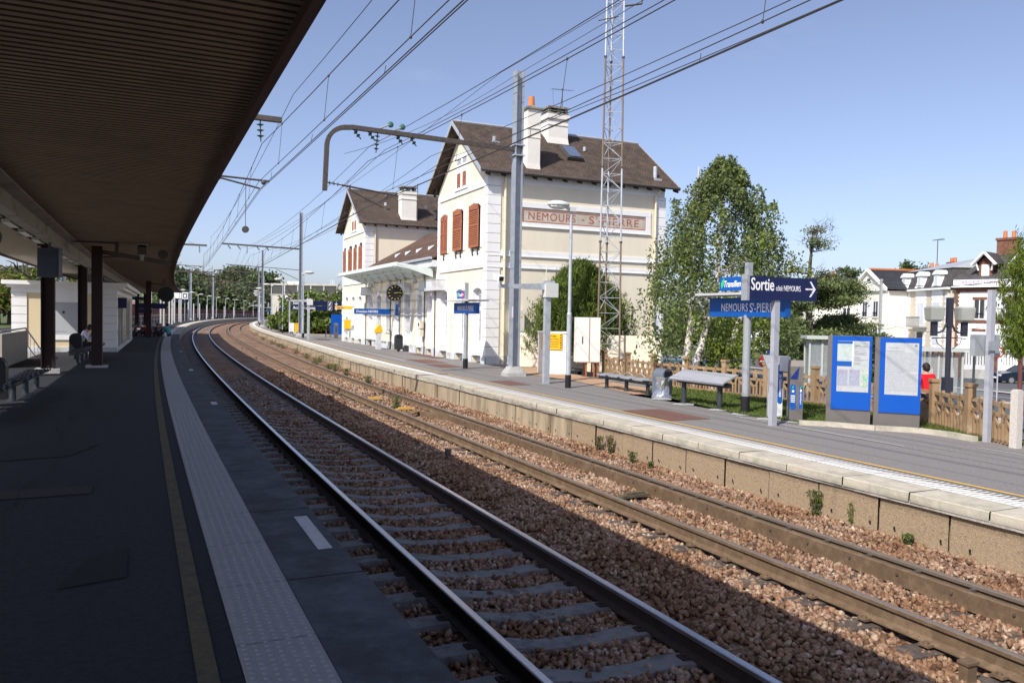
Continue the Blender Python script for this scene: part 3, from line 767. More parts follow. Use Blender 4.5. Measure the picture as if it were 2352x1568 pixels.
# plinth, bands, corner stones
mb = MB().m(plinth_m)
for ya, yb, ops in ((0, 6.4, doorsR), (6.4, 21.3, [(a, b) for a, b, c, d in opsC if c == 0]), (21.3, 28.1, doorsL)):
    ys = [ya-(.05 if ya == 0 else 0)]+[v for p in sorted(ops) for v in (p[0]-.02, p[1]+.02)]+[yb+(.05 if yb > 28 else 0)]
    for i in range(0, len(ys), 2):
        if ys[i+1]-ys[i] > .02: mb.box(-.06, ys[i], -.6, -.001, ys[i+1], .3 if ya != 6.4 else .42)
mb.box(-.06, -.05, -2.5, 8.8, -.001, .36)
mb.build('plinth', None, stn)
mb = MB().m(whit)
for ya, yb in ((0, 6.4), (21.3, 28.1)):
    mb.box(-.03, ya-.001, 4.12, -.001, yb, 4.8); mb.box(-.06, ya-.04, 4.07, -.002, yb+.02, 4.14)
    mb.box(-.03, ya, 7.5, -.001, yb, 7.76); mb.box(-.055, ya, 7.47, -.002, yb, 7.53)
# end wall (faces the camera) bands
def eb(z0, z1, x0=.0, x1=8.8, y=0, pr=.035): mb.box(x0-.02, y-pr, z0, x1, y-.002, z1)
eb(4.58, 4.80); eb(4.56, 4.60, pr=.06); eb(4.09, 4.27); eb(4.07, 4.11, pr=.06)
eb(7.62, 7.98, .1, 8.7, pr=.03)
eb(6.66, 6.88, 1.4, 8.0, pr=.05); eb(5.87, 6.03, 1.4, 8.0, pr=.05); eb(6.03, 6.66, 7.76, 8.0, pr=.045); eb(6.03, 6.66, 1.4, 1.52, pr=.045); eb(5.84, 5.88, 1.38, 8.02, pr=.075)
# same frieze on the left wing's end
mb.box(.0, 21.27, 7.62, 8.7, 21.299, 7.98)
mb.build('wall_band', None, stn)
def quoin(x0, x1, y0, y1, z0=.36, z1=7.6, h=.395, ax='x'):
    z = z0; mb = MB().m(whit)
    while z < z1-.05:
        t = min(z+h-.022, z1)
        mb.box(x0, y0, z, x1, y1, t); z += h
    mb.build('corner_stones', None, stn)
quoin(-.045, .55, -.045, .36, .36, 7.9)         # right wing, near corner
quoin(8.3, 8.8, -.045, .3, .36, 7.6); 
quoin(-.045, -.001, 6.05, 6.40, .3, 7.6)
quoin(-.045, .55, 21.255, 21.66, .36, 7.6); quoin(-.045, -.001, 27.8, 28.14, .3, 7.6)
mb = MB().m(M('joint_grey', (.30, .30, .31), .9, .1, 5)); z = .36+.395-.022
while z < 7.55:
    for q in ((-.04, -.04, .54, -.001), (-.04, -.001, -.001, .35), (-.04, 21.26, .54, 21.299), (-.04, 21.3, -.001, 21.65), (-.04, 6.06, -.001, 6.4), (8.31, -.04, 8.79, -.001)): mb.box(q[0], q[1], z, q[2], q[3], z+.022)
    z += .395
mb.build('stone_joint', None, stn)
# attic windows with small red lattices
for ya, s in ((2.55, 1), (23.95, .95)):
    mb = MB().m(whit); mb.box(-.04, ya-.15, 7.78, -.003, ya, 9.12); mb.box(-.04, ya+.55, 7.78, -.003, ya+.72, 9.12); mb.box(-.04, ya+1.27, 7.78, -.003, ya+1.42, 9.12); mb.box(-.04, ya-.15, 9.12, -.003, ya+1.42, 9.32); mb.box(-.08, ya-.2, 7.7, -.003, ya+1.47, 7.79)
    wd_ = mb.build('attic_window', None, stn)
    mb = MB().m(whit)
    for q in (ya, ya+.72): mb.box(-.012, q, 7.79, -.004, q+.55, 8.9)
    mb.m(galv); 
    for q in (ya, ya+.72): mb.prism([(-.02, q, 8.9), (-.02, q+.55, 8.9), (-.02, q+.5, 9.05), (-.02, q+.27, 9.12), (-.02, q+.05, 9.05)], (.012, 0, 0))
    mb.build('pane', None, wd_)
    mb = MB().m(shut_red)
    for q in (ya, ya+.72):
        for t in range(4): mb.beam((-.045, q+.12+t*.1, 7.85), (-.045, q+.12+((t+2) % 4)*.1, 8.45), .022, .015); 
        mb.box(-.055, q+.1, 7.82, -.035, q+.14, 8.48); mb.box(-.055, q+.42, 7.82, -.035, q+.46, 8.48); mb.box(-.05, q+.1, 8.1, -.035, q+.46, 8.14); mb.box(-.05, q+.1, 8.44, -.035, q+.46, 8.48)
    mb.build('lattice', None, wd_)
# painted name on the end wall
namebg = M('name_panel', (.47, .42, .35), .9, .12, 4, c2=(.60, .55, .47)); namered = M('name_red', (.36, .095, .06), .85, .2, 9, c2=(.46, .22, .16), thr=(.6, .8))
mb = MB().m(namebg); mb.box(1.5, -.012, 6.03, 7.78, -.003, 6.66); npn = mb.build('name_panel', None, stn)
mb = MB().m(namered); 
for q in ((1.58, 6.05, 7.74, 6.085), (1.58, 6.54, 7.74, 6.575), (7.70, 6.085, 7.735, 6.54), (1.58, 6.085, 1.62, 6.54)): mb.box(q[0], -.018, q[1], q[2], -.013, q[3])
mb.build('name_border', None, npn)
def btext(t, x, z, size, wid, par=npn, bold=.0): return text(t, size, (x, -.0145, z), (1, 0, 0), (0, 0, 1), namered, par, wid=wid, bold=bold, sp=1.14)
btext('NEMOURS', 1.84, 6.165, .47, 2.28); btext('-', 4.42, 6.19, .5, .13); btext('S', 4.78, 6.165, .47, .27); btext('T', 5.12, 6.36, .2, .12); btext('-', 5.27, 6.19, .5, .12); btext('PIERRE', 5.47, 6.165, .47, 1.9)
# roofs
def groof(ya, yb, ez, rz, x0, x1, mat, th=.1, name='roof', ovh=.38):
    ym = (ya+yb)/2; sl = (rz-ez)/(ym-ya+ovh); mb = MB().m(mat)
    for sg, y in ((1, ya-ovh), (-1, yb+ovh)):
        a = (x0, y, ez); b = (x0, ym, rz); mb.prism([a, b, (x0, ym, rz-th*1.25), (x0, y, ez-th)], (x1-x0, 0, 0))
    rf = mb.build(name, None, stn)
    mb = MB().m(galv); mb.tube([(x0-.01, ym, rz+.02), (x1+.01, ym, rz+.02)], .07, 8)
    for x in (x0-.03, x1):     # barge boards along the gables
        for y, sg in ((ya-ovh, 1), (yb+ovh, -1)): mb.prism([(x, y-.02*sg, ez-.16), (x, ym, rz-.16), (x, ym, rz+.03), (x, y-.02*sg, ez+.04)], (.03, 0, 0))
    mb.build('barge_board', None, rf)
    mb = MB().m(galv_d)
    for y, sg in ((ya-ovh, -1), (yb+ovh, 1)): mb.tube([(x0, y+sg*.05, ez-.06), (x1, y+sg*.05, ez-.06)], .065, 8)
    mb.build('gutter', None, rf)
    mb = MB().m(M('dark_rafter', (.06, .05, .045), .8, .2, 6)); x = x0+.35
    while x < x1:
        for y, yy, sg in ((ya, ya-ovh, 1), (yb, yb+ovh, -1)): mb.prism([(x, yy+.05*sg, ez-.24), (x, yy+.05*sg, ez-.1), (x, y+.0*sg, ez-.1+sl*ovh), (x, y, ez-.24+sl*ovh*.4)], (.09, 0, 0))
        x += .72
    mb.build('rafter_end', None, rf)
    # soffit boards under the gable overhang
    return rf
rfR = groof(0, 6.4, EZ, GZ, -.52, 9.28, tile_br)
rfL = groof(21.3, 28.1, EZ, GZ-.05, -.52, 9.28, tile_br)
mb = MB().m(tile_rd)
for x0, x1 in ((-.3, 4.3), (8.9, 4.3)): mb.prism([(x0, 6.42, 4.86), (4.3, 6.42, 7.5), (4.3, 6.42, 7.38), (x0, 6.42, 4.76)], (0, 14.86, 0))
rfC = mb.build('roof', None, stn)
mb = MB().m(galv); mb.tube([(-.36, 6.42, 4.82), (-.36, 21.28, 4.82)], .07, 8); mb.m(plinth_m); mb.box(-.28, 6.42, 4.4, -.0, 21.28, 4.72)
for y in (8.5, 10.6, 12.8, 15.0, 17.2): mb.prism([(.9, y, 5.56), (1.25, y+.12, 5.85), (.95, y+.12, 5.75)], (0, .22, .0))
mb.build('gutter', None, rfC)
# chimneys
def chim(x0, y0, x1, y1, z0, z1, mat, flare=.06, bands=()):
    mb = MB().m(mat); f = flare
    vs = [(x0-f, y0-f, z0), (x1+f, y0-f, z0), (x1+f, y1+f, z0), (x0-f, y1+f, z0), (x0, y0, z0+.35), (x1, y0, z0+.35), (x1, y1, z0+.35), (x0, y1, z0+.35)]
    mb.raw(vs, [(0, 1, 5, 4), (1, 2, 6, 5), (2, 3, 7, 6), (3, 0, 4, 7)]); mb.box(x0, y0, z0+.35, x1, y1, z1)
    for b, h, p in bands: mb.box(x0-p, y0-p, b, x1+p, y1+p, b+h)
    return mb
wc = M('chimney_render', (.76, .73, .67), .85, .06, 3, c2=(.62, .57, .5), thr=(.6, .8)); capm = M('lichen_cap', (.25, .24, .21), .95, .3, 9, .4, c2=(.13, .12, .10))
mb = chim(1.73, -.02, 2.33, .68, 8.2, 10.82, wc, .03, ((10.0, .05, .03), (9.62, .04, .02))); c_ = mb.build('chimney', None, rfR)
mb = MB().m(capm); mb.box(1.66, -.09, 10.82, 2.4, .75, 10.9); mb.prism([(1.72, -.03, 10.9), (2.34, -.03, 10.9), (2.2, .12, 11.02), (1.86, .12, 11.02)], (0, .55, 0)); mb.m(orange); mb.tube([(2.03, .3, 11.0), (2.03, .3, 11.02), (2.03, .3, 11.42)], [.14, .15, .125], 14); mb.build('chimney_pot', None, rfR)
mb = chim(3.88, 2.35, 4.9, 3.15, 10.0, 11.42, wc, .05, ((11.2, .2, .07), (10.9, .05, .03))); mb.build('chimney', None, rfR)
mb = MB().m(capm); mb.box(3.86, 2.33, 11.42, 4.92, 3.17, 11.48)
for x in (3.9, 4.35, 4.78): 
    for y in (2.37, 3.0): mb.box(x, y, 11.48, x+.1, y+.12, 11.68)
mb.box(3.88, 2.35, 11.56, 4.9, 3.15, 11.59); mb.box(3.83, 2.3, 11.68, 4.95, 3.2, 11.76); mb.box(3.95, 2.4, 11.76, 4.8, 3.1, 11.8); mb.build('chimney_cap', None, rfR)
mb = MB().m(galv_d); mb.tube([(4.75, 2.7, 11.7), (4.75, 2.7, 12.75)], .02, 6)
mb.tube([(4.05, 2.4, 12.55), (5.45, 3.0, 12.8)], .009, 5)
for t in range(9): 
    p = Vector((4.05, 2.4, 12.55)).lerp(Vector((5.45, 3.0, 12.8)), t/8); mb.tube([p+Vector((-.05, .14-.01*t, 0)), p-Vector((-.05, .14-.01*t, 0))], .006, 4)
mb.tube([(4.25, 2.6, 11.75), (4.2, 2.6, 12.55)], .007, 5)
tag(mb.build('antenna', None, rfR), None)
mb = chim(2.45, 21.45, 3.5, 22.2, 8.25, 10.3, wc, .03, ((10.15, .17, .05), (9.8, .05, .04))); mb.build('chimney', None, rfL)
mb = MB().m(capm); mb.box(2.43, 21.43, 10.32, 3.52, 22.22, 10.38)
for x in (2.5, 2.95, 3.35): mb.box(x, 21.5, 10.38, x+.12, 21.62, 10.6); mb.box(x, 22.0, 10.38, x+.12, 22.12, 10.6)
mb.box(2.4, 21.4, 10.6, 3.55, 22.25, 10.68); mb.build('chimney_cap', None, rfL)
mb = MB().m(wire_m); mb.cyl((4.95, 21.7, 8.6), .12, .62, 12); mb.cyl((4.95, 21.7, 9.2), .2, .04, 12); mb.tube([(3.55, 21.4, 8.4), (3.55, 21.4, 10.9)], .025, 6); mb.build('flue_pipe', None, rfL)
# skylight, vent pipe, cowls
mb = MB().m(galv_d); sl = (GZ-EZ)/3.58
def rz_(y): return EZ+sl*(y+.38)
mb.prism([(4.15, .95, rz_(.95)+.02), (4.97, .95, rz_(.95)+.02), (4.97, 1.9, rz_(1.9)+.02), (4.15, 1.9, rz_(1.9)+.02)], (0, -.09, .12))
sk = mb.build('skylight', None, rfR); mb = MB().m(M('roof_glass', (.10, .13, .2), .1, .1, 2, spec=.8)); mb.prism([(4.26, .98-.09, rz_(1.02)+.145), (4.87, .98-.09, rz_(1.02)+.145), (4.87, 1.8-.09, rz_(1.84)+.145), (4.26, 1.8-.09, rz_(1.84)+.145)], (0, -.01, .012)); mb.build('glass_pane', None, sk)
mb = MB().m(galv); mb.cyl((8.4, .3, 8.5), .09, .55, 12); mb.box(8.2, .05, rz_(.05)+.0, 8.62, .1, rz_(.1)+.05)
mb.tube([(1.0, 1.9, rz_(1.9)), (1.0, 1.85, rz_(1.9)+.2)], .09, 8); mb.box(.85, 1.75, rz_(1.75)+.02, 1.2, 1.8, rz_(1.8)+.06); mb.cyl((5.55, 1.9, rz_(1.9)), .07, .2, 8); mb.build('roof_vent', None, rfR)
mb = MB().m(galv); mb.cyl((1.6, 22.4, 9.4), .09, .2, 8); mb.cyl((4.5, 22.6, 9.4), .08, .2, 8); mb.build('roof_vent', None, rfL)
# rain-water pipes
mb = MB().m(cream); mb.m(M('cream_pipe', (.72, .64, .47), .5, .05, 4))
mb.tube([(.72, -.14, 7.85), (.72, -.12, 7.4), (.72, -.12, .0)], .055, 10)
for z in (7.0, 5.6, 4.4, 2.6, 1.3, .35): mb.cyl((.72, -.12, z), .07, .09, 10)
mb.tube([(8.35, -.3, 7.85), (8.2, -.12, 7.6), (8.2, -.12, .0)], .05, 10)
mb.tube([(.62, 21.2, 7.9), (.62, 21.2, 4.9)], .05, 8)
mb.build('rain_pipe', None, stn)
mb = MB().m(wire_m); 
for y in (6.48, 8.15, 12.6, 14.6, 20.6): mb.tube([(-.1, y, 4.2), (-.1, y, .02)], .03, 6)
mb.build('rain_pipe', None, stn)
# grey roller-blind boxes over the doors
mb = MB().m(plinth_m)
for a, b in ((5.2, 7.1), (10.9, 12.3), (12.6, 14.6), (19.4, 20.9), (7.3, 8.3)): mb.box(-.38, a, 3.22, -.002, b, 3.72); mb.box(-.4, a-.01, 3.72, -.002, b+.01, 3.75)
mb.build('blind_box', None, stn)
# glazed canopy of the front
mb = MB().m(galv)
zf, zb_ = 4.5, 4.2; xa = -1.95; y0_, y1_ = 6.9, 20.3
mb.m(M('canopy_paint', (.62, .68, .66), .5, .05, 4))
mb.beam((xa, y0_, zf), (xa, y1_, zf), .07, .16); mb.beam((-.12, y0_, zb_), (-.12, y1_, zb_), .06, .14)
mb.beam((xa, y0_, zf), (-.12, y0_, zb_+.06), .06, .14); mb.beam((xa, y1_, zf), (-.12, y1_, zb_+.06), .06, .14)
k = 9
for i in range(k): y = y0_+(y1_-y0_)*i/(k-1); mb.prism([(xa, y-.04, zf-.02), (-.1, y-.04, zb_-.3), (-.1, y-.04, zb_+.0), (xa, y-.04, zf+.05)], (0, .08, 0))
for i in range(28): y = y0_+(y1_-y0_)*(i+.5)/28; mb.beam((xa, y, zf+.03), (-.12, y, zb_+.03), .03, .05)
for x in (-.75, -1.35): t = (x+.12)/(xa+.12); z = zb_+(zf-zb_)*t; mb.beam((x, y0_, z-.02), (x, y1_, z-.02), .05, .07)
mb.tube([(xa-.1, y0_-.1, zf-.12), (xa-.1, y1_+.1, zf-.12)], .05, 8); mb.tube([(xa-.05, y0_, zf-.1), (-.2, y0_+.02, zb_-.1)], .045, 8)
for i in range(10): y = y0_+.7+(y1_-y0_-1.4)*i/9; mb.cyl((-1.0, y, zf-.34), .035, .16, 8); mb.box(-.5, y-.04, zb_-.15, -.45, y+.04, zb_-.02)
cn = mb.build('canopy', None, stn)
mb = MB().m(M('canopy_glass', (.55, .60, .58), .2, .05, 3, spec=.5, alpha=.55)); mb.box(xa, y0_, 0, xa+.01, y0_+.01, .01) if False else None
mb.prism([(xa, y0_, zf+.06), (-.1, y0_, zb_+.06), (-.1, y0_, zb_+.068), (xa, y0_, zf+.068)], (0, y1_-y0_, 0)); mb.build('glass_roof', None, cn)
# loud-speakers and fixtures under the eaves
mb = MB().m(plinth_m)
for y in (9.3, 18.3): mb.tube([(-.35, y, 3.9), (-.35, y-.3, 3.75)], [.09, .13], 10); mb.tube([(-.02, y, 4.05), (-.35, y, 3.9)], .02, 5)
mb.build('loudspeaker', None, stn)
# signs and boxes fixed to the front
def fsign(y0, y1, z0, z1, mat, out_, label, name='sign', words=None, size=.16, tm=white_let, proj=0):
    mb = MB().m(mat); mb.box(-out_-.05, y0, z0, -out_, y1, z1)
    mb.m(galv_d); mb.box(-out_, (y0+y1)/2-.02, z1-.06, -.002, (y0+y1)/2+.02, z1-.02)
    o = mb.build(name, None, stn); tag(o, label)
    if words: text(words, size, (-out_-.052, y1-.12, z0+(z1-z0-size*.7)/2), (0, -1, 0), (0, 0, 1), tm, o, bold=.003)
    return o
# board hanging square to the track: built across x
def xsign(y, x0, x1, z0, z1, mat, words, size, label, tm=white_let, wid=None, at_=.12):
    mb = MB().m(mat); mb.box(x0, y-.03, z0, x1, y+.03, z1); mb.m(galv_d); mb.box(x1, y-.02, z1-.05, .0, y+.02, z1-.02)
    o = mb.build('sign', None, stn); tag(o, label)
    text(words, size, (x0+at_, y-.033, z0+(z1-z0-size*.72)/2), (1, 0, 0), (0, 0, 1), tm, o, wid=wid, bold=.003); return o
xsign(14.1, -2.35, -.25, 2.02, 2.33, blue, 'Direction NEVERS', .19, 'long blue sign reading Direction NEVERS', wid=1.25)
xsign(24.3, -1.35, -.15, 2.33, 2.55, yel_box, 'Alarme', .16, 'yellow sign reading Alarme', tm=blue, at_=.1)
mb = MB().m(white_let); mb.box(-.06, 26.9, .7, -.04, 27.5, 1.95); tag(mb.build('notice_board', None, stn)); mb = MB().m(yel_box); mb.box(-.45, 25.2, .95, -.04, 25.6, 1.6); mb.m(paper); mb.box(-.46, 25.25, .75, -.05, 25.55, .95); mb.build('alarm_box', None, stn)
mb = MB().m(M('cream_box', (.74, .68, .55), .6, .06, 5)); mb.box(-.3, 8.25, 1.35, -.04, 8.62, 1.72); mb.box(-.26, 8.3, .92, -.04, 8.6, 1.33); mb.m(blackp); mb.tube([(-.31, 8.45, 1.53), (-.29, 8.45, 1.53)], .09, 12); mb.build('ticket_stamp_box', None, stn)
mb = MB().m(blue); mb.box(-.07, 13.1, 1.95, -.04, 13.7, 2.6); mb.m(blackp); mb.box(-.1, 12.4, .1, -.05, 12.55, .35); mb.build('notice_board', None, stn)
# electricity box on the end wall
mb = MB().m(M('meter_box_paint', (.72, .70, .62), .6, .05, 5)); mb.box(1.0, -.28, 1.35, 1.62, -.002, 2.3); mb.m(yel_box); mb.prism([(1.42, -.285, 1.98), (1.54, -.285, 1.98), (1.48, -.285, 2.08)], (0, .003, 0)); mb.m(whit); mb.tube([(1.28, -.14, 1.3), (1.28, -.14, .0)], .05, 8); mb.m(blackp)
for i in range(4): mb.tube([(1.15+i*.09, -.14, 1.36), (1.2+i*.05, -.14, 1.2), (1.28, -.14, 1.15)], .018, 5)
mb.build('meter_box', None, stn)
# ---------------------------------------------------------------- canopy over platform 1
CZ = 4.55
soff = M('ribbed_soffit', (.33, .245, .175), .75, .12, 3, c2=(.25, .185, .135), spec=.2); soff_d = M('soffit_groove', (.11, .08, .058), .9, .1, 4)
soff_l = M('pale_soffit', (.42, .37, .29), .75, .1, 3)
fasc = M('fascia_dark', (.085, .05, .05), .7, .15, 5); beam_w = M('old_white_girder', (.33, .31, .275), .8, .15, 4, c2=(.22, .2, .18))
colm = M('dark_red_column', (.025, .011, .011), .6, .2, 6)
can = thing('platform_canopy', (0, 0, 0), 0, 'long dark canopy with a ribbed underside over the shaded platform, on dark red columns', 'platform canopy')
SE = 92
def zc(o):  # gentle rise from the middle girder to both edges
    return CZ
def ribbed(o0, o1, s0, s1, mat, name):
    mb = MB(); s = s0; pit = .13
    while s < s1:
        f = pit if s < 30 else pit*2
        a = CU(s, o0, CZ); b = CU(s, o1, CZ); a1 = CU(s+f*.6, o0, CZ); b1 = CU(s+f*.6, o1, CZ); a2 = CU(s+f*.68, o0, CZ+.03); b2 = CU(s+f*.68, o1, CZ+.03); a3 = CU(s+f*.92, o0, CZ+.03); b3 = CU(s+f*.92, o1, CZ+.03); a4 = CU(s+f, o0, CZ); b4 = CU(s+f, o1, CZ)
        mb.m(mat); mb.face([a, b, b1, a1]); mb.m(soff_d); mb.face([a1, b1, b2, a2]); mb.face([a2, b2, b3, a3]); mb.face([a3, b3, b4, a4]); s += f
    return mb.build(name, None, can, fix=False)
ribbed(-3.35, -.43, -14, SE, soff, 'ceiling_panel'); ribbed(-6.6, -4.65, -14, SE, soff_l, 'ceiling_panel')
mb = MB().m(fasc); mb.strip([(-.43, CZ-.10), (-.35, CZ-.10), (-.35, CZ+.1), (-.43, CZ+.1)], -14, SE, 1, True); mb.strip([(-6.68, CZ-.08), (-6.6, CZ-.08), (-6.6, CZ+.1), (-6.68, CZ+.1)], -14, SE, 1, True)
mb.m(blackp); s_ = -12.
while s_ < 60: mb.strip([(-.425, CZ-.103), (-.355, CZ-.103)], s_, s_+.02, .02); mb.strip([(-.433, CZ-.098), (-.433, CZ-.002)], s_, s_+.02, .02); s_ += 3.1
mb.build('fascia', None, can)
mb = MB().m(asph); mb.strip([(-6.68, CZ+.09), (-4, CZ+.06), (-.35, CZ+.09)], -14, SE, 1)
a_, b_ = CU(SE, -6.68), CU(SE, -.35); mb.beam(a_+Vector((0, 0, CZ)), b_+Vector((0, 0, CZ)), .08, .2)
a_, b_ = CU(-14, -6.68), CU(-14, -.35); mb.beam(a_+Vector((0, 0, CZ)), b_+Vector((0, 0, CZ)), .08, .2)
mb.build('roof', None, can)
mb = MB().m(beam_w); mb.strip([(-3.72, CZ-.42), (-3.5, CZ-.42), (-3.5, CZ-.36), (-3.57, CZ-.33), (-3.57, CZ-.08), (-3.35, CZ-.03), (-3.35, CZ+.03), (-3.72, CZ+.03)], -14, SE, 1, True)
mb.strip([(-4.65, CZ-.03), (-4.4, CZ-.03), (-4.4, CZ+.03), (-4.65, CZ+.03)], -14, SE, 1, True); mb.strip([(-4.4, CZ-.22), (-4.28, CZ-.22), (-4.28, CZ+.03), (-4.4, CZ+.03)], -14, SE, 1, True)
mb.m(soff_d); mb.strip([(-4.28, CZ-.0), (-3.72, CZ-.0)], -14, SE, 2)
mb.build('girder', None, can)
mb = MB().m(M('lamp_trough', (.5, .5, .48), .4, .05, 3)); s_ = 2
while s_ < 80: 
    for o_ in (-4.0,): mb.beam(CU(s_, o_, CZ-.3), CU(s_+1.3, o_, CZ-.3), .16, .07); mb.beam(CU(s_+.2, o_, CZ-.25), CU(s_+.2, o_, CZ), .02, .02); mb.beam(CU(s_+1.1, o_, CZ-.25), CU(s_+1.1, o_, CZ), .02, .02)
    s_ += 2.3
mb.build('light_trough', None, can)
for s_ in (-12, 4.7, 21.9, 33.0, 42.5, 54, 65.5, 77.5, 89):
    mb = MB().m(colm); a = _heading(s_); c = CU(s_, -3.86, 0)
    for dx in (-.15, .15): mb.obox(c+Vector((math.cos(a)*dx, math.sin(a)*dx, (Z1+CZ)/2-.15)), .03, .30, CZ-Z1-.3, a)
    mb.obox(c+Vector((0, 0, (Z1+CZ)/2-.15)), .28, .03, CZ-Z1-.3, a); mb.obox(c+Vector((0, 0, CZ-.36)), .5, .36, .05, a)
    mb.m(conc_grey); mb.obox(c+Vector((0, 0, Z1+.05)), .62, .6, .14, a)
    mb.build('column', None, can)
# service post with the camera arm in front of the second column
def fr(name, s_, o_, z, label, cat, group=None, extra=0): return thing(name, CU(s_, o_, z), _heading(s_)+extra, label, cat, group)
t = fr('service_post', 24.1, -2.78, Z1, 'dark post under the canopy carrying an arm with a camera and a loudspeaker', 'post')
mb = MB().m(colm); mb.box(-.15, -.15, 0, .15, .15, 3.72); mb.build('pole', None, t); mb = MB().m(conc_grey); mb.prism([(-.3, -.3, -.01), (.3, -.3, -.01), (.3, .3, -.01), (-.3, .3, -.01)], (0, 0, .07)); mb.build('footing', None, t)
mb = MB().m(galv_d); mb.beam((.15, 0, 3.55), (2.1, 0, 3.28), .09, .14); mb.beam((.15, 0, 3.4), (1., 0, 3.44), .05); mb.tube([(.55, 0, 3.45), (.55, 0, 3.9)], .06, 8); mb.tube([(.55, 0, 3.84), (-1.2, .0, 3.84)], .025, 6); mb.build('arm', None, t)
mb = MB().m(galv_d); mb.obox((1.25, 0, 3.68), .26, .42, .24, 0, Matrix.Rotation(.25, 4, 'X')); mb.m(plinth_m); mb.box(1.12, -.2, 3.82, 1.42, .28, 3.84); mb.tube([(1.25, 0, 3.33), (1.25, 0, 3.58)], .07, 8); mb.build('camera', None, t)
mb = MB().m(galv_d); mb.tube([(1.85, -.12, 3.55), (1.85, .12, 3.5)], [.15, .11], 14); mb.tube([(1.85, 0, 3.3), (1.85, 0, 3.45)], .02, 6); mb.build('loudspeaker', None, t)
# second post with clock and departure sign
t = fr('clock_post', 54.0, -1.9, Z1, 'dark post under the far end of the canopy with a round clock and departure screen', 'clock post')
mb = MB().m(colm); mb.box(-.16, -.16, 0, .16, .16, 3.7); mb.build('pole', None, t)
mb = MB().m(galv_d); mb.beam((.1, 0, 3.55), (1.9, 0, 3.4), .08, .1); mb.tube([(.9, 0, 3.5), (.9, 0, 3.88)], .04, 6); mb.beam((.1, 0, 2.85), (.7, 0, 2.85), .05); mb.build('arm', None, t)
mb = MB().m(blackp); mb.tube([(1.05, -.07, 2.85), (1.05, .07, 2.85)], .5, 28); cf = mb.build('clock_face', None, t); mb = MB().m(yellowp)
for i in range(12): 
    c_, s__ = math.cos(i*math.pi/6), math.sin(i*math.pi/6); mb.beam((1.05+c_*.36, -.078, 2.85+s__*.36), (1.05+c_*.44, -.078, 2.85+s__*.44), .006, .02, up=(0, 1, 0))
mb.build('clock_mark', None, cf)
mb = MB().m(navy); mb.box(-.6, -.06, 1.9, 1.1, .06, 2.25); mb.box(-1.6, -.06, 2.45, -.3, .06, 2.65); mb.box(-.6, -.05, 1.6, .2, .05, 1.88); mb.build('sign', None, t)
# round station clock seen from behind, departure screen on column 1
t = fr('ceiling_clock', 17.4, -4.5, 4.02, 'round double clock hanging under the canopy near its pale strip', 'clock')
mb = MB().m(galv_d); mb.tube([(0, -.08, 0), (0, .08, 0)], .21, 24); mb.tube([(0, 0, .2), (0, 0, .5)], .02, 6); mb.build('case', None, t); mb = MB().m(M('clock_dial', (.16, .13, .08), .5, .05, 4)); mb.tube([(0, -.085, 0), (0, -.081, 0)], .18, 24); mb.build('dial', None, t)
ds_ = atY(86, 636, 20.2); t = thing('departure_screen', ds_, R(12), 'dark blue departure screen hanging in front of the nearest visible column', 'information screen')
mb = MB().m(M('screen_case', (.03, .04, .07), .5, .1, 4)); mb.box(0, -.02, 0, .5, .25, .74); mb.build('case', None, t); mb = MB().m(M('screen_glass', (.012, .02, .045), .4, .3, 6, spec=.3)); mb.box(.05, -.03, .05, .46, -.021, .69); mb.build('screen', None, t)
mb = MB().m(galv_d); mb.tube([(.25, .1, .74), (.25, .1, 1.1)], .03, 6); mb.build('hanger', None, t)

# ---------------------------------------------------------------- benches, bins
bench_m = M('dark_bench_steel', (.05, .055, .065), .5, .15, 5, metal=.3); seat_m = M('pale_bench_seat', (.42, .43, .46), .4, .08, 5, metal=.3)
def seat_bench(name, loc, rz, n, label, sm, group):
    """row of round-backed wire seats on a bar with short posts, running along local y"""
    t = thing(name, loc, rz, label, 'bench', group); L_ = n*.62
    mb = MB().m(bench_m); mb.tube([(0, -.1, .32), (0, L_+.1, .32)], .055, 10); mb.build('bar', None, t)
    for i in range(3 if n < 6 else 6):
        y = .2+(L_-.4)*i/((3 if n < 6 else 6)-1); mb = MB().m(bench_m); mb.cyl((0, y, 0), .055, .3, 10); mb.cyl((0, y, 0), .1, .02, 10); mb.build('leg', None, t)
    for i in range(n):
        mb = MB().m(sm); y = i*.62+.06
        for k_ in range(7): mb.beam((-.24+k_*.075, y+.03, .42-.01*abs(k_-3)), (-.24+k_*.075, y+.47, .42-.01*abs(k_-3)), .05, .02)
        mb.box(-.27, y, .395, .26, y+.04, .425); mb.box(-.27, y+.46, .395, .26, y+.5, .425)
        pts = [(.26-.02*math.sin(q*math.pi/8), y+.03+.44*q/8, .42+.09*math.sin(q*math.pi/8)) for q in range(9)]; mb.tube(pts, .012, 6)
        mb.build('seat', None, t)
    return t
a = _heading(16)
p = CU(17.0, 10.75, Z2); q = CU(13.9, 10.75, Z2)
seat_bench('bench', q, a, 4, 'dark metal bench of four pale wire seats left of the silver-wrapped bin', seat_m, 'platform benches')
q = CU(43.0, 11.5, Z2); seat_bench('bench', q, BA+.0, 8, 'long dark bench of wire seats against the station front left of the yellow stamping post', seat_m, 'platform benches')
q = CU(14.1, -3.68, Z1-.01); seat_bench('bench', q, _heading(16)-R(2), 5, 'bench of wire seats beside the nearest column at the left edge', bench_m, 'platform benches')
q = CU(10.6, -3.75, Z1-.01); seat_bench('bench', q, _heading(12), 4, 'bench of wire seats cut off by the left edge of the picture', bench_m, 'platform benches')
q = CU(25.6, -3.45, Z1-.01); seat_bench('bench', q, _heading(29)-R(2), 10, 'long bench with the seated person, between the two dark posts', bench_m, 'platform benches')
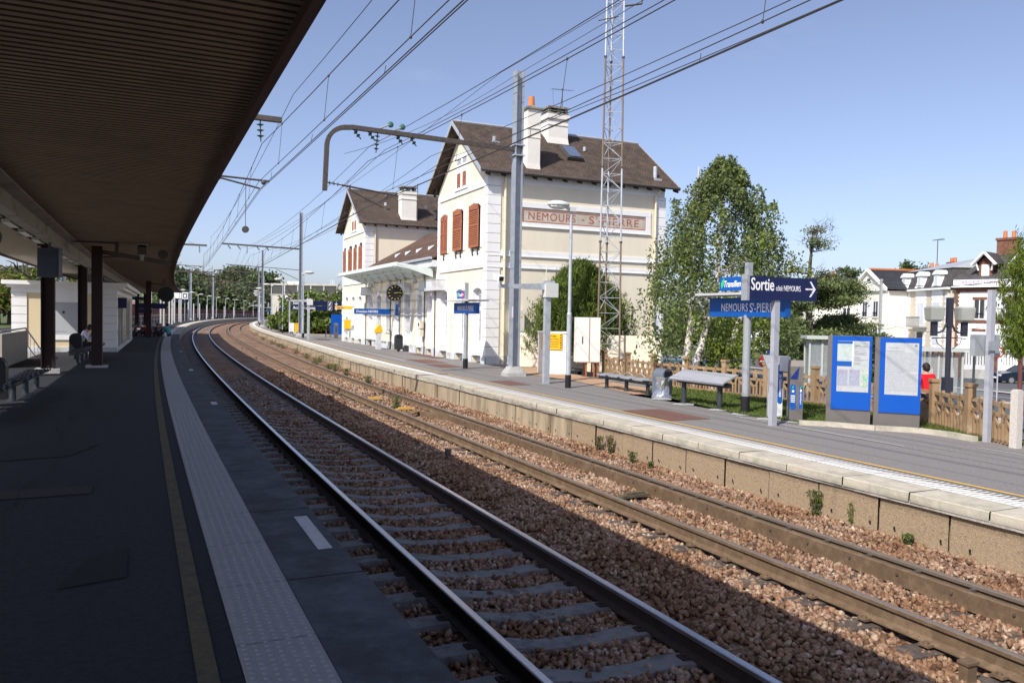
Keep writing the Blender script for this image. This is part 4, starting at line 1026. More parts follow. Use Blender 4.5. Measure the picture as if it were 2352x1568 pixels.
def litter(loc, rz, h, label, foil=False, mat=None):
    mat = mat or M('bin_grey', (.12, .14, .17), .45, .1, 5)
    t = thing('litter_bin', loc, rz, label, 'litter bin', 'platform litter bins'); mb = MB().m(mat)
    mb.box(-.2, -.17, .12, .2, .17, h-.2)
    prof = [(-.2, h-.2)]+[(-.2*math.cos(i*math.pi/8), h-.2+.17*math.sin(i*math.pi/8)) for i in range(1, 8)]+[(.2, h-.2)]
    mb.prism([(x, -.17, z) for x, z in prof], (0, .02, 0)); mb.prism([(x, .15, z) for x, z in prof], (0, .02, 0))
    for i in range(len(prof)-1): (x0, z0), (x1, z1) = prof[i], prof[i+1]; mb.face([(x0, -.17, z0), (x1, -.17, z1), (x1, .17, z1), (x0, .17, z0)])
    mb.build('body', None, t); mb = MB().m(blackp); mb.box(-.05, -.05, 0, .05, .05, .14); mb.box(-.16, -.175, h-.24, .16, -.171, h-.1); mb.build('post', None, t)
    if foil:
        fm = M('silver_foil_bag', (.75, .77, .8), .22, .15, 14, .8, metal=.9, bscale=10)
        mb = MB().m(fm); zs = [.0, .06, .14, .24, .34, .46, .56]; rs = [.24, .25, .19, .16, .17, .19, .2]
        vs = []; n_ = 14
        for z, r_ in zip(zs, rs):
            for j in range(n_): 
                tt = 2*math.pi*j/n_; rr = r_*(1+random.uniform(-.16, .16)); vs.append((-.08+rr*1.0*math.cos(tt), -.06+rr*.95*math.sin(tt), z+random.uniform(-.02, .02)))
        fs = []
        for i in range(len(zs)-1):
            for j in range(n_): q_ = (j+1) % n_; fs.append((i*n_+j, i*n_+q_, (i+1)*n_+q_, (i+1)*n_+j))
        mb.raw(vs, fs); mb.build('bag', None, t)
    return t
litter(at(1520.5, 914.6, Z2), _heading(13)+R(20), .80, 'grey litter bin wrapped in crumpled silver foil between the two benches', True)
litter(BL(-.45, 11.6, 0), BA, .98, 'dark grey litter bin under the hanging clock by the station front', mat=M('bin_dark', (.03, .035, .04), .5, .1, 5))
litter(CU(13.45, -3.85, Z1), _heading(12), .92, 'black litter bin between benches at the left edge', mat=blackp)
litter(CU(28.9, -3.75, Z1), _heading(28), .95, 'black litter bin beside the seated person', mat=blackp)
# leaning rest
t = thing('leaning_bench', at(1570.3, 926.4, Z2), math.atan2(18.04-19.14, 4.74-4.16), 'sloping pale metal leaning bench on two dark legs between the bin and the station sign', 'leaning bench')
for x in (0, 1.24):
    mb = MB().m(bench_m); mb.cyl((x, 0, 0), .062, .52, 12); mb.cyl((x, 0, .0), .12, .02, 12); mb.build('leg', None, t)
mb = MB().m(bench_m); mb.tube([(-.25, .02, .55), (1.5, .02, .55)], .06, 12); mb.build('bar', None, t)
mb = MB().m(seat_m); pr = [(-.2, .56), (-.22, .60), (-.19, .63), (.22, .80), (.25, .80), (.24, .775), (-.17, .60)]
mb.prism([(-.3, y, z) for y, z in pr], (1.85, 0, 0)); rest = mb.build('seat', None, t)
mb = MB().m(bench_m)
for i in range(4):
    for j in range(4): 
        u = -.1+j*.09; x = -.2+i*.46; mb.prism([(x, u, .669+u*.415), (x+.3, u, .669+u*.415), (x+.3, u+.022, .678+u*.415), (x, u+.022, .678+u*.415)], (0, -.001, .003))
mb.build('slot', None, rest)

# ---------------------------------------------------------------- signs on posts
def leafmark(mb, c, h, right=(1, 0, 0)):
    r = Vector(right); c = Vector(c); pts = [(-.28, -.5), (-.36, -.1), (-.2, .3), (.18, .62), (.2, .2), (.12, -.2), (-.1, -.45)]
    n = r.cross(Vector((0, 0, 1)))
    mb.prism([c+r*x*h+Vector((0, 0, z*h)) for x, z in pts], n*.003)
def station_sign(loc, rz, label, tall=3.28, detail=True, group='station name signs'):
    """post with its name board parallel to the track (local y), facing local -x"""
    t = thing('station_sign', loc, rz, label, 'station sign', group)
    mb = MB().m(steel_grey); mb.cyl((0, 0, .36), .084, 1.78, 14); mb.m(blackp); mb.cyl((0, 0, 0), .098, .38, 14); mb.m(steel_grey); mb.box(-.06, -.06, 2.12, .06, .06, tall); mb.build('post', None, t)
    mb = MB().m(blue); mb.box(-.07, -1.2, 2.10, .07, 1.2, 2.52); nb = mb.build('name_board', None, t)
    mb = MB().m(M('sign_roof', (.5, .5, .5), .5, .05, 3)); mb.box(-.38, -1.35, 2.57, .38, 1.35, 2.62); mb.build('sign_roof', None, t)
    mb = MB().m(blue); mb.box(-.06, .08, 2.68, .06, .88, 2.98); tb = mb.build('logo_board', None, t)
    if detail:
        for sx, r in ((-1, (0, -1, 0)), (1, (0, 1, 0))):
            x = .073*sx; y0 = .95 if sx < 0 else -.95
            sy = -1 if sx < 0 else 1
            text('NEMOURS', .25, (x, y0*.82, 2.22), r, (0, 0, 1), white_let, nb, wid=.86, bold=0, sp=1.1)
            text('S', .27, (x, y0*.82+sy*.92, 2.21), r, (0, 0, 1), white_let, nb, wid=.1, bold=0); text('t', .13, (x, y0*.82+sy*1.02, 2.33), r, (0, 0, 1), white_let, nb, wid=.04)
            text('-PIERRE', .27, (x, y0*.82+sy*1.07, 2.21), r, (0, 0, 1), white_let, nb, wid=.66, bold=0, sp=1.1)
            yy = .82 if sx < 0 else .14
            text('Transilien', .2, (.063*sx, yy+sy*.1, 2.76), r, (0, 0, 1), white_let, tb, wid=.55, bold=.002, shear=.25)
            m2 = MB().m(leaf_logo); leafmark(m2, (.061*sx, yy+sy*.06, 2.84), .2, r); m2.build('logo', None, tb)
    return t
sp = station_sign(CU(10, 10.5, Z2), _heading(10), 'blue station name board on a thick round post, partly hidden by the exit sign')
s1_ = station_sign(CU(25.0, 9.72, Z2), _heading(25), 'blue station name board on a post in front of the station doors')
m2 = MB().m(M('red_logo', (.6, .03, .08), .5, .02, 3)); m2.prism([(-.064, .34, 2.72), (-.064, .12, 2.72), (-.064, .12, 2.94), (-.064, .3, 2.94)], (-.002, 0, 0)); m2.build('logo', None, s1_)
text('SNCF', .1, (-.068, .33, 2.79), (0, -1, 0), (0, 0, 1), white_let, s1_, wid=.18, bold=.002)
for c in (CU(10, 10.5, Z2),): pass
for i, (s_, o_) in enumerate(((82, 9.3), (100.5, 9.3))): station_sign(CU(s_, o_, Z2), _heading(s_), ['far blue station sign among the lamp posts on the sunlit platform', 'farthest small station sign on the sunlit platform'][i], detail=False)
# exit sign: navy panel square to the track
t = thing('exit_sign', at(1773.9, 977.6, Z2), _heading(8), 'dark blue exit sign with an arrow on a square grey post', 'exit sign')
mb = MB().m(M('light_grey_post', (.37, .38, .42), .45, .08, 5)); mb.box(-.062, -.05, 0, .062, .05, 2.42); mb.build('post', None, t)
mb = MB().m(navy); mb.box(-.72, -.07, 2.42, .98, .07, 2.86); pb = mb.build('panel', None, t); mb = MB().m(steel_grey); mb.box(-.78, -.08, 2.40, -.721, .08, 2.88); mb.build('end_cap', None, t)
text('Sortie', .33, (-.68, -.073, 2.60), (1, 0, 0), (0, 0, 1), white_let, pb, wid=.56, bold=.004)
text('côté NEMOURS', .15, (-.07, -.073, 2.60), (1, 0, 0), (0, 0, 1), white_let, pb, wid=.62, bold=-.001)
mb = MB().m(white_let)
mb.box(.68, -.075, 2.635, .9, -.0715, 2.665); mb.prism([(.78, -.075, 2.80), (.82, -.075, 2.80), (.94, -.075, 2.65), (.82, -.075, 2.50), (.78, -.075, 2.50), (.89, -.075, 2.65)], (0, .0035, 0)); mb.build('arrow', None, pb)
# far exit board on two posts
a_ = at(712, 729+0, Z2)
pl = CU(73.0, 9.4, Z2); 
P_ = at(1000/1.7415+770*.1172, 1080/1.7415+1250*.1172, Z2); Q_ = at(1000/1.7415+1365*.1172, 1080/1.7415+1280*.1172, Z2); P_ = P_+(Q_-P_)*-.0
Q_ = P_+(Vector((math.cos(_heading(73)), math.sin(_heading(73)), 0)))*(Q_-P_).length*.98
t = thing('exit_sign', P_, math.atan2(Q_.y-P_.y, Q_.x-P_.x), 'wide dark blue two-line exit board on two posts on the far part of the platform', 'exit sign'); L_ = (Q_-P_).length
for x in (0, L_): mb = MB().m(galv); mb.box(x-.06, -.06, 0, x+.06, .06, 3.2); mb.build('post', None, t)
mb = MB().m(navy); mb.box(.2, -.08, 2.3, L_-.05, .08, 2.72); mb.box(.2, -.08, 2.76, L_-.05, .08, 3.2); pb = mb.build('panel', None, t)
text('Sortie', .42, (.3, -.083, 2.85), (1, 0, 0), (0, 0, 1), white_let, pb, wid=1.0, bold=.006); text('Accès aux voies', .42, (.3, -.083, 2.39), (1, 0, 0), (0, 0, 1), white_let, pb, wid=2.1, bold=.006)
mb = MB().m(white_let)
for z in (2.33, 2.79):
    x = L_-.55; mb.box(x-.025, -.085, z+.08, x+.025, -.0815, z+.36); mb.prism([(x-.16, -.085, z+.18), (x-.12, -.085, z+.21), (x, -.085, z+.09), (x+.12, -.085, z+.21), (x+.16, -.085, z+.18), (x, -.085, z+.01)], (0, .0035, 0))
    x = L_-1.15; mb.ring([(x-.2, -.084, z+.0), (x+.2, -.084, z), (x+.2, -.084, z+.38), (x-.2, -.084, z+.38)], [(x-.18, -.084, z+.02), (x+.18, -.084, z+.02), (x+.18, -.084, z+.36), (x-.18, -.084, z+.36)], (0, .002, 0)); mb.prism([(x-.14, -.084, z+.05), (x-.03, -.084, z+.05), (x+.12, -.084, z+.3), (x+.02, -.084, z+.3)], (0, .002, 0))
mb.build('arrow', None, pb)
# validators
val_g = M('validator_light', (.60, .62, .64), .4, .05, 4)
t = thing('ticket_validator', at(1778.3, 958.6, Z2), R(-10), 'pale ticket stamping post with a hood, half hidden by the exit sign post', 'ticket validator')
mb = MB().m(val_g); mb.box(-.14, -.1, 0, .14, .12, 1.12); mb.box(.06, -.16, .99, .27, .12, 1.29); bd = mb.build('body', None, t)
mb = MB().m(steel_grey); mb.prism([(-.0, .0, 1.30), (-.27, .0, 1.31), (-.16, 0, 1.02), (-.0, 0, 1.02)], (0, .12, 0)); mb.build('hood', None, t)
mb = MB().m(blue)
for x in (-.085, .085): mb.prism([(x+.045*math.cos(q*math.pi/4+.39)*1.15, -.104, .72+(.36 if math.sin(q*math.pi/4+.39) > 0 else -.36)+.06*math.sin(q*math.pi/4+.39)) for q in range(8)], (0, .003, 0))
mb.build('label', None, bd); text('compostez ici', .085, (.105, -.106, .45), (0, 0, 1), (-1, 0, 0), white_let, bd, bold=.001); m2 = MB().m(leaf_logo); leafmark(m2, (-.085, -.105, 1.0), .07); leafmark(m2, (.085, -.105, 1.0), .07); m2.build('logo', None, bd)
t = thing('ticket_validator', at(1825, 967.4, Z2), R(-12), 'bronze-grey ticket validator with a curved blue head left of the information panels', 'ticket validator')
mb = MB().m(panel_gr); pr = [(-.1, 0), (.12, 0), (.12, 1.0), (.10, 1.12), (.02, 1.24), (-.05, 1.24), (-.1, 1.12)]; mb.prism([(-.145, y, z) for y, z in pr], (.28, 0, 0)); bd = mb.build('body', None, t)
mb = MB().m(M('validator_face', (.01, .03, .16), .3, .1, 4)); mb.prism([(-.12, -.103, .86), (.03, -.103, .86), (.05, -.103, 1.1), (.03, -.052, 1.235), (-.09, -.052, 1.235), (-.11, -.103, 1.1)], (0, .004, 0)); mb.m(blue)
for x, w_ in ((-.06, .06), (.09, .035)): mb.prism([(x+w_*math.cos(q*math.pi/6), -.103, .5+(.2 if q < 6 and q > 0 else -.2)+w_*math.sin(q*math.pi/6)) for q in range(12)], (0, .003, 0))
mb.m(white_let); 
for k_ in range(4): mb.box(-.1, -.105, .40+k_*.04, -.02, -.1035, .415+k_*.04)
mb.box(-.08, -.105, .60, -.04, -.1035, .64); mb.box(.075, -.105, .62, .105, -.1035, .66)
mb.build('label', None, bd); text('compostez ici', .05, (.1, -.106, .36), (0, 0, 1), (-1, 0, 0), white_let, bd); m2 = MB().m(leaf_logo); leafmark(m2, (-.06, -.105, .70), .05); leafmark(m2, (.09, -.105, .70), .05); m2.build('logo', None, bd)
mb = MB().m(conc_grey)
for px, py in ((1765, 962), (1826, 968), (1707, 951), (1570, 928), (1653, 941), (1520, 916)): c = at(px, py, Z2+.012); mb.prism([c+Vector((.28*math.cos(q), .24*math.sin(q), 0)) for q in (.3, 1.2, 2.2, 3.4, 4.4, 5.5)], (0, 0, .006))
struct(mb.build('concrete_pad'))
t = thing('ticket_validator', BL(-.9, 14.2, 0), BA+R(90), 'yellow-topped ticket stamping post beside the clock post', 'ticket validator'); mb = MB().m(val_g); mb.box(-.14, -.14, 0, .14, .14, 1.02); mb.build('post', None, t); mb = MB().m(yel_box); mb.prism([(-.16, -.22, 1.0), (-.16, .2, .95), (-.16, .2, 1.15), (-.16, .02, 1.4), (-.16, -.12, 1.38)], (.32, 0, 0)); mb.build('head', None, t)
# information panels
def info(loc, rz, label, which):
    t = thing('information_panel', loc, rz, label, 'information panel', 'blue information panels'); W = .75; H = 1.76
    mb = MB().m(panel_gr); mb.box(-.0, .0, 0, W, .13, H); mb.box(-.05, .0, .0, -.0, .15, H-.0); mb.build('body', None, t)
    mb = MB().m(blue2); mb.box(.035, -.022, .32, W, -.001, H-.005); fr_ = mb.build('front', None, t)
    mb = MB().m(paper)
    x0, x1, z0, z1 = (.13, .70, .67, 1.66); mb.box(x0, -.026, z0, x1, -.0225, z1); pp = mb.build('poster', None, fr_)
    def r(m, a, b, c, d, y=-.028): m2 = MB().m(m); m2.box(x0+a*(x1-x0), y, z0+c*(z1-z0), x0+b*(x1-x0), y+.0015, z0+d*(z1-z0)); return m2
    ink = M('pale_ink', (.16, .17, .2), .6, .2, 30); grn = M('green_ink', (.15, .45, .25), .6, .1, 10); mapm = M('map_print', (.40, .47, .46), .6, .15, 16, c2=(.42, .54, .22), thr=(.56, .62)); mapm2 = M('map_print_dense', (.44, .47, .40), .6, .35, 30, c2=(.18, .42, .28), thr=(.5, .58)); table = M('timetable_print', (.30, .32, .40), .6, .35, 60); redi = M('wine_ink', (.4, .22, .3), .6, .1, 10)
    if which == 0:
        r(blue, .0, .48, .945, .995).build('print', None, pp); r(mapm, .01, .47, .62, .94).build('print', None, pp); r(blue, .0, .47, .5, .6).build('print', None, pp)
        m2 = r(ink, .54, .96, .9, .905)
        for k_ in range(20): 
            z = .93-k_*.02; 
            if k_ % 6 == 5: continue
            e_ = .6+.35*random.random(); m2.box(x0+.54*(x1-x0), -.028, z0+z*(z1-z0), x0+e_*(x1-x0), -.0265, z0+(z+.006)*(z1-z0))
        m2.build('print', None, pp); m2 = r(grn, .52, .98, .955, .962); m2.box(x0+.52*(x1-x0), -.028, z0+.525*(z1-z0), x0+.95*(x1-x0), -.0265, z0+.532*(z1-z0)); m2.build('print', None, pp)
        for a_ in (.0, .38): r(table, a_+.01, a_+.34, .12, .44).build('print', None, pp); r(redi, a_+.01, a_+.34, .38, .39, -.030).build('print', None, pp)
        r(mapm2, .77, .99, .1, .48).build('print', None, pp)
        m2 = r(M('white_gap', (.8, .8, .8), .5), .47, .5, .5, .995); m2.build('print', None, pp)
    else:
        m2 = r(ink, .0, .58, .835, .841); m2.box(x0, -.028, z0+.43*(z1-z0), x0+.57*(x1-x0), -.0265, z0+.436*(z1-z0)); m2.build('print', None, pp)
        fine = M('fine_table', (.37, .39, .41), .6, .3, 90)
        m2 = r(fine, .03, .97, .46, .82); m2.box(x0+.02, -.028, z0+.07*(z1-z0), x1-.02, -.0265, z0+.41*(z1-z0)); m2.build('print', None, pp)
        m2 = r(ink, .1, .4, .9, .905); m2.box(x0+.88*(x1-x0), -.028, z0+.93*(z1-z0), x0+.95*(x1-x0), -.0265, z0+.97*(z1-z0)); m2.build('print', None, pp)
    return t
info(Vector((6.27, 15.67, Z2)), math.atan2(15.39-15.67, 6.97-6.28), 'blue information panel with a map and timetables, left of two', 0)
info(Vector((7.03, 15.28, Z2-.01)), math.atan2(15.01-15.27, 7.68-7.02), 'blue information panel with one full white timetable, right of two', 1)
t = thing('information_panel', at(1000/1.7415+1660*.1172, 1080/1.7415+1285*.1172, Z2), _heading(69)-R(6), 'solid blue panel standing beyond the far corner of the station', 'information panel'); mb = MB().m(blue2); mb.box(-.35, -.1, .1, .75, .1, 1.95); mb.build('body', None, t); mb = MB().m(panel_gr); mb.box(-.35, -.11, 0, .75, .11, .1); mb.build('foot', None, t)
t = thing('ticket_validator', at(1000/1.7415+1685*.1172, 1080/1.7415+1338*.1172, Z2), _heading(62), 'dark ticket validator in front of the far blue panel', 'ticket validator'); mb = MB().m(panel_gr); mb.box(-.16, -.1, 0, .16, .12, 1.1); mb.prism([(-.16, -.1, 1.1), (-.16, .12, 1.1), (-.16, .05, 1.25)], (.32, 0, 0)); mb.m(blue); mb.box(-.08, -.105, .5, .04, -.101, .9); mb.build('body', None, t)

# ---------------------------------------------------------------- lamps, loudspeaker posts, clock
lampw = M('lamp_glass', (.75, .74, .68), .3, .05, 3); lamph = M('lamp_hood', (.62, .62, .60), .4, .05, 3)
def lamp(loc, rz, h, label, group='platform lamp posts', far=False):
    t = thing('lamp_post', loc, rz, label, 'lamp post', group)
    mb = MB().m(galv); n = 10 if not far else 6
    mb.tube([(0, 0, .36), (0, 0, h*.42), (0, 0, h*.43), (0, 0, h)], [.075, .07, .052, .042], n); mb.m(blackp); mb.cyl((0, 0, 0), .088, .38, n); mb.build('pole', None, t)
    mb = MB().m(lamph); mb.obox((.02, 0, h+.04), .2, .16, .12, 0); mb.tube([(0, 0, h), (-.2, 0, h+.12)], .05, n); mb.build('bracket', None, t)
    mb = MB().m(lamph); i0 = len(mb.v); mb.ell((-.42, 0, h+.14), .36, .18, .13, 14, 8)
    for i in range(i0, len(mb.v)):
        x, y, z = mb.v[i]; 
        if z < h+.12: mb.v[i] = (x, y, h+.12)
    mb.build('head', None, t, smooth=True)
    mb = MB().m(lampw); i0 = len(mb.v); mb.ell((-.44, 0, h+.12), .3, .155, .11, 12, 6)
    for i in range(i0, len(mb.v)):
        x, y, z = mb.v[i]; 
        if z > h+.115: mb.v[i] = (x, y, h+.115)
    mb.build('lens', None, t, smooth=True); return t
lp = lamp(CU(16.5, 9.64, Z2), _heading(16.5), 5.05, 'tall grey lamp post with an oval head in front of the painted station name')
lampsP2 = [(62.5, 9.19, 1, 'lamp post right behind the second catenary mast, its head turned to the right'), (78, 9.16, 0, 'slender lamp post left of the far exit board'), (94.5, 9.3, 0, None), (112, 9.2, 0, None), (128, 9.2, 0, None), (144, 9.2, 0, None), (160, 9.2, 0, None), (176, 9.3, 0, None)]
for s_, o_, flip, lb in lampsP2:
    t = dup(lp, CU(s_, o_, Z2), _heading(s_)+(math.pi if flip else 0), lb or 'small distant lamp post beyond the station')
    t.scale = (1.25, 1.25, 1.02) if s_ > 90 else (1.1, 1.1, 1.02)
for i, s_ in enumerate((128, 145.5, 163, 180, 197, 214, 231, 248, 265, 282, 300)):
    t = dup(lp, CU(s_, -3.9, Z1), _heading(s_)+math.pi, 'distant lamp post on the far curve of the near platform'); t.scale = (1.4, 1.4, 1.04)
# loudspeaker / camera mast with horizontal arm
def pa(loc, rz, label, det=True):
    t = thing('camera_post', loc, rz, label, 'camera post', 'camera posts')
    mb = MB().m(galv); mb.box(-.09, -.07, 0, .09, .07, 2.72); mb.build('post', None, t)
    mb = MB().m(M('junction_box', (.60, .61, .58), .5, .05, 4)); mb.box(-.12, -.14, 2.62, .3, .12, 3.05); mb.m(galv); mb.box(-.14, -.1, 3.05, .2, .1, 3.12); mb.m(M('aerial', (.7, .68, .5), .5)); mb.tube([(-.05, 0, 3.1), (-.05, 0, 3.6)], .012, 5); mb.build('junction_box', None, t)
    mb = MB().m(galv); mb.prism([(-.1, -.05, 2.84), (-1.6, -.05, 2.86), (-1.6, -.05, 2.96), (-.1, -.05, 3.04)], (0, .1, 0)); mb.build('arm', None, t)
    mb = MB().m(whit); mb.tube([(-1.55, 0, 2.96), (-1.55, 0, 3.1)], .04, 8); mb.obox((-1.6, .05, 3.16), .16, .42, .15, 0, Matrix.Rotation(R(12), 4, 'X')); mb.m(blackp); mb.obox((-1.6, -.17, 3.115), .13, .03, .12, 0, Matrix.Rotation(R(12), 4, 'X')); mb.build('camera', None, t)
    return t
pp_ = pa(CU(18.0, 9.68, Z2), _heading(18), 'square grey post with a long arm carrying a white camera, beside the yellow warning sign')
dup(pp_, CU(57.5, 8.9, Z2), _heading(57.5), 'square grey post with a box and arm in front of the far exit board'); dup(pp_, CU(112, 9, Z2), _heading(110), 'most distant camera post, small beside the third mast')
# clock
t = thing('station_clock', BL(0, 9.85, 0), BA, 'round black clock with yellow marks on an arm in front of the station doors', 'clock')
mb = MB().m(whit); mb.beam((-1.0, 0, 3.15), (-.02, 0, 3.15), .06); mb.build('arm', None, t)
c0 = Vector((-1.2, 0, 3.15)); mb = MB().m(blackp); mb.tube([c0+Vector((0, .1, 0)), c0-Vector((0, .1, 0))], .42, 32); cf = mb.build('clock_face', None, t)
cy_ = M('clock_yellow', (.75, .6, .1), .5); mb = MB().m(cy_)
for i in range(12):
    a = i*math.pi/6; v_ = Vector((math.sin(a), 0, math.cos(a))); mb.beam(c0+Vector((0, -.104, 0))+v_*.28, c0+Vector((0, -.104, 0))+v_*.38, .022, .006, up=(0, 1, 0))
mb.build('clock_mark', None, cf); mb = MB().m(cy_)
for a, l_, w_ in ((R(80), .2, .03), (R(84), .3, .02)): v_ = Vector((math.sin(a), 0, math.cos(a))); mb.beam(c0+Vector((0, -.108, 0))-v_*.05, c0+Vector((0, -.108, 0))+v_*l_, w_, .006, up=(0, 1, 0))
mb.build('clock_hand', None, cf)

# ---------------------------------------------------------------- catenary masts and wires
mast_s = M('galvanised_mast', (.33, .36, .40), .45, .15, 5, metal=.25)
def mastbody(t, h, wd=.27, ht=.34, web=.02):
    mb = MB().m(mast_s)
    mb.box(-wd/2, -ht/2, .25, -wd/2+web, ht/2, h); mb.box(wd/2-web, -ht/2, .25, wd/2, ht/2, h); mb.box(-wd/2+web, -web/2, .25, wd/2-web, web/2, h); mb.build('pole', None, t)
    mb = MB().m(conc_grey); 
    vs = [(-.34, -.3, -.02), (.34, -.3, -.02), (.34, .3, -.02), (-.34, .3, -.02), (-.33, -.28, .12), (.33, -.28, .12), (.33, .28, .12), (-.33, .28, .12), (-.19, -.16, .34), (.19, -.16, .34), (.19, .16, .34), (-.19, .16, .34)]
    mb.raw(vs, [(0, 1, 5, 4), (1, 2, 6, 5), (2, 3, 7, 6), (3, 0, 4, 7), (4, 5, 9, 8), (5, 6, 10, 9), (6, 7, 11, 10), (7, 4, 8, 11), (8, 9, 10, 11)]); mb.build('footing', None, t)
def insulator(mb, p, q, r=.075, n=4):
    p = Vector(p); q = Vector(q); mb.m(galv_d); mb.tube([p, q], .018, 6); mb.m(insul)
    for i in range(n): c = p.lerp(q, (i+.9)/(n+.8)); d = (q-p).normalized(); mb.tube([c-d*.02, c+d*.015], [r, r*.35], 10)
WZ = 5.5; MZ = 6.75   # contact and carrying wires above datum
def cant(t, x0, xw, sgn, zb, zt):
    """hinged bracket from x0 (foot) out to the wire at xw"""
    mb = MB(); mb.m(galv_d); mb.tube([(x0+sgn*.5, 0, zt), (xw+sgn*-.2, 0, zt-.05)], .032, 6)
    insulator(mb, (x0, 0, zt+.02), (x0+sgn*.55, 0, zt), .07, 4); mb.m(galv_d); mb.tube([(x0+sgn*.9, 0, zt-.12), (xw-sgn*.25, 0, zb+.12)], .026, 6)
    mb.beam((x0+sgn*.85, 0, zt+.05), (x0+sgn*.85, 0, zt-.18), .05); mb.tube([(xw-sgn*.4, 0, zt-.04), (xw-sgn*.3, 0, zt-.3)], .03, 6); mb.build('steady_arm', None, t)
# main mast (s=21): curved arm reaching over track 2
PM = CU(21, 9.96, Z2)
t = thing('catenary_mast', PM, _heading(21), 'tall galvanised catenary mast with a bent-over arm in front of the station building', 'catenary mast', 'catenary masts')
mastbody(t, 10.25)
zb0 = WZ-Z2; zm0 = MZ-Z2
arm = [(-.1, 0, 7.62), (-5.6, 0, 7.74)]; 
for i in range(9): a = R(90)+R(85)*i/8; arm.append((-5.75+.62*math.cos(a), 0, 7.1+.62*math.sin(a)))
arm.append((-6.42, 0, 5.75))
mb = MB().m(galv_d)
for p, q in zip(arm, arm[1:]): 
    mb.beam(p, q, .16, .13)
for p in arm[1:-1]: mb.cyl((p[0], -.078, p[2]), .0, .0) if False else None
mb.build('arm', None, t)
mb = MB()
for x, dn in ((-5.55, 0), (-5.1, 0), (-4.8, 1), (-4.2, 0), (-3.75, 0)):
    z = 7.56+abs(x)*.02
    if dn: insulator(mb, (x, 0, z), (x-.05, 0, z-.62), .085, 4)
    else: insulator(mb, (x, 0, z), (x+.28, .25, z-.2), .07, 2)
mb.m(insul); mb.ell((-4.35, .15, 8.0), .1, .05, .1); mb.ell((-3.95, .2, 7.98), .1, .05, .1); mb.m(galv); mb.tube([(-4.75, 0, 7.8), (-4.4, .13, 7.98)], .03, 6); mb.tube([(-4.3, 0, 7.78), (-4.0, .2, 7.95)], .03, 6)
mb.m(galv); mb.box(-.2, -.19, 7.74, .2, .19, 7.78); mb.box(-.2, -.19, 7.4, .2, .19, 7.44); mb.tube([(.2, .0, 6.95), (.28, 0, 6.7), (.15, 0, 6.2)], .02, 5)
mb.build('insulator', None, t)
mb = MB(); insulator(mb, (-6.38, 0, 6.0), (-5.9, 0, 5.95), .07, 3); mb.m(galv_d); mb.tube([(-5.9, 0, 5.95), (-4.15, 0, 5.76)], .03, 8); mb.tube([(-5.65, 0, 5.82), (-4.6, 0, 5.36)], .025, 8); mb.beam((-5.65, 0, 5.97), (-5.65, 0, 5.78), .05); mb.ell((-4.5, 0, 5.7), .07, .05, .08); mb.build('steady_arm', None, t)
mb = MB().m(white_let); mb.box(-.155, -.132, 2.0, -.08, -.131, 2.35); mb.build('number_plate', None, t)
# masts farther on
def mast_far(loc, rz, h, armlen, label, low=True, group='catenary masts'):
    t = thing('catenary_mast', loc, rz, label, 'catenary mast', group); mastbody(t, h, .28, .24)
    mb = MB().m(galv_d); mb.beam((-.1, 0, 7.35), (-armlen, 0, 7.5), .15, .12); mb.build('arm', None, t)
    mb = MB()
    for x in (.3, .38, .46, .54, .62):
        xx = -armlen*x*1.5; insulator(mb, (xx, 0, 7.4), (xx+.25, .2, 7.1) if x != .46 else (xx, 0, 6.75), .07, 3)
    mb.build('insulator', None, t); mb = MB(); mb.m(galv_d); mb.tube([(-.1, 0, 5.6), (-armlen+.3, 0, 5.85)], .03, 6); mb.tube([(-2., 0, 5.6), (-.2, 0, 4.8)], .025, 6); mb.tube([(-armlen+.6, 0, 5.8), (-armlen+2.4, 0, 5.25)], .025, 6); mb.build('steady_arm', None, t)
    return t
m2_ = mast_far(CU(65, 9.28, Z2), _heading(65), 10.4, 6.2, 'catenary mast with a long straight arm, left of the station gable')
dup(m2_, CU(109.5, 9.0, Z2), _heading(109.5), 'third catenary mast on the right side of the line, smaller and farther away')
for s_ in (150, 190, 232): dup(m2_, CU(s_, 9.1, Z2), _heading(s_), 'distant catenary mast among the dark trees')
# masts of the near platform, arms over track 1
t1 = thing('catenary_mast', CU(18.5, -7.9, Z1), _heading(18.5), 'catenary mast hidden behind the canopy with its arm reaching over the near track', 'catenary mast', 'catenary masts')
mastbody(t1, 8.7); mb = MB().m(galv); mb.m(galv_d); mb.beam((.1, 0, 6.95), (9.8, 0, 6.9), .16, .13); mb.build('arm', None, t1)
mb = MB(); insulator(mb, (9.25, 0, 6.84), (9.27, 0, 6.28), .1, 3); mb.m(galv); mb.tube([(8.9, 0, 6.95), (8.5, 0, 7.15)], .035, 6); mb.build('insulator', None, t1)
mb = MB().m(galv_d); mb.tube([(7.4, 0, 5.32), (9.5, 0, 5.26)], .026, 8); mb.tube([(8.25, 0, 5.25), (9.25, 0, 5.05)], .024, 8); mb.beam((8.25, 0, 5.36), (8.25, 0, 5.2), .05); mb.ell((9.35, 0, 5.22), .07, .05, .07); mb.tube([(.1, 0, 5.7), (7.4, 0, 5.32)], .03, 6); mb.tube([(8.9, 0, 5.25), (8.9, 0, 4.0)], .008, 4); mb.tube([(8.9, -.03, 3.95), (8.9, .03, 3.95)], .09, 12); mb.build('steady_arm', None, t1)
t2 = dup(t1, CU(63, -7.9, Z1), _heading(63), 'second mast behind the canopy, with a smaller arm over the near track'); t3 = dup(t1, CU(108, -7.0, Z1), _heading(108), 'third mast of the near platform, at the end of the canopy')
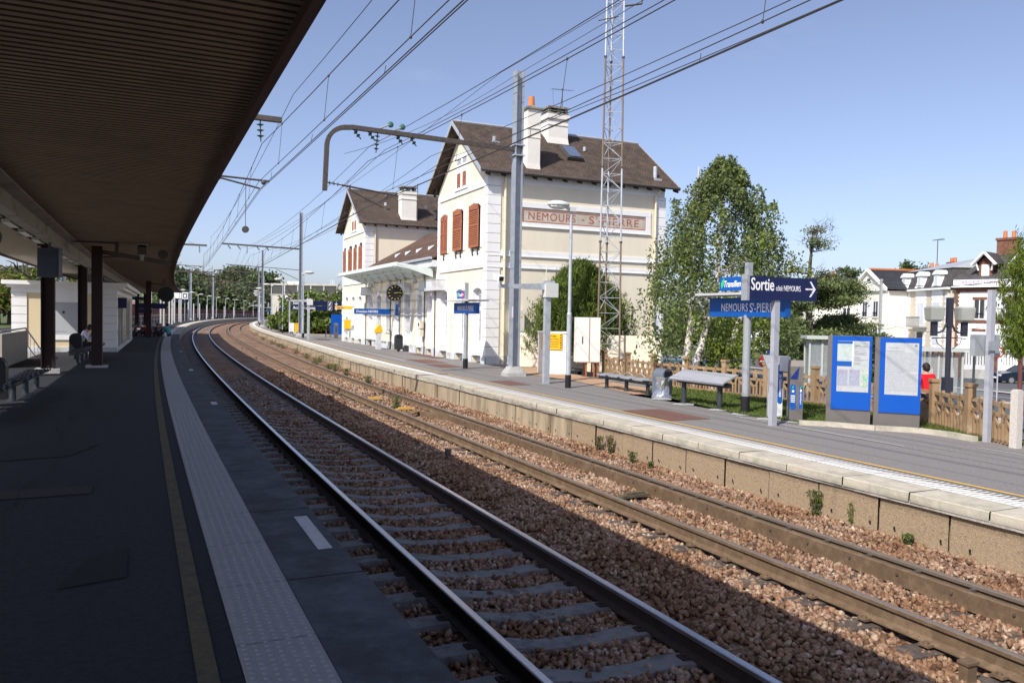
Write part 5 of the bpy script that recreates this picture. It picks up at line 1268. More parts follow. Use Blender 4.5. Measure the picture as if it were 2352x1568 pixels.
m3 = thing('catenary_mast', CU(166.5, -4, Z1), _heading(166.5), 'distant catenary mast standing on the near platform in front of the trees', 'catenary mast', 'catenary masts'); mastbody(m3, 10.2, .5, .4); mb = MB().m(galv_d); mb.beam((-4, 0, 9.6), (7.5, 0, 9.2), .15, .12); mb.build('arm', None, m3)
mb = MB().m(galv_d); mb.tube([(5.5, 0, 9.2), (5.5, 0, 6.0)], .06, 6); mb.build('hanger', None, m3)
dup(m3, CU(208, -4, Z1), _heading(208), 'farther catenary mast on the near platform curve')
# wires: polyline between supports with sag
def wire(name, pts, sag, r, par, n=10):
    mb = MB().m(wire_m); path = []
    for p, q in zip(pts, pts[1:]):
        for i in range(n): 
            k = i/n; v = p.lerp(q, k); v.z -= sag*4*k*(1-k); path.append(v)
    path.append(pts[-1]); mb.tube(path, r, 5); mb.build(name, None, par); return path
def catenary(label, off, sup, zc_, zm_, stag, mo=0):
    t = thing('overhead_line', (0, 0, 0), 0, label, 'overhead line', 'overhead lines')
    C = [CU(s_, off(s_)+stag[min(i, len(stag)-1)], zc_) for i, s_ in enumerate(sup)]; Mm = [CU(s_, off(s_)+stag[min(i, len(stag)-1)]+mo, zm_) for i, s_ in enumerate(sup)]
    wire('contact_wire', C, .03, .0085, t, 8); wire('contact_wire', [c+Vector((.05, 0, 0.01)) for c in C], .03, .008, t, 8)
    wire('messenger_wire', Mm, .5, .0095, t, 14)
    wire('auxiliary_wire', [c+Vector((0, 0, .22)) for c in C], .12, .0075, t, 8)
    # droppers
    for i in range(len(C)-1):
        if sup[i] > 150: break
        L_ = (C[i+1]-C[i]).length
        for k in np.linspace(.07, .93, 9):
            a = C[i].lerp(C[i+1], k); a.z += .22-.12*4*k*(1-k); b = Mm[i].lerp(Mm[i+1], k); b.z -= .5*4*k*(1-k)
            mb = MB().m(wire_m); mb.tube([a, b], .005, 4); mb.ell(b, .022, .022, .03, 6, 4); mb.ell(a, .02, .02, .025, 6, 4)
            c = C[i].lerp(C[i+1], k+.025); c.z -= .03*4*k*(1-k); mb.tube([c, c+Vector((.02, .02, .2-.1*4*k*(1-k)))], .005, 4); mb.build('dropper', None, t)
    return t
catenary('overhead line above the near track', lambda s: 1.5, (-26, 18.5, 63, 108, 152, 196, 240, 284), 5.68, 6.9, (.25, -.17, .1, -.1, .1, -.1), .07)
catenary('overhead line above the far track', lambda s: 4.7+w2(s), (-23, 20.5, 65, 109.5, 152, 196, 240), 5.66, 7.1, (.2, -.08, .1, 0, .1), .12)
def feeder(label, pts, sag, r=.0085):
    t = thing('feeder_wire', (0, 0, 0), 0, label, 'overhead cable', 'feeder cables'); wire('cable', pts, sag, r, t, 12)
for i, (o_, z_) in enumerate(((4.9, 7.55), (5.4, 7.5), (6.9, 7.45), (7.4, 7.4))):
    feeder('thin cable hung under the mast arms above the far track', [CU(s_, o_+w2(s_)-(.7 if s_ > 60 else 0), z_+.1) for s_ in (-23, 21, 65, 109.5, 152)], .55)
feeder('feeder cable running over the top of the masts beside the station', [CU(s_, 9.3-max(0, min(.8, (s_-21)*.02)), 10.55) for s_ in (-23, 21)]+[CU(65, 5.5, 7.9)], .4)
feeder('cable anchored at the mast top and running to the building side of the line', [CU(-23, 8.6, 10.0), CU(21, 9.8, 10.5), CU(26, 5.2, 8.35)], .3)
feeder('cable passing high over the near track beside the canopy edge', [CU(s_, 2.2, 8.3) for s_ in (-26, 18.5, 63, 108)], .5)

# ---------------------------------------------------------------- lattice tower
TB = Vector((3.63, 30.35, Z2-.3))
t = thing('lattice_mast', TB, R(10), 'very tall slim lattice radio mast rising out of the picture beside the station', 'radio mast')
def tw(z): return .5-.16*min(1, z/18)
HT = 18.5; legs = [(math.cos(a), math.sin(a)) for a in (R(205), R(325), R(85))]
brn = M('weathered_brown_steel', (.20, .15, .115), .7, .2, 6); secs = [(0, 5.2, brn), (5.2, 8.0, galv), (8.0, 12.1, brn), (12.1, 18.5, galv)]
mb = MB()
for z0, z1, mt in secs:
    mb.m(mt)
    for lx, ly in legs: mb.tube([(lx*tw(z0), ly*tw(z0), z0), (lx*tw(z1), ly*tw(z1), z1)], .036, 8)
    mb.m(galv_d)
    for lx, ly in legs: mb.cyl((lx*tw(z1), ly*tw(z1), z1-.03), .06, .06, 8)
mb.build('leg', None, t)
mb = MB().m(galv); z = .2; k = 0
while z < HT-.6:
    h = .58
    for i in range(3):
        a, b = legs[i], legs[(i+1) % 3]; r0, r1 = tw(z), tw(z+h)
        mb.beam((a[0]*r0, a[1]*r0, z), (b[0]*r0, b[1]*r0, z), .018); 
        if (k+i) % 2: mb.beam((a[0]*r0, a[1]*r0, z), (b[0]*r1, b[1]*r1, z+h), .018)
        else: mb.beam((b[0]*r0, b[1]*r0, z), (a[0]*r1, a[1]*r1, z+h), .018)
    z += h; k += 1
mb.build('bracing', None, t)
mb = MB().m(plinth_m); mb.tube([(1.05, -.2, 14.5), (1.05, -.2, 15.3)], [.09, .07], 8); mb.m(galv_d); mb.tube([(.3, -.2, 14.0), (1.0, -.2, 14.15), (1.05, -.2, 14.5)], .035, 6); mb.tube([(-.7, -.3, 13.35), (.1, -.2, 13.6)], .02, 5); mb.build('antenna', None, t)
# ---------------------------------------------------------------- cabinets and low walls by the mast
oldwhite = M('rusting_white_paint', (.78, .76, .71), .6, .04, 2, c2=(.40, .17, .08), thr=(.70, .74))
p0 = at(1148.4+.25635*665, 516.8+.25635*1365, Z2); 
t = thing('steel_cabinet', Vector((2.2, 26.95, Z2)), R(7), 'tall white steel cabinet on legs with rust streaks in front of the radio mast', 'cabinet')
mb = MB().m(oldwhite); mb.box(0, 0, .52, .80, .5, 2.04); mb.build('body', None, t); mb = MB().m(rust_red); mb.box(.415, -.012, .54, .435, -.001, 2.03); mb.box(.801, .0, .52, .81, .5, 2.04); mb.box(.0, -.005, .50, .80, .0, .53); mb.build('rusty_edge', None, t)
mb = MB().m(rust_red)
for x in (.32, .6, .74): mb.box(x, .05, 0, x+.05, .1, .52); mb.box(x, .4, 0, x+.05, .45, .52)
mb.build('stand', None, t); mb = MB().m(galv_d); mb.box(.17, -.02, 1.15, .2, -.001, 1.4); mb.build('handle', None, t)
t = thing('meter_kiosk', Vector((1.41, 29.3, Z2-.05)), BA-R(90)+R(63), 'low white masonry kiosk carrying the yellow warning sign', 'kiosk'); 
wallw = M('white_masonry', (.78, .75, .69), .9, .06, 3)
a_ = math.atan2(28.12-29.74, 1.85-1.41); t.rotation_euler = (0, 0, 0); mb = MB().m(wallw)
mb.box(-.45, -1.1, 0, .55, .1, 1.5); mb.build('body', None, t); mb = MB().m(whit); mb.box(-.47, -1.12, 1.5, .57, .12, 1.56); mb.build('cap', None, t)
mb = MB().m(yel_box); mb.box(-.35, -1.135, .93, .37, -1.121, 1.5); sg = mb.build('warning_sign', None, t); mb = MB().m(blackp)
mb.prism([(-.32, -1.139, 1.1), (-.12, -1.139, 1.1), (-.22, -1.139, 1.42)], (0, .003, 0)); mb.m(yel_box); mb.prism([(-.285, -1.142, 1.12), (-.155, -1.142, 1.12), (-.22, -1.142, 1.34)], (0, .0025, 0)); mb.m(blackp)
for k_ in range(6): mb.prism([(.29, -1.139, .96+k_*.09), (.35, -1.139, 1.0+k_*.09), (.35, -1.139, 1.04+k_*.09), (.29, -1.139, 1.0+k_*.09)], (0, .003, 0))
mb.build('symbol', None, sg); text('Danger', .1, (-.06, -1.137, 1.38), (1, 0, 0), (0, 0, 1), blackp, sg, wid=.22)
for k_ in range(4): text('haute tension' if k_ != 2 else 'ne pas toucher', .07, (-.06, -1.137, 1.28-k_*.085), (1, 0, 0), (0, 0, 1), blackp, sg, wid=.3)
t = thing('garden_wall', Vector((.28, 32.2, Z2-.05)), R(-8), 'low cream wall joining the station end in front of the dark bush', 'wall')
mb = MB().m(M('cream_low_wall', (.74, .67, .54), .9, .05, 3)); mb.box(0, 0, 0, 1.4, .25, 1.45); mb.box(.02, .02, 1.45, 1.38, .23, 1.48); mb.box(2.7, -1.1, 0, 5.6, -.85, 1.42); mb.box(1.4, .02, 0, 2.7, .22, 1.42); mb.build('body', None, t)
mb = MB().m(conc_grey); mb.box(-.02, -.03, 1.48, 1.42, .28, 1.51); mb.build('coping', None, t)
# pale concrete ground in front of them
mb = MB().m(gravel_o); pts = [at(px, py, Z2+.016) for px, py in ((1165, 842), (1250, 842), (1310, 858), (1385, 872), (1440, 884), (1500, 892), (1530, 905), (1455, 905), (1320, 874), (1260, 866), (1205, 857))]; mb.face(pts)
pts = [CU(s_, o_, Z2+.015) for s_, o_ in ((69, 10.2), (69, 16.5), (120, 16), (120, 10.8), (90, 10.2))]; mb.face(pts); struct(mb.build('gravel', fix=False))

# ---------------------------------------------------------------- fence of cast concrete, painted like wood
fen = M('brown_cast_fence', (.31, .205, .115), .85, .14, 6, .2, c2=(.50, .40, .28), thr=(.56, .72)); fen2 = M('grey_cast_fence', (.30, .25, .20), .9, .18, 6, .2, c2=(.42, .38, .33))
def fence_panel(mb, a, b, z0, h=.84, post=False):
    a = Vector(a); b = Vector(b); L_ = (b-a).length; d = (b-a)/L_; n = Vector((-d.y, d.x, 0))
    ang = math.atan2(d.y, d.x)
    def bx(u0, u1, v0, v1, w=.05): 
        c = a+d*(u0+u1)/2; c.z = z0+(v0+v1)/2; mb.obox(c, u1-u0, w, v1-v0, ang)
    bx(0, L_, h-.13, h-.06); bx(0, L_, h-.31, h-.25); bx(0, L_, .1, .15)
    k = max(1, int(round(L_/.36))); w = L_/k
    for i in range(k):
        u = i*w
        for q in (.02, w*.5-.035): bx(u+q, u+q+.045, .02, h-.25)
        bx(u+.0, u+.045, h-.25, h-.02); bx(u+w*.5+.1, u+w*.5+.145, .02, h-.45); bx(u+w*.5+.1-.0, u+w*.5+.15, h-.25, h-.13)
        for sg in (-1, 1):     # arched braces
            prev = None
            for j in range(6):
                tt = j/5*math.pi/2; uu = u+w*.5+.12+sg*(.13*math.cos(tt)); vv = h-.45+.2*math.sin(tt) if False else h-.46+.2*math.sin(math.pi/2-tt)*1.0
                uu = u+w*.5+.12+sg*.14*math.sin(tt); vv = h-.46+.2*(1-math.cos(tt))
                p = a+d*min(max(uu, 0), L_); p.z = z0+vv
                if prev: mb.beam(prev, p, .045, .04, up=n)
                prev = p
def fence(pts, label, mat, hs=.84):
    t = thing('fence', (0, 0, 0), 0, label, 'fence')
    for i, (a, b) in enumerate(zip(pts, pts[1:])):
        a, b = Vector(a), Vector(b); k = max(1, int(round((b-a).length/1.42)))
        for j in range(k):
            p = a.lerp(b, j/k); q = a.lerp(b, (j+1)/k); mb = MB().m(mat); fence_panel(mb, p, q, p.z, hs); mb.build('fence_panel', None, t)
            mb = MB().m(mat); mb.obox(p+Vector((0, 0, .48)), .14, .14, .96, math.atan2((b-a).y, (b-a).x)); mb.obox(p+Vector((0, 0, .99)), .18, .18, .06, math.atan2((b-a).y, (b-a).x)); mb.build('fence_post', None, t)
    return t
fence([(4.33, 24.25, Z2-.08), (6.65, 20.7, Z2-.08), (7.45, 19.5, Z2-.08), (8.5, 15.97, Z2-.1), (8.33, 13.15, Z2-.05)], 'low brown picket fence with arched tops between the grass and the street', fen)
fence([(3.2, 27.4, Z2-.1), (4.33, 24.25, Z2-.08)], 'short brown gate section of the fence next to the radio mast', fen)
fence([(4.4, 24.4, Z2-.2), (7.2, 27.6, -.2), (10, 30, -.6)], 'greyer fence running back from the platform towards the car park', fen2)
t = thing('concrete_post', Vector((8.33, 13.08, Z2-.04)), R(20), 'square pale concrete post at the right end of the fence', 'post'); mb = MB().m(M('speckled_concrete', (.55, .51, .46), .9, .18, 30, .3)); mb.box(-.065, -.065, 0, .065, .065, .99); mb.box(-.05, -.05, .99, .05, .05, 1.005); mb.build('shaft', None, t)
t = thing('signal_post', at(2266, 1014.5, Z2), R(20), 'tall pale square post with a flat grey box by the fence end', 'post')
mb = MB().m(M('light_grey_post', (.37, .38, .42), .45, .08, 5)); mb.box(-.05, -.045, 0, .05, .045, 2.62); mb.build('post', None, t); mb = MB().m(steel_grey); mb.box(-.28, .06, 1.48, .3, .16, 1.85); mb.box(-.12, -.075, 1.58, .12, -.0605, 1.74); mb.build('box', None, t)
# kerb behind the asphalt, grass verge
mb = MB().m(conc)
kp = [at(px, py, Z2+.03) for px, py in ((1835, 972), (1900, 975), (2010, 984), (2110, 990), (2180, 999), (2240, 1010))]
for a, b in zip(kp, kp[1:]): mb.beam(a, b, .12, .12)
struct(mb.build('kerb'))
gp_ = [at(px, py, Z2+.02) for px, py in ((1480, 903), (1540, 914), (1620, 932), (1700, 950), (1770, 960), (1837, 970), (1900, 973), (2010, 982), (2110, 988), (2180, 997), (2240, 1008))]
bkp = [(8.7, 13.3), (8.9, 16), (7.7, 19.7), (6.9, 20.9), (4.5, 24.4)]
mb = MB().m(grass_g); mb.face(gp_+[Vector((x, y, Z2-.03)) for x, y in bkp]); gv = struct(mb.build('grass_verge', fix=False))
# ---------------------------------------------------------------- foliage
def leaves(P, mat, name, parent, size=(.05, .09), droop=0., asp=1.7, mats=None, up=0.):
    """one small folded leaf per point"""
    P = np.asarray(P, float); n = len(P)
    s_ = rng.uniform(size[0], size[1], (n, 1))
    a = rng.normal(size=(n, 3)); a[:, 2] -= droop; a[:, 2] += up*2; a /= np.linalg.norm(a, axis=1, keepdims=True)
    b = rng.normal(size=(n, 3)); b -= (b*a).sum(1, keepdims=True)*a; b /= np.linalg.norm(b, axis=1, keepdims=True)
    v = np.stack([P-a*s_*asp*.5, P+b*s_*.5, P+a*s_*asp*.5, P-b*s_*.5], 1).reshape(-1, 3)
    me = D.meshes.new(name); me.vertices.add(4*n); me.vertices.foreach_set('co', v.ravel().astype(np.float32))
    me.loops.add(4*n); me.loops.foreach_set('vertex_index', np.arange(4*n, dtype=np.int32)); me.polygons.add(n); me.polygons.foreach_set('loop_start', np.arange(0, 4*n, 4, dtype=np.int32))
    me.update(); me.validate()
    for m in (mats or [mat]): me.materials.append(m)
    if mats: me.polygons.foreach_set('material_index', rng.integers(0, len(mats), n).astype(np.int32))
    o = D.objects.new(name, me); col.objects.link(o); o.parent = parent; return o
def clumps(n, k, fc, rad, ri):
    """n clumps of k points; fc() gives a clump centre, ri its radius"""
    out_ = []
    for _ in range(n):
        c = fc(); r = rng.uniform(*ri); out_.append(c+rng.normal(size=(k, 3))*r*np.array(rad))
    return np.concatenate(out_)
def branch(mb, p, d, L_, r, depth, bend=.25, drop=0.):
    p = Vector(p); d = Vector(d).normalized(); pts = [p]; n = 5
    for i in range(n):
        d = (d+Vector((random.gauss(0, bend*.4), random.gauss(0, bend*.4), random.gauss(0, bend*.25)-drop))).normalized(); p = p+d*L_/n; pts.append(p)
    mb.tube(pts, [r*(1-.75*i/n) for i in range(n+1)], 6 if r > .03 else 4)
    if depth > 0:
        for i in range(2, n+1):
            for _ in range(1 if i < n else 2):
                v = Vector((random.gauss(0, 1), random.gauss(0, 1), random.gauss(.1, .5))).normalized(); branch(mb, pts[i], (d*.7+v*.8), L_*.55, r*.45, depth-1, bend, drop)
def broad(loc, h, w_, mats, label, group=None, n=120, k=40, ls=(.12, .22), trunk=bark_d, tz=.35, shape=1., cat='tree', name='tree', seedh=0):
    t = thing(name, loc, random.uniform(0, 6), label, cat, group)
    mb = MB().m(trunk); mb.tube([(0, 0, -.5), (.05, 0, h*.3), (0, .05, h*.8)], [w_*.045+.05, w_*.035+.03, .03], 7)
    for i in range(6): a = random.uniform(0, 6.28); branch(mb, (0, 0, h*(.25+.08*i)), (math.cos(a), math.sin(a), .7), w_*.4, w_*.02+.02, 1)
    mb.build('trunk', None, t)
    lobes = [(np.array([rng.normal()*.28, rng.normal()*.28, rng.uniform(-.25, .42)]), rng.uniform(.28, .5)) for _ in range(9)]
    def fc():
        q, r = lobes[int(rng.integers(9))]; v = rng.normal(size=3); v /= np.linalg.norm(v); v *= r*rng.uniform(.75, 1.0)
        c = q+v; return np.array([c[0]*w_*.62, c[1]*w_*.62, h*(tz+(1-tz)*.5)+c[2]*h*(1-tz)*.62])
    P = clumps(n, k, fc, (1, 1, .8), (w_*.035, w_*.075)); P = P[P[:, 2] < h]
    leaves(P, None, 'crown', t, ls, mats=mats if isinstance(mats, list) else [mats]); return t

# birch in front of the station end
bp0 = at(1585, 887, Z2)
t = thing('birch_tree', Vector((bp0.x, bp0.y, Z2-.1)), 0, 'large drooping birch tree with white trunks behind the leaning bench', 'tree')
mb = MB().m(bark_b)
tr1 = [(0, 0, -.2), (.06, 0, .5), (.32, .05, 1.3), (.5, .1, 2.1), (.8, .2, 3.4), (.9, .3, 5.0), (.85, .3, 6.6)]
tr2 = [(-.12, .1, -.2), (-.14, .1, .6), (-.05, .15, 1.5), (.1, .3, 2.6), (.1, .4, 4.2), (.2, .4, 6.8)]; tr3 = [(.75, .3, -.2), (1.0, .3, .5), (1.3, .4, 1.3), (1.65, .5, 2.3), (1.9, .5, 3.8), (2.0, .5, 5.2)]
mb.tube(tr1, [.15, .12, .10, .09, .07, .045, .02], 12); mb.tube(tr2, [.13, .11, .1, .08, .06, .02], 12); mb.tube(tr3, [.12, .11, .1, .085, .06, .02], 12)
for tr in (tr1, tr2, tr3):
    for p in tr[3:-1]:
        for _ in range(5): a = random.uniform(0, 6.28); branch(mb, p, (math.cos(a), math.sin(a), .6), .9, .028, 1, .12, .05)
mb.build('trunk', None, t)
cx, cy = .95, .3
def envel(z):   # crown radius with height above ground
    return np.interp(z, [1.0, 1.8, 3., 4.2, 5.4, 6.4, 7.2], [1.8, 2.3, 2.35, 2.1, 1.5, .85, .15])
P = []; P2 = []
for _ in range(1750):     # hanging twigs
    z = rng.uniform(1.5, 7.1); r = envel(z)*math.sqrt(rng.uniform(.12, 1))*(1.12 if rng.random() < .12 else 1); a = rng.uniform(0, 6.283)
    lob = 1+.15*math.sin(3*a+z*1.7)+.12*math.sin(5*a-z*2.6)+.08*math.sin(9*a+z*5); r *= lob
    if math.sin(a*4+z*2.3+1)*math.sin(z*3.1+a*2) > .32: continue
    x, y = cx+r*math.cos(a), cy+r*math.sin(a)
    if z < 2.3 and abs(x-.5) < .5: continue
    n_ = int(rng.integers(22, 46)); L_ = rng.uniform(.45, 1.25)*(1 if z < 5.5 else .5)
    tt = rng.uniform(0, 1, n_); sw = rng.normal(size=2)*.12
    q = np.stack([x+sw[0]*tt+rng.normal(size=n_)*.045*(1+tt), y+sw[1]*tt+rng.normal(size=n_)*.045*(1+tt), z-tt*L_+rng.normal(size=n_)*.02], 1)
    q = q[q[:, 2] > .75]
    (P2 if (z < 3.4 and abs(x-1.2) < .8) or rng.random() < .12 else P).append(q)
leaves(np.concatenate(P), lf_birch, 'crown', t, (.042, .075), .6); leaves(np.concatenate(P2), lf_birch2, 'crown', t, (.045, .085), .4)
for k_ in range(1):
    Q = []
    for _ in range(42): c = np.array([rng.uniform(.55, 1.3), rng.uniform(-.35, .35), rng.uniform(.4, 1.5)]); Q.append(c+rng.normal(size=(26, 3))*.12)
    leaves(np.concatenate(Q), lf_birch2, 'shoots', t, (.05, .09), .2)
def tufts(loc, label, h, w_, mats, n, name='conifer_bush', cat='bush', ls=(.02, .045), core=.55, base=.15, power=1., asp=6, up=1.1, bot=.75):
    """feathery upright conifer made of thousands of narrow sprays"""
    t = thing(name, loc, 0, label, cat)
    P = []
    for _ in range(n):
        z = rng.uniform(base, 1)**1.0; prof = np.interp(z, [0, .12, .35, .6, .8, .93, 1.], [bot, .92, 1., .88, .62, .33, .05])
        a = rng.uniform(0, 6.283); r = prof*(1+.13*math.sin(4*a+z*6)+.08*math.sin(7*a-z*11)+rng.normal()*.05)*rng.uniform(core, 1.0)
        c = np.array([r*w_/2*math.cos(a), r*w_/2*math.sin(a), z*h]); m_ = int(rng.integers(9, 18)); L_ = rng.uniform(.12, .3)*(h/4)**.5
        tt = rng.uniform(0, 1, m_); dirv = np.array([math.cos(a)*.45, math.sin(a)*.45, 1.])
        P.append(c+dirv*(tt*L_)[:, None]+rng.normal(size=(m_, 3))*.03*(1+tt[:, None]))
    leaves(np.concatenate(P), None, 'crown', t, ls, asp=asp, up=up, mats=mats)
    mb = MB().m(bark_d); mb.tube([(0, 0, -.3), (0, 0, h*.75)], [.09, .03], 7)
    for _ in range(9): a = random.uniform(0, 6.28); mb.tube([(0, 0, .2), (math.cos(a)*w_*.2, math.sin(a)*w_*.2, h*.35), (math.cos(a)*w_*.25, math.sin(a)*w_*.25, h*.8)], [.05, .03, .01], 5)
    mb.build('trunk', None, t); return t
tufts(Vector((2.75, 32.1, Z2-.1)), 'dense dark green conifer bush against the station end behind the grey posts', 4.2, 3.9, [lf_thuja, lf_thuja, lf_dark], 5200, core=.5, ls=(.018, .036))
tufts(atY(2462, 900, 21)*1, 'tall yellow-green conifer cut off by the right edge of the picture', 5.2, 3.3, [lf_thuja], 7500, cat='tree', name='conifer_tree', core=.45, ls=(.014, .03))
# pine with a bare top
pz = Vector((16.7, 45, -1.3)); t = thing('pine_tree', pz, 0, 'broad pine tree with a thin half-bare top behind the exit sign', 'tree')
mb = MB().m(bark_d); mb.tube([(0, 0, -.5), (.1, 0, 3), (0, .1, 6), (.15, 0, 9.2)], [.28, .22, .13, .03], 8); P = []
for i in range(46):
    z = rng.uniform(1.6, 9.0); a = rng.uniform(0, 6.283); L_ = np.interp(z, [1.6, 3, 5, 6, 7, 9], [3.4, 3.3, 2.9, 1.7, 1.5, .6])*rng.uniform(.7, 1.05)
    pts = [Vector((math.cos(a)*L_*q, math.sin(a)*L_*q, z+.5*q*q*L_*.3-.1*q)) for q in (0, .35, .7, 1)]
    mb.tube(pts, [.06, .045, .03, .01], 5)
    dens = 1. if z < 6 else (.25 if rng.random() < .5 else 0)
    for q in np.linspace(.35, 1.05, 7 if z < 6 else 3):
        if rng.random() > dens+.05: continue
        c = np.array([math.cos(a)*L_*q, math.sin(a)*L_*q, z+.15*q*q*L_+.05]); P.append(c+rng.normal(size=(210, 3))*np.array([.34, .34, .13]))
    if z >= 6:
        for _ in range(3): branch(mb, pts[2], (math.cos(a)+random.gauss(0, .5), math.sin(a)+random.gauss(0, .5), .4), .9, .015, 1)
mb.build('trunk', None, t); leaves(np.concatenate(P), lf_pine, 'crown', t, (.05, .09), asp=2.6, up=.3)
broad(Vector((19.5, 48, -1.6)), 4.6, 3.6, [lf_wood2, lf_pine, lf_wood], 'brownish tree right of the pine, in front of the cream houses', n=150, k=50, ls=(.08, .15))
broad(Vector((23.8, 52, -1.7)), 3.6, 2.6, [lf_wood, lf_dark], 'small dark tree above the left blue information panel', n=110, k=40, ls=(.08, .15))
# clipped hedge
def hedge(p, q, w_, h, label):
    p = Vector(p); q = Vector(q); L_ = (q-p).length; t = thing('hedge', p, math.atan2((q-p).y, (q-p).x), label, 'hedge')
    N = int(L_*h*900); x = rng.uniform(0, L_, N); z = rng.uniform(0, h, N); y = np.where(rng.random(N) < .7, rng.choice([-w_/2, w_/2], N), rng.uniform(-w_/2, w_/2, N))+rng.normal(size=N)*.04; top = rng.random(N) < .3; z = np.where(top, h+rng.normal(size=N)*.03, z)
    leaves(np.stack([x, y, z], 1), lf_dark, 'foliage', t, (.05, .09)); mb = MB().m(lf_dark); mb.box(.05, -w_/2+.05, -.3, L_-.05, w_/2-.05, h-.05); mb.build('core', None, t)
hedge((12.4, 33.5, -.95), (15.4, 34.2, -1.0), 1.3, 1.35, 'clipped dark green hedge behind the fence left of the information panels')
# grass on the verge, weeds along the wall
def inpoly(p, poly):
    c = False
    for i in range(len(poly)):
        a, b = poly[i], poly[i-1]
        if (a[1] > p[1]) != (b[1] > p[1]) and p[0] < (b[0]-a[0])*(p[1]-a[1])/(b[1]-a[1])+a[0]: c = not c
    return c
poly = [(v.x, v.y) for v in gp_]+bkp; P = []
for _ in range(60000):
    x = rng.uniform(3.5, 9.2); y = rng.uniform(13, 25)
    if inpoly((x, y), poly) and (math.sin(x*2.1)*math.sin(y*1.7)+rng.random()*1.6 > -.1): P.append((x, y, Z2+.015+rng.uniform(0, .03)))
g_ = leaves(P, grassm, 'grass', None, (.012, .022), asp=4.5, up=1.3); tag(g_, kind='stuff')
def weed(c, h, w_, mats, label, n=160, dry=False):
    far_ = c.y > 22; h *= 1.2 if far_ else .95; w_ *= 1.7 if far_ else .8; n = int(n*(2 if far_ else .8))
    t = thing('weed', c, 0, label, 'weed', 'weeds growing along the foot of the platform wall'); P = []
    mb = MB().m(drym)
    for _ in range(9): a = random.uniform(0, 6.28); mb.tube([(0, 0, -.03), (math.cos(a)*w_*.25, math.sin(a)*w_*.25, h*.5), (math.cos(a)*w_*.5, math.sin(a)*w_*.5, h*random.uniform(.8, 1.1))], [.006, .004, .002], 4)
    mb.build('stem', None, t)
    for _ in range(int(n)): z = rng.uniform(0, 1); a = rng.uniform(0, 6.28); r = w_/2*(.5+.5*z)*rng.uniform(0, 1); P.append((r*math.cos(a), r*math.sin(a), z*h))
    leaves(P, None, 'foliage', t, (.012, .03), asp=3.2, up=.7, mats=mats); return t
wl = [(1872, 1185, .36, .3, 0), (1958, 1205, .28, .2, 1), (1932, 1195, .16, .1, 0), (2085, 1250, .12, .18, 0), (1400, 1042, .38, .2, 2), (1375, 1035, .3, .25, 2), (1452, 1062, .2, .25, 0), (2345, 1305, .12, .15, 0), (1178, 965, .25, .4, 0), (1268, 985, .16, .12, 0), (910, 940, .3, .25, 0), (845, 882, .26, .25, 0), (795, 862, .25, .3, 0), (770, 852, .28, .4, 0), (735, 832, .3, .5, 0), (705, 822, .26, .5, 0), (680, 812, .3, .5, 2), (650, 800, .26, .6, 0), (625, 790, .3, .6, 2), (605, 780, .25, .6, 0), (588, 770, .3, .7, 2), (725, 840, .3, .4, 0), (755, 848, .2, .4, 0), (1110, 935, .1, .2, 0), (640, 796, .22, .5, 0), (1495, 1075, .12, .15, 0)]
for i, (px, py, h_, w_, kd) in enumerate(wl):
    lab = {0: 'bushy green weed with dry stalks, the biggest on the right part of the wall', 1: 'bright green leafy weed right of the big one', 4: 'tall sparse weed with thin dry stems by the wall joint', 10: 'small bush growing against the nearer rusty rail'}.get(i, 'small weed in the stones by the platform wall')
    weed(at(px, py, -.17), h_, w_, [weedm, weedm, lf_dark] if kd == 0 else ([lf_lime, weedm] if kd == 1 else [drym, weedm]), lab, n=260 if i < 6 else 150)

# ---------------------------------------------------------------- far wood and trees
def mass(name, pts, label=None):
    pass
fw = []
for i, (px, Y, top, w_, mk) in enumerate([(398, 150, 617, 15, 0), (425, 190, 622, 16, 1), (450, 210, 628, 15, 2), (478, 230, 640, 15, 0), (500, 215, 655, 14, 0), (520, 230, 622, 14, 3), (545, 225, 617, 16, 0), (575, 220, 622, 16, 0), (600, 235, 640, 15, 3), (622, 200, 665, 12, 0), (645, 190, 685, 11, 3), (555, 205, 670, 14, 1), (470, 190, 668, 13, 2), (430, 170, 660, 13, 1), (588, 190, 662, 13, 0), (535, 195, 655, 13, 0), (512, 190, 690, 10, 3), (660, 175, 705, 8, 0)]):
    Y *= 1.85; w_ *= 1.7; p = atY(px, top, Y); g0 = -1.5; h = p.z-g0+.8
    fw.append(broad(Vector((p.x, Y, g0)), h, w_, [[lf_wood], [lf_wood, lf_lime], [lf_wood2, lf_wood], [lf_dark, lf_wood]][mk], ['dark green tree beyond the curve of the line', 'lighter green tree beyond the curve of the line', 'brownish autumn tree beyond the curve of the line', 'very dark tree beyond the curve of the line'][mk], 'trees of the wood beyond the curve', n=170, k=36, ls=(.8, 1.4), tz=.12))
for i, (px, Y, top, w_, mk) in enumerate([(-10, 95, 622, 11, 0), (25, 100, 616, 10, 0), (62, 105, 618, 8, 3), (100, 85, 622, 8, 1), (150, 80, 640, 7, 1), (190, 82, 645, 7, 1), (-40, 90, 615, 10, 0)]):
    p = atY(px, top, Y); g0 = .4; h = p.z-g0+.4
    broad(Vector((p.x, Y, g0)), h, w_, [[lf_wood], [lf_wood2, lf_lime], [lf_wood2, lf_wood], [lf_dark, lf_wood]][mk], ['dark tree above the flat roof of the small platform building', 'yellow-green tree above the flat roof of the small platform building', '', 'pointed dark tree above the flat roof of the small platform building'][mk], 'trees behind the small platform building', n=150, k=40, ls=(.2, .38), tz=.1)
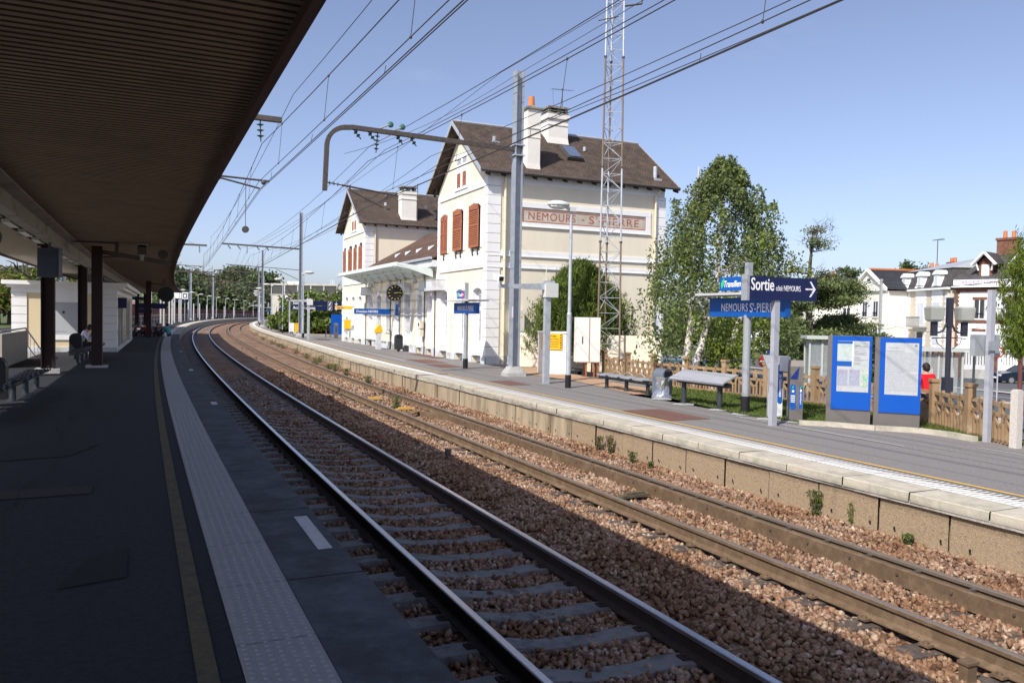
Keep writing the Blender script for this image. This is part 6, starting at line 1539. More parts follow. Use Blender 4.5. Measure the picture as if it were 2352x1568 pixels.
for i, (px, Y, top, w_) in enumerate([(705, 82, 680, 5.5), (735, 84, 672, 6), (762, 86, 690, 5), (785, 88, 672, 6), (690, 80, 705, 5), (748, 80, 708, 6), (720, 90, 735, 6), (775, 80, 730, 6), (668, 84, 728, 4.5)]):
    p = atY(px, top, Y); g0 = Z2-.1; h = p.z-g0+.3
    broad(Vector((p.x, Y, g0)), h, w_, [lf_lime, lf_lime, lf_wood], 'bright green leafy tree beyond the far corner of the station', 'bright green trees beyond the station', n=150, k=42, ls=(.18, .32), tz=.1)
for i, (px, Y, top, w_) in enumerate([(1935, 130, 607, 6), (1895, 110, 640, 5), (2060, 140, 612, 8), (2110, 135, 602, 7), (2150, 140, 606, 6), (2205, 150, 622, 6), (1790, 75, 640, 5)]):
    p = atY(px, top, Y); g0 = -2.3
    broad(Vector((p.x, Y, g0)), p.z-g0+.3, w_, [lf_wood, lf_dark] if i else [lf_wood], 'dark treetop showing above the roofs of the town', 'trees behind the houses', n=110, k=40, ls=(.22, .4), tz=.3)
for i, (x, y) in enumerate([(20, 100), (28, 105), (10, 110), (4, 105)]): broad(Vector((x, y, -2.2)), 5.5, 7, [lf_wood, lf_dark], 'tree in the far street behind the birch', 'trees in the far street', n=110, k=36, ls=(.2, .35), tz=.15)

# ---------------------------------------------------------------- small building on platform 1
hut = thing('platform_building', CU(34.0, -2.69, Z1), _heading(40), 'small flat-roofed cream building with white corner stones under the canopy on the left', 'platform building')
mb = MB().m(M('cream_hut', (.66, .55, .36), .88, .04, 1.5, .04)); mb.box(-3.75, 0, 0, 0, 15.5, 2.62); mb.build('wall', None, hut)
mb = MB().m(whit)
mb.box(-4.1, -.3, 2.74, .45, 16, 2.9); mb.box(-3.95, -.15, 2.62, .3, 15.8, 2.74); mb.box(-3.8, -.04, 2.42, .04, 15.6, 2.62)
z = .18
while z < 2.4:
    h = min(.34, 2.42-z)
    for q in ((-3.79, -.04, -3.25, .0), (-.58, -.04, .04, .0), (-.0, .0, .04, .5), (0, 15.0, .04, 15.5), (0, 7.2, .04, 7.6)): mb.box(q[0], q[1], z, q[2], q[3], z+h-.02)
    z += .34
mb.build('trim', None, hut)
mb = MB().m(plinth_m); mb.box(-3.82, -.06, 0, .06, 0, .2); mb.box(0, 0, 0, .06, 15.5, .2); mb.build('plinth', None, hut)
mb = MB().m(whit); mb.box(-2.55, -.05, .0, -2.35, -.002, 2.42); mb.box(-1.42, -.05, .65, -1.2, -.002, 2.42); mb.box(-2.35, -.05, 2.05, -1.42, -.002, 2.42); mb.box(-2.35, -.05, .5, -1.3, -.002, .7)
mb.build('door_frame', None, hut)
mb = MB().m(M('grey_hut_door', (.42, .44, .46), .6, .04, 3)); mb.box(-2.35, -.03, .7, -1.42, -.002, 2.05); mb.box(-2.3, -.04, .85, -1.85, -.03, .87); dr = mb.build('door', None, hut); mb = MB().m(blackp); mb.box(-2.0, -.034, 1.62, -1.88, -.031, 1.66); mb.box(-1.96, -.034, 1.58, -1.92, -.031, 1.7); mb.build('vent_hole', None, dr)
mb = MB().m(glass_d)
for a_, b_ in ((1.2, 2.2), (2.9, 4.2), (8.4, 9.4), (10.4, 11.6)): mb.box(.0, a_, .25, .03, b_, 2.15)
mb.build('window', None, hut); mb = MB().m(plinth_m)
for a_ in (1.1, 2.2, 2.8, 4.2, 8.3, 9.4, 10.3, 11.6): mb.box(.0, a_, .2, .06, a_+.09, 2.3)
for i in range(4): mb.box(.05, 6.2, .3+i*.2, .35, 7.0, .33+i*.2)
mb.build('window_frame', None, hut)
mb = MB().m(navy); mb.box(.02, .5, 1.85, .38, .9, 2.3); mb.build('sign', None, hut)
mb = MB().m(M('asphalt_lit', (.25, .235, .205), .95, .2, 10, .2)); mb.strip([(-14.4, Z1-.009), (-5.3, Z1-.001)], 5, 33.8, 2); struct(mb.build('paving'))  # sunlit stretch of the platform asphalt, sunlight put into its paler colour
# wooden screen left of it, ramp railing
t = thing('timber_screen', CU(34.2, -6.9, Z1), _heading(34), 'brown timber board screen at the left edge beside the small platform building', 'screen'); mb = MB().m(M('brown_boards', (.10, .055, .03), .8, .3, 6, c2=(.2, .12, .06)))
for i in range(16): mb.box(-2.4+i*.15, 0, 0, -2.27+i*.15, .04, 2.25)
mb.box(-2.5, -.05, 2.25, .0, .1, 2.4); mb.build('boards', None, t)
t = thing('ramp_railing', CU(28.9, -5.36, Z1), _heading(30), 'pale stair parapet with a sloping metal handrail at the left edge', 'railing'); mb = MB().m(M('stair_parapet', (.40, .37, .32), .9, .1, 5)); mb.box(0, -5, 0, .12, 0, 1.0); mb.build('parapet', None, t); mb = MB().m(galv)
mb.tube([(.06, -5, 1.08), (.06, 0, 1.08), (.06, 4.3, .06)], .03, 6); mb.tube([(.06, 0, 0), (.06, 0, 1.08)], .03, 6); mb.tube([(.06, 0, .55), (.06, 2.2, .0)], .022, 6)
for y in (1, 2, 3): mb.tube([(.06, y, 0), (.06, y, 1.08-y*.237)], .018, 6)
mb.build('handrail', None, t)
t = thing('lamp_post', CU(45, -9.5, Z1), 0, 'thin white mast rising at the extreme left edge', 'lamp post'); mb = MB().m(galv); mb.tube([(0, 0, 0), (0, 0, 5.2)], .08, 8); mb.build('pole', None, t)
# furniture farther along platform 1: posts, long wall, sign
for i, (s_, o_, h_) in enumerate([(97, -2.5, 4.3), (103, -3.2, 4.4), (110, -2.3, 5.2), (117, -3.1, 4.2), (124, -2.9, 3.9), (131, -2.5, 3.6), (138, -3.3, 3.6), (152, -3, 3.4), (158, -2.6, 3.2), (172, -2.8, 3.4), (186, -2.8, 3.2), (200, -3, 3.2), (222, -3, 3.2), (240, -3, 3.2), (93.5, -3.6, 4.2), (88, -7.9, 4.0)]):
    if i == 0: t = thing('platform_post', CU(s_, o_, Z1), _heading(s_), 'pale slim post on the sunlit far part of the near platform', 'post', 'posts along the far near platform'); mb = MB().m(M('pale_post', (.55, .54, .5), .5, .08, 4)); mb.box(-.09, -.09, 0, .09, .09, 3.8); mb.build('shaft', None, t); t0_ = t
    else: t = dup(t0_, CU(s_, o_, Z1), _heading(s_))
    t.scale = (1, 1, h_/3.8)
t = thing('platform_sign', CU(150, -3.4, Z1), _heading(150), 'small white square letter sign among the distant posts of the near platform', 'sign'); mb = MB().m(white_let); mb.box(-2.2, -.1, 4.0, -.6, .1, 5.0); mb.box(-.5, -.1, 3.9, .5, .1, 5.1); mb.m(navy); mb.box(-3.0, -.1, 3.3, 0, .1, 3.7); mb.build('board', None, t); mb = MB().m(blackp); mb.ring([(-.35, -.12, 4.1), (.35, -.12, 4.1), (.35, -.12, 4.9), (-.35, -.12, 4.9)], [(-.22, -.12, 4.25), (.22, -.12, 4.25), (.22, -.12, 4.75), (-.22, -.12, 4.75)], (0, .02, 0)); mb.build('mark', None, t); mb = MB().m(galv); mb.tube([(-1.9, 0, 0), (-1.9, 0, 4.2)], .07, 6); mb.tube([(0, 0, 0), (0, 0, 4)], .07, 6); mb.build('post', None, t)
redw = M('dark_red_boards', (.19, .06, .045), .85, .3, 6)
t = thing('red_fence', (0, 0, 0), 0, 'long dark red board fence behind the far curve of the near platform', 'fence'); mb = MB().m(redw)
s_ = 90.
while s_ < 318: mb.strip([(-7.4, Z1-.1), (-7.4, Z1+2.25)], s_, s_+1.9, 1.9); mb.strip([(-7.35, Z1+.1), (-7.35, Z1+2.3)], s_+1.9, s_+2.05, .15); s_ += 2.05
mb.build('boards', None, t); mb = MB().m(galv); mb.strip([(-7.5, Z1+2.25), (-7.3, Z1+2.35)], 90, 318, 4)
s_ = 92
while s_ < 300: mb.tube([CU(s_, -5.2, Z1), CU(s_, -5.2, Z1+1.1)], .02, 4); s_ += 4.5
mb.strip([(-5.2, Z1+1.05), (-5.2, Z1+1.13)], 90, 300, 4); mb.strip([(-5.2, Z1+.5), (-5.2, Z1+.54)], 90, 300, 4); mb.build('railing', None, t)
t = thing('shed', CU(112, -11.5, .4), _heading(112), 'low red-brown roofed shed behind the red fence', 'shed'); mb = MB().m(redw); mb.box(-4, -6, 0, 3, 30, 3.0); mb.build('wall', None, t); mb = MB().m(M('shed_roof', (.28, .17, .14), .8, .15, 5)); mb.prism([(-4.3, -6.3, 3.), (3.4, -6.3, 2.9), (-.5, -6.3, 3.9)], (0, 36.6, 0)); mb.build('roof', None, t)
# retaining wall beyond platform 2
t = thing('grey_railing', (0, 0, 0), 0, 'grey sheet railing with a red top rail beyond the station corner', 'railing'); mb = MB().m(M('sheet_railing', (.36, .38, .40), .6, .12, 9)); A_ = at(1000/1.7415+660*.1172, 1080/1.7415+1100*.1172, Z2); B_ = at(1000/1.7415+1600*.1172, 1080/1.7415+1270*.1172, Z2)
A_ = CU(88, 12.6, Z2); B_ = CU(66, 15.4, Z2)
mb.beam(A_+Vector((0, 0, .6)), B_+Vector((0, 0, .6)), .05, 1.0); mb.m(M('red_rail', (.4, .08, .05), .6)); mb.beam(A_+Vector((0, 0, 1.15)), B_+Vector((0, 0, 1.15)), .07, .08); mb.m(galv)
for i in range(14): p = A_.lerp(B_, i/13); mb.tube([p, p+Vector((0, 0, 1.2))], .035, 5)
mb.build('sheets', None, t)
t = thing('red_wall', CU(92, 12.9, Z2), _heading(100), 'rusty red metal fence between the far lamp posts of the sunlit platform', 'fence'); mb = MB().m(M('rusty_red_fence', (.22, .07, .05), .8, .25, 6)); mb.box(0, 0, 0, .1, 50, 2.2); mb.m(galv); mb.box(-.5, 12, 0, -.4, 48, 1.9); mb.build('boards', None, t)
t = thing('stair_kerb', CU(66, 9.9, Z2), _heading(66), 'low pale kerb around the far stairway opening', 'kerb'); mb = MB().m(conc_grey); mb.box(0, -1, 0, 4.6, -.8, .22); mb.box(0, -1, 0, .2, 9, .22); mb.build('kerb', None, t)
for i, (x, y, yc) in enumerate(((-.3, 5.2, 0), (.15, 5.0, 1))):
    t = thing('small_cabinet', CU(66+y, 9.6+x, Z2), _heading(70), ['small white cabinet beside the stairway on the far platform', 'small yellow box beside the stairway on the far platform'][i], 'cabinet'); mb = MB().m(yel_box if yc else whit); mb.box(-.2, -.15, .3, .2, .15, 1.1); mb.m(galv); mb.box(-.05, -.05, 0, .05, .05, .3); mb.build('body', None, t)
t = thing('folding_ladder', at(1000/1.7415+1530*.1172, 1080/1.7415+1322*.1172, Z2), _heading(66), 'grey folding stand leaning beside the far blue panel', 'stand'); mb = MB().m(galv_d)
for x in (-.2, .2): mb.beam((x, -.4, 0), (x*.6, 0, 1.1), .04); mb.beam((x, .3, 0), (x*.6, 0, 1.1), .04)
for z in (.3, .6, .9): mb.beam((-.17, -.3+z*.25, z), (.17, -.3+z*.25, z), .03)
mb.build('frame', None, t)

# ---------------------------------------------------------------- factory building far left of the station
p = atY(700, 700, 170)
t = thing('industrial_building', Vector((p.x, 172, -1.5)), R(-4), 'large pale concrete industrial building with a glazed top floor, far behind the bright green trees', 'building')
cw = M('pale_concrete', (.50, .48, .42), .9, .06, .6, c2=(.42, .40, .36)); H_ = atY(700, 651, 170).z+1.5
mb = MB().m(cw); mb.box(-8, 0, 0, 6.6, 14, H_-2.4); mb.box(-8.1, -.1, H_-2.5, 6.7, 14, H_-2.3); mb.box(-8.1, -.1, H_-.35, 6.7, 14, H_)
for i in range(6): x = -8+i*2.88; mb.box(x, -.05, H_-2.4, x+.25, .2, H_-.3)
mb.m(conc_grey); mb.box(6.7, -.05, 0, 7.6, 14, H_-.2); mb.build('wall', None, t); mb = MB().m(glass_d); mb.box(-8, .15, H_-2.35, 6.6, .3, H_-.35); mb.build('window', None, t); mb = MB().m(whit); mb.box(-5.5, 3, H_, -2.6, 6, H_+.6)
for x in (4.5, 4.9, 5.2): mb.box(x, 2, H_, x+.06, 2.1, H_+1.0)
mb.build('roof_unit', None, t)

# ---------------------------------------------------------------- street
mb = MB().m(asph_road)
def tq(s_, o_, e): p = gp(s_, o_); p.z += e; return p
def sheet(mb, s0, s1, o0, o1, e, ns=8, no=8):
    for i in range(ns):
        for j in range(no):
            a, b = s0+(s1-s0)*i/ns, s0+(s1-s0)*(i+1)/ns; c, d = o0+(o1-o0)*j/no, o0+(o1-o0)*(j+1)/no
            mb.face([tq(a, c, e), tq(a, d, e), tq(b, d, e), tq(b, c, e)])
sheet(mb, -30, 26, 14.6, 96, .03, 28, 60); sheet(mb, 26, 60, 22, 96, .03, 17, 50); struct(mb.build('road', fix=False))
mb = MB().m(M('pale_pavement', (.42, .39, .35), .9, .12, 3))
sheet(mb, -30, 60, 42, 43.6, .09, 30, 2); sheet(mb, -30, 20, 33, 34.2, .09, 24, 2); sheet(mb, -30, 60, 70, 74, .12, 30, 3); sheet(mb, 4, 16, 22, 25, .08, 8, 3); struct(mb.build('pavement', fix=False))
mb = MB().m(whitep)
sheet(mb, -30, 40, 38, 38.2, .05, 30, 1); sheet(mb, -30, 50, 46, 46.25, .05, 30, 1); sheet(mb, -10, 10, 30, 30.2, .05, 10, 1); sheet(mb, -30, 10, 52, 52.2, .05, 20, 1)
for i in range(6): sheet(mb, -6+i*.9, -5.6+i*.9, 22, 26, .05, 1, 4)
mb.m(yellowp); sheet(mb, -2, 12, 19.5, 19.62, .05, 14, 1); sheet(mb, -2, 12, 17.6, 17.72, .05, 14, 1); struct(mb.build('painted_line', fix=False))
mb = MB().m(grass_g); sheet(mb, 24, 40, 30, 33.5, .07, 8, 2); struct(mb.build('lawn', fix=False))
# cars
tyre = M('tyre', (.02, .02, .02), .8, .1, 9); alloy = M('alloy_wheel', (.45, .46, .48), .3, .1, 5, metal=.7)
def car(loc, rz, paint, label, L_=4.1, W_=1.66, H=1.42, est=False):
    t = thing('parked_car', loc, rz, label, 'car', 'cars in the street')
    pr = [(-L_/2, .32), (-L_/2-.02, .55), (-L_/2+.08, .80), (-L_/2+1.0, .93), (-.25-L_*.08, .95), (L_*.0+.2, .95), (L_/2-.75, .95), (L_/2-.08, .88), (L_/2, .55), (L_/2-.02, .32)]
    def wheelarch(pr): return pr
    mb = MB().m(paint); n = len(pr); secs_ = [(-W_/2, .93), (-W_/2+.06, 1.), (0, 1.02), (W_/2-.06, 1.), (W_/2, .93)]
    base = len(mb.v)
    for y, k in secs_: mb.v += [(x, y, .32+(z-.32)*k if z > .4 else z) for x, z in pr]
    for i in range(len(secs_)-1):
        for j in range(n): q = (j+1) % n; mb.f.append((base+i*n+j, base+i*n+q, base+(i+1)*n+q, base+(i+1)*n+j)); mb.mi.append(mb.cur)
    mb.f.append(tuple(base+j for j in range(n))); mb.f.append(tuple(base+(len(secs_)-1)*n+j for j in range(n))); mb.mi += [mb.cur]*2
    # cabin: pillars and roof
    cab = [(-.75, .93), (-.1, H-.04), (L_*.25, H-.02), (L_/2-.25, .93)] if not est else [(-.75, .93), (-.1, H-.04), (L_/2-.3, H-.02), (L_/2-.05, .93)]
    rt = [(cab[1][0]-.02, H-.05), (cab[1][0]+.25, H), (cab[2][0]-.1, H), (cab[2][0], H-.05)]
    i0 = W_/2-.22; mb.prism([(x, -i0, z) for x, z in rt], (0, 2*i0, 0))
    for y in (-1, 1):
        for a, b in ((cab[0], cab[1]), (cab[3], cab[2]), ((.35+L_*.02, .93), (.35, H-.04))): mb.beam((a[0], y*(W_/2-.08), a[1]), (b[0], y*i0, b[1]), .08, .05)
    bd = mb.build('body', None, t)
    mb = MB().m(glass_d); w0 = W_/2-.1; w1 = i0-.02
    q0 = [(cab[0][0]+.04, -w0, .93), (cab[0][0]+.04, w0, .93), (cab[1][0], w1, H-.06), (cab[1][0], -w1, H-.06)]; q1 = [(cab[3][0]-.04, -w0, .93), (cab[3][0]-.04, w0, .93), (cab[2][0], w1, H-.06), (cab[2][0], -w1, H-.06)]
    mb.face(q0); mb.face(q1); mb.face([q0[0], q1[0], q1[3], q0[3]]); mb.face([q0[1], q1[1], q1[2], q0[2]]); mb.build('window', None, t)
    for x in (-L_/2+.78, L_/2-.72):
        for y in (-1, 1):
            mb = MB().m(tyre); mb.tube([(x, y*(W_/2-.2), .31), (x, y*(W_/2+.01), .31)], .31, 18); wh = mb.build('wheel', None, t); mb = MB().m(alloy); mb.tube([(x, y*(W_/2+.005), .31), (x, y*(W_/2+.02), .31)], .2, 14); mb.build('rim', None, wh)
    for y in (-1, 1):
        mb = MB().m(M('lamp_clear', (.7, .7, .72), .2)); mb.box(-L_/2-.03, y*(W_/2-.42), .62, -L_/2+.12, y*(W_/2-.08), .76); mb.build('headlight', None, t)
        mb = MB().m(M('lamp_red', (.45, .02, .02), .3)); mb.box(L_/2-.1, y*(W_/2-.3), .66, L_/2+.02, y*(W_/2-.04), .86); mb.build('tail_light', None, t)
    mb = MB().m(white_let); mb.box(L_/2-.005, -.26, .5, L_/2+.025, .26, .62); mb.box(-L_/2-.04, -.26, .42, -L_/2+.0, .26, .54); mb.m(blackp); mb.box(-L_/2-.03, -W_/2+.05, .25, L_/2+.03, W_/2-.05, .36); mb.build('bumper', None, t); return t
pn = M('navy_car_paint', (.008, .016, .035), .2, .05, 2, spec=.6); psl = M('silver_car_paint', (.38, .39, .41), .25, .04, 2, metal=.5); pbl = M('blue_car_paint', (.02, .05, .16), .2, .05, 2, spec=.6); plb = M('pale_blue_car_paint', (.16, .22, .42), .2, .05, 2, spec=.6); ptl = M('teal_car_paint', (.02, .09, .12), .2, .05, 2, spec=.6)
def onroad(px, py, Y): p = atY(px, py, Y); return Vector((p.x, Y, p.z))
p = Vector((39.1, 61, -1.97)); car(p, R(2), pn, 'dark blue saloon car driving on the street at the right edge', 4.2, est=True)
car(Vector((7.6, 24.9, -.62)), R(62), pbl, 'dark blue car behind the fence right of the birch trunk')
car(Vector((5.9, 27.6, -.35)), R(60), ptl, 'teal car parked behind the fence under the birch')
car(Vector((10.0, 24.4, -.75)), R(55), plb, 'pale blue car parked behind the ticket validators')
car(Vector((11.2, 27.6, -.85)), R(62), psl, 'silver car parked behind the ticket stamping posts')
car(Vector((27.9, 118, -2.3)), R(92), psl, 'small silver car seen from behind in the far street'); car(Vector((25.4, 119.5, -2.3)), R(92), psl, 'small grey car beside the silver one in the far street')
# round traffic sign and no-entry sign by the birch
t = thing('traffic_sign', Vector((9.6, 30, -.9)), 0, 'traffic sign post with a blue board and a no-entry sign behind the birch', 'traffic sign'); mb = MB().m(galv); mb.tube([(0, 0, 0), (0, 0, 2.9)], .035, 6); mb.build('pole', None, t); mb = MB().m(val_g); mb.tube([(-.05, -.04, 2.6), (-.05, 0, 2.6)], .24, 18); mb.build('disc', None, t); mb = MB().m(blue2); mb.box(.02, -.03, 1.95, .34, 0, 2.45); mb.build('board', None, t); mb = MB().m(M('traffic_red', (.55, .02, .02), .4)); mb.tube([(-.1, -.04, 1.85), (-.1, 0, 1.85)], .22, 16); mb.m(white_let); mb.box(-.25, -.045, 1.82, .05, -.041, 1.88); mb.build('no_entry_sign', None, t)
# twin lantern
lant = M('lantern_glass', (.36, .37, .33), .2, .05, 3, spec=.6, alpha=.75); ldark = M('lantern_post', (.03, .03, .045), .5, .1, 4)
t = thing('street_lantern', Vector((15.35, 28, -.75)), R(0), 'dark double-armed street lantern with two square glass heads, behind the fence', 'street lamp')
mb = MB().m(ldark); mb.box(-.14, -.14, 0, .14, .14, 1.35); mb.tube([(0, 0, 1.3), (0, 0, 3.2)], .09, 10); mb.box(-.09, -.09, 3.1, .09, .09, 4.15)
for sg in (-1, 1):
    mb.tube([(sg*.09, 0, 3.25), (sg*.2, 0, 3.0), (sg*.35, 0, 2.92), (sg*.5, 0, 2.95)], .035, 6); mb.tube([(0, 0, 2.75), (sg*.6, 0, 2.72)], .022, 6); mb.box(sg*.44, -.08, 2.8, sg*.62, .08, 3.3); mb.tube([(sg*.45, 0, 2.7), (sg*.4, 0, 2.55), (sg*.15, 0, 2.35)], .015, 5)
mb.build('post', None, t)
for sg in (-1, 1):
    mb = MB().m(lant); cx_ = sg*.53; vs = []
    for z, r_ in ((3.3, .14), (3.37, .22), (3.78, .25), (3.84, .2)): vs += [(cx_-r_, -r_, z), (cx_+r_, -r_, z), (cx_+r_, r_, z), (cx_-r_, r_, z)]
    fs = [(0, 3, 2, 1), (12, 13, 14, 15)]
    for i in range(3):
        for j in range(4): fs.append((i*4+j, i*4+(j+1) % 4, i*4+4+(j+1) % 4, i*4+4+j))
    mb.raw(vs, fs); h_ = mb.build('lantern_head', None, t); mb = MB().m(white_let); mb.cyl((cx_, 0, 3.4), .06, .25, 8); mb.build('bulb', None, h_)
# arched brown lamp at the right edge
t = thing('street_lamp', Vector((18.55, 29, -1.0)), 0, 'brown curved street lamp post at the right edge, half hidden by the conifer', 'street lamp'); mb = MB().m(M('brown_lamp', (.13, .05, .04), .6, .1, 4)); mb.tube([(0, 0, 0), (0, 0, 1.1)], .11, 10); mb.tube([(0, 0, 1.1), (.0, 0, 4.6), (.04, 0, 5.4), (.2, 0, 6.0), (.5, 0, 6.5), (1.0, 0, 6.75)], [.075, .07, .06, .06, .05, .05], 8); mb.box(-.14, -.14, 0, .14, .14, 1.0); mb.build('pole', None, t); mb = MB().m(lamph); mb.ell((1.3, 0, 6.7), .35, .15, .1); mb.build('head', None, t)
# bus shelters
glc = M('shelter_glass', (.5, .55, .55), .1, .05, 3, spec=.6, alpha=.28)
def shelter(loc, rz, W, Dp, H, label, poster=True):
    t = thing('bus_shelter', loc, rz, label, 'bus shelter', 'bus shelters'); mb = MB().m(M('shelter_frame', (.45, .48, .46), .5, .05, 4))
    for x in (0, W*.33, W*.66, W):
        for y in (0, Dp): mb.box(x-.035, y-.035, 0, x+.035, y+.035, H)
    mb.box(-.15, -.2, H, W+.15, Dp+.2, H+.12); mb.build('frame', None, t); mb = MB().m(glc); mb.box(.04, Dp-.01, .25, W-.04, Dp, H-.1); mb.box(0, .04, .25, .01, Dp-.04, H-.1); mb.box(W-.01, .04, .25, W, Dp-.04, H-.1); mb.box(.04, 0, .25, W*.6, .01, H-.1); mb.build('glass', None, t)
    mb = MB().m(ldark); mb.box(.3, Dp-.4, .42, W-.3, Dp-.1, .47); mb.build('seat', None, t)
    if poster: 
        mb = MB().m(ldark); mb.box(-1.0, -.05, 0, -.1, .12, H-.1); mb.m(M('poster_dull', (.35, .36, .34), .5, .35, 5, c2=(.62, .62, .58))); mb.box(-.95, -.06, .5, -.15, -.051, H-.25); mb.m(white_let); mb.box(-.95, -.065, .75, -.15, -.061, .95); mb.build('poster_case', None, t)
    return t
shelter(Vector((15.8, 31.2, -.95)), R(-6), 2.7, 1.1, 2.35, 'glass bus shelter with an advertising case behind the double lantern'); shelter(Vector((11.6, 31, -.95)), R(-10), 1.4, 1.0, 2.75, 'narrow glass bus shelter behind the ticket validators', False)
t = thing('round_road_sign', Vector((22.0, 36, -1.25)), 0, 'round red-ringed speed sign behind the right edge posts', 'traffic sign'); mb = MB().m(galv); mb.tube([(0, 0, 0), (0, 0, 2.7)], .03, 6); mb.build('pole', None, t); mb = MB().m(M('traffic_red', (.55, .02, .02), .4)); mb.tube([(0, -.05, 2.5), (0, -.02, 2.5)], .24, 18); mb.m(white_let); mb.tube([(0, -.055, 2.5), (0, -.051, 2.5)], .17, 18); mb.build('disc', None, t); text('30', .2, (-.11, -.058, 2.43), (1, 0, 0), (0, 0, 1), blackp, t, wid=.22)

# ---------------------------------------------------------------- houses across the street
def hwin(h, x0, x1, z0, z1, y, sh=True, arched=False, shc=None, sill=True, rail=False, par=None):
    mb = MB().m(whit); mb.box(x0-.06, y-.03, z0-.05, x0, y, z1+.06); mb.box(x1, y-.03, z0-.05, x1+.06, y, z1+.06); mb.box(x0-.06, y-.03, z1, x1+.06, y, z1+.08); mb.box((x0+x1)/2-.04, y-.02, z0, (x0+x1)/2+.04, y, z1)
    if sill: mb.box(x0-.15, y-.12, z0-.14, x1+.15, y, z0-.04)
    w_ = mb.build('window', None, h); mb = MB().m(glass_d); mb.box(x0, y-.012, z0, x1, y-.004, z1); mb.build('pane', None, w_)
    if sh:
        m_ = shc or M('pale_shutter', (.66, .68, .74), .6, .05, 30); mb = MB().m(m_); d = (x1-x0)/2+.02; mb.box(x0-.08-d, y-.06, z0, x0-.08, y-.02, z1); mb.box(x1+.08, y-.06, z0, x1+.08+d, y-.02, z1); mb.build('shutter', None, w_)
    if rail:
        mb = MB().m(ldark)
        for i in range(8): x = x0+(x1-x0)*i/7; mb.box(x-.012, y-.09, z0, x+.012, y-.07, z0+.5)
        mb.box(x0, y-.1, z0+.48, x1, y-.06, z0+.52); mb.build('railing', None, w_)
hc_ = M('house_cream', (.80, .76, .66), .9, .03, 1.5); hs_ = M('house_sand', (.62, .55, .45), .9, .05, 1.5); hwh = M('house_white', (.86, .86, .86), .85, .02, 1.5)
# house with a pediment
def px2(px, Y): return (px-1176)/FP*Y
Y_ = 92; x0 = px2(1958, Y_); t = thing('pediment_house', Vector((41.3, 97, -.3)), R(-79), 'cream house with a triangular pediment and slate roof across the street', 'house'); W_ = 6.2
hh = 6.5
mb = MB().m(hc_); mb.box(0, 0, -2.6, W_, 9, hh); mb.prism([(-.1, -.02, hh+.2), (W_+.1, -.02, hh+.2), (W_/2, -.02, hh+2.35)], (0, .3, 0)); mb.build('wall', None, t)
mb = MB().m(hwh); mb.box(-.25, -.3, hh, W_+.25, .0, hh+.2); mb.beam((-.25, -.2, hh+.2), (W_/2, -.2, hh+2.5), .4, .2); mb.beam((W_+.25, -.2, hh+.2), (W_/2, -.2, hh+2.5), .4, .2)
z = 0
while z < hh-.3: w_ = .55 if int(z/.3) % 2 else .35; mb.box(W_-w_, -.04, z, W_+.03, .0, z+.27); mb.box(-.03, -.04, z, w_, 0, z+.27); z += .3
mb.m(glass_d); mb.box(W_/2-.28, -.05, hh+.95, W_/2+.28, -.021, hh+1.5); mb.build('trim', None, t)
for x in (2.1, 4.1): hwin(t, x, x+.8, 3.55, 5.3, 0, True, rail=True); hwin(t, x, x+.8, .5, 2.2, 0)
mb = MB().m(slate); mb.prism([(W_/2-.1, .1, hh+2.55), (W_+.4, .1, hh+.15), (W_+.5, .1, hh+.15), (W_/2, .1, hh+2.6)], (0, 9, 0)); mb.prism([(-.3, .1, hh+.15), (W_/2, .1, hh+2.55), (W_/2, .1, hh+2.6), (-.4, .1, hh+.15)], (0, 9, 0)); 
mb.m(orange); mb.beam((W_/2, .0, hh+2.65), (W_/2, 9, hh+2.65), .3, .2); mb.build('roof', None, t)
mb = MB().m(brickm); mb.box(W_-1.2, 6.0, hh, W_-.2, 7.5, hh+2.7); mb.box(W_-1.35, 5.9, hh+2.7, W_-.1, 7.6, hh+2.9); mb.m(orange); mb.cyl((W_-.7, 6.4, hh+2.9), .22, .5, 8, .18); mb.cyl((W_-.7, 7.1, hh+2.9), .22, .4, 8, .18); mb.build('chimney', None, t)
# dark roofed house behind on its left
t = thing('low_house', Vector((px2(1870, 100), 100, -.9)), R(-6), 'low house with a dark roof and brick chimney half hidden by the pine', 'house'); mb = MB().m(hc_); mb.box(0, 0, 0, 7, 8, 6.6); mb.build('wall', None, t); mb = MB().m(slate); mb.prism([(-.3, -.3, 6.5), (-.3, 8.3, 6.5), (-.3, 4, 9.2)], (7.6, 0, 0)); mb.build('roof', None, t); mb = MB().m(brickm); mb.box(1.6, 1.2, 6.6, 3.2, 2.2, 9.4); mb.m(orange); mb.cyl((2.5, 1.7, 9.4), .2, .5, 8); mb.build('chimney', None, t)
hwin(t, 3.4, 4.2, 3.5, 5.2, 0)
# mansard house
Y_ = 88; x0 = px2(2060, Y_); t = thing('mansard_house', Vector((45.3, 94, -.3)), R(-90), 'sand-coloured house with a mansard roof and three white dormers across the street', 'house'); W_ = 11.; hh = 6.45
mb = MB().m(hs_); mb.box(0, 0, -2.6, W_, 9, hh); mb.build('wall', None, t)
mb = MB().m(hwh); mb.box(-.35, -.4, hh, W_+.35, 0, hh+.2)
for xq, wq in ((1.1, 1.9), (4.5, 2.0), (7.9, 1.9)):
    z = 2.6
    k_ = 0
    while z < 5.9: e_ = .16 if k_ % 2 else 0; mb.box(xq-e_, -.04, z, xq+wq+e_, 0, z+.26); z += .27; k_ += 1
    mb.box(xq-.1, -.05, 5.9, xq+wq+.1, 0, 6.5); mb.box(xq-.1, -.08, 2.85, xq+wq+.1, 0, 2.95)
    z = .3; k_ = 0
    while z < 2.3: e_ = .16 if k_ % 2 else 0; mb.box(xq-e_, -.04, z, xq+wq+e_, 0, z+.26); z += .27; k_ += 1
z = 0; k_ = 0
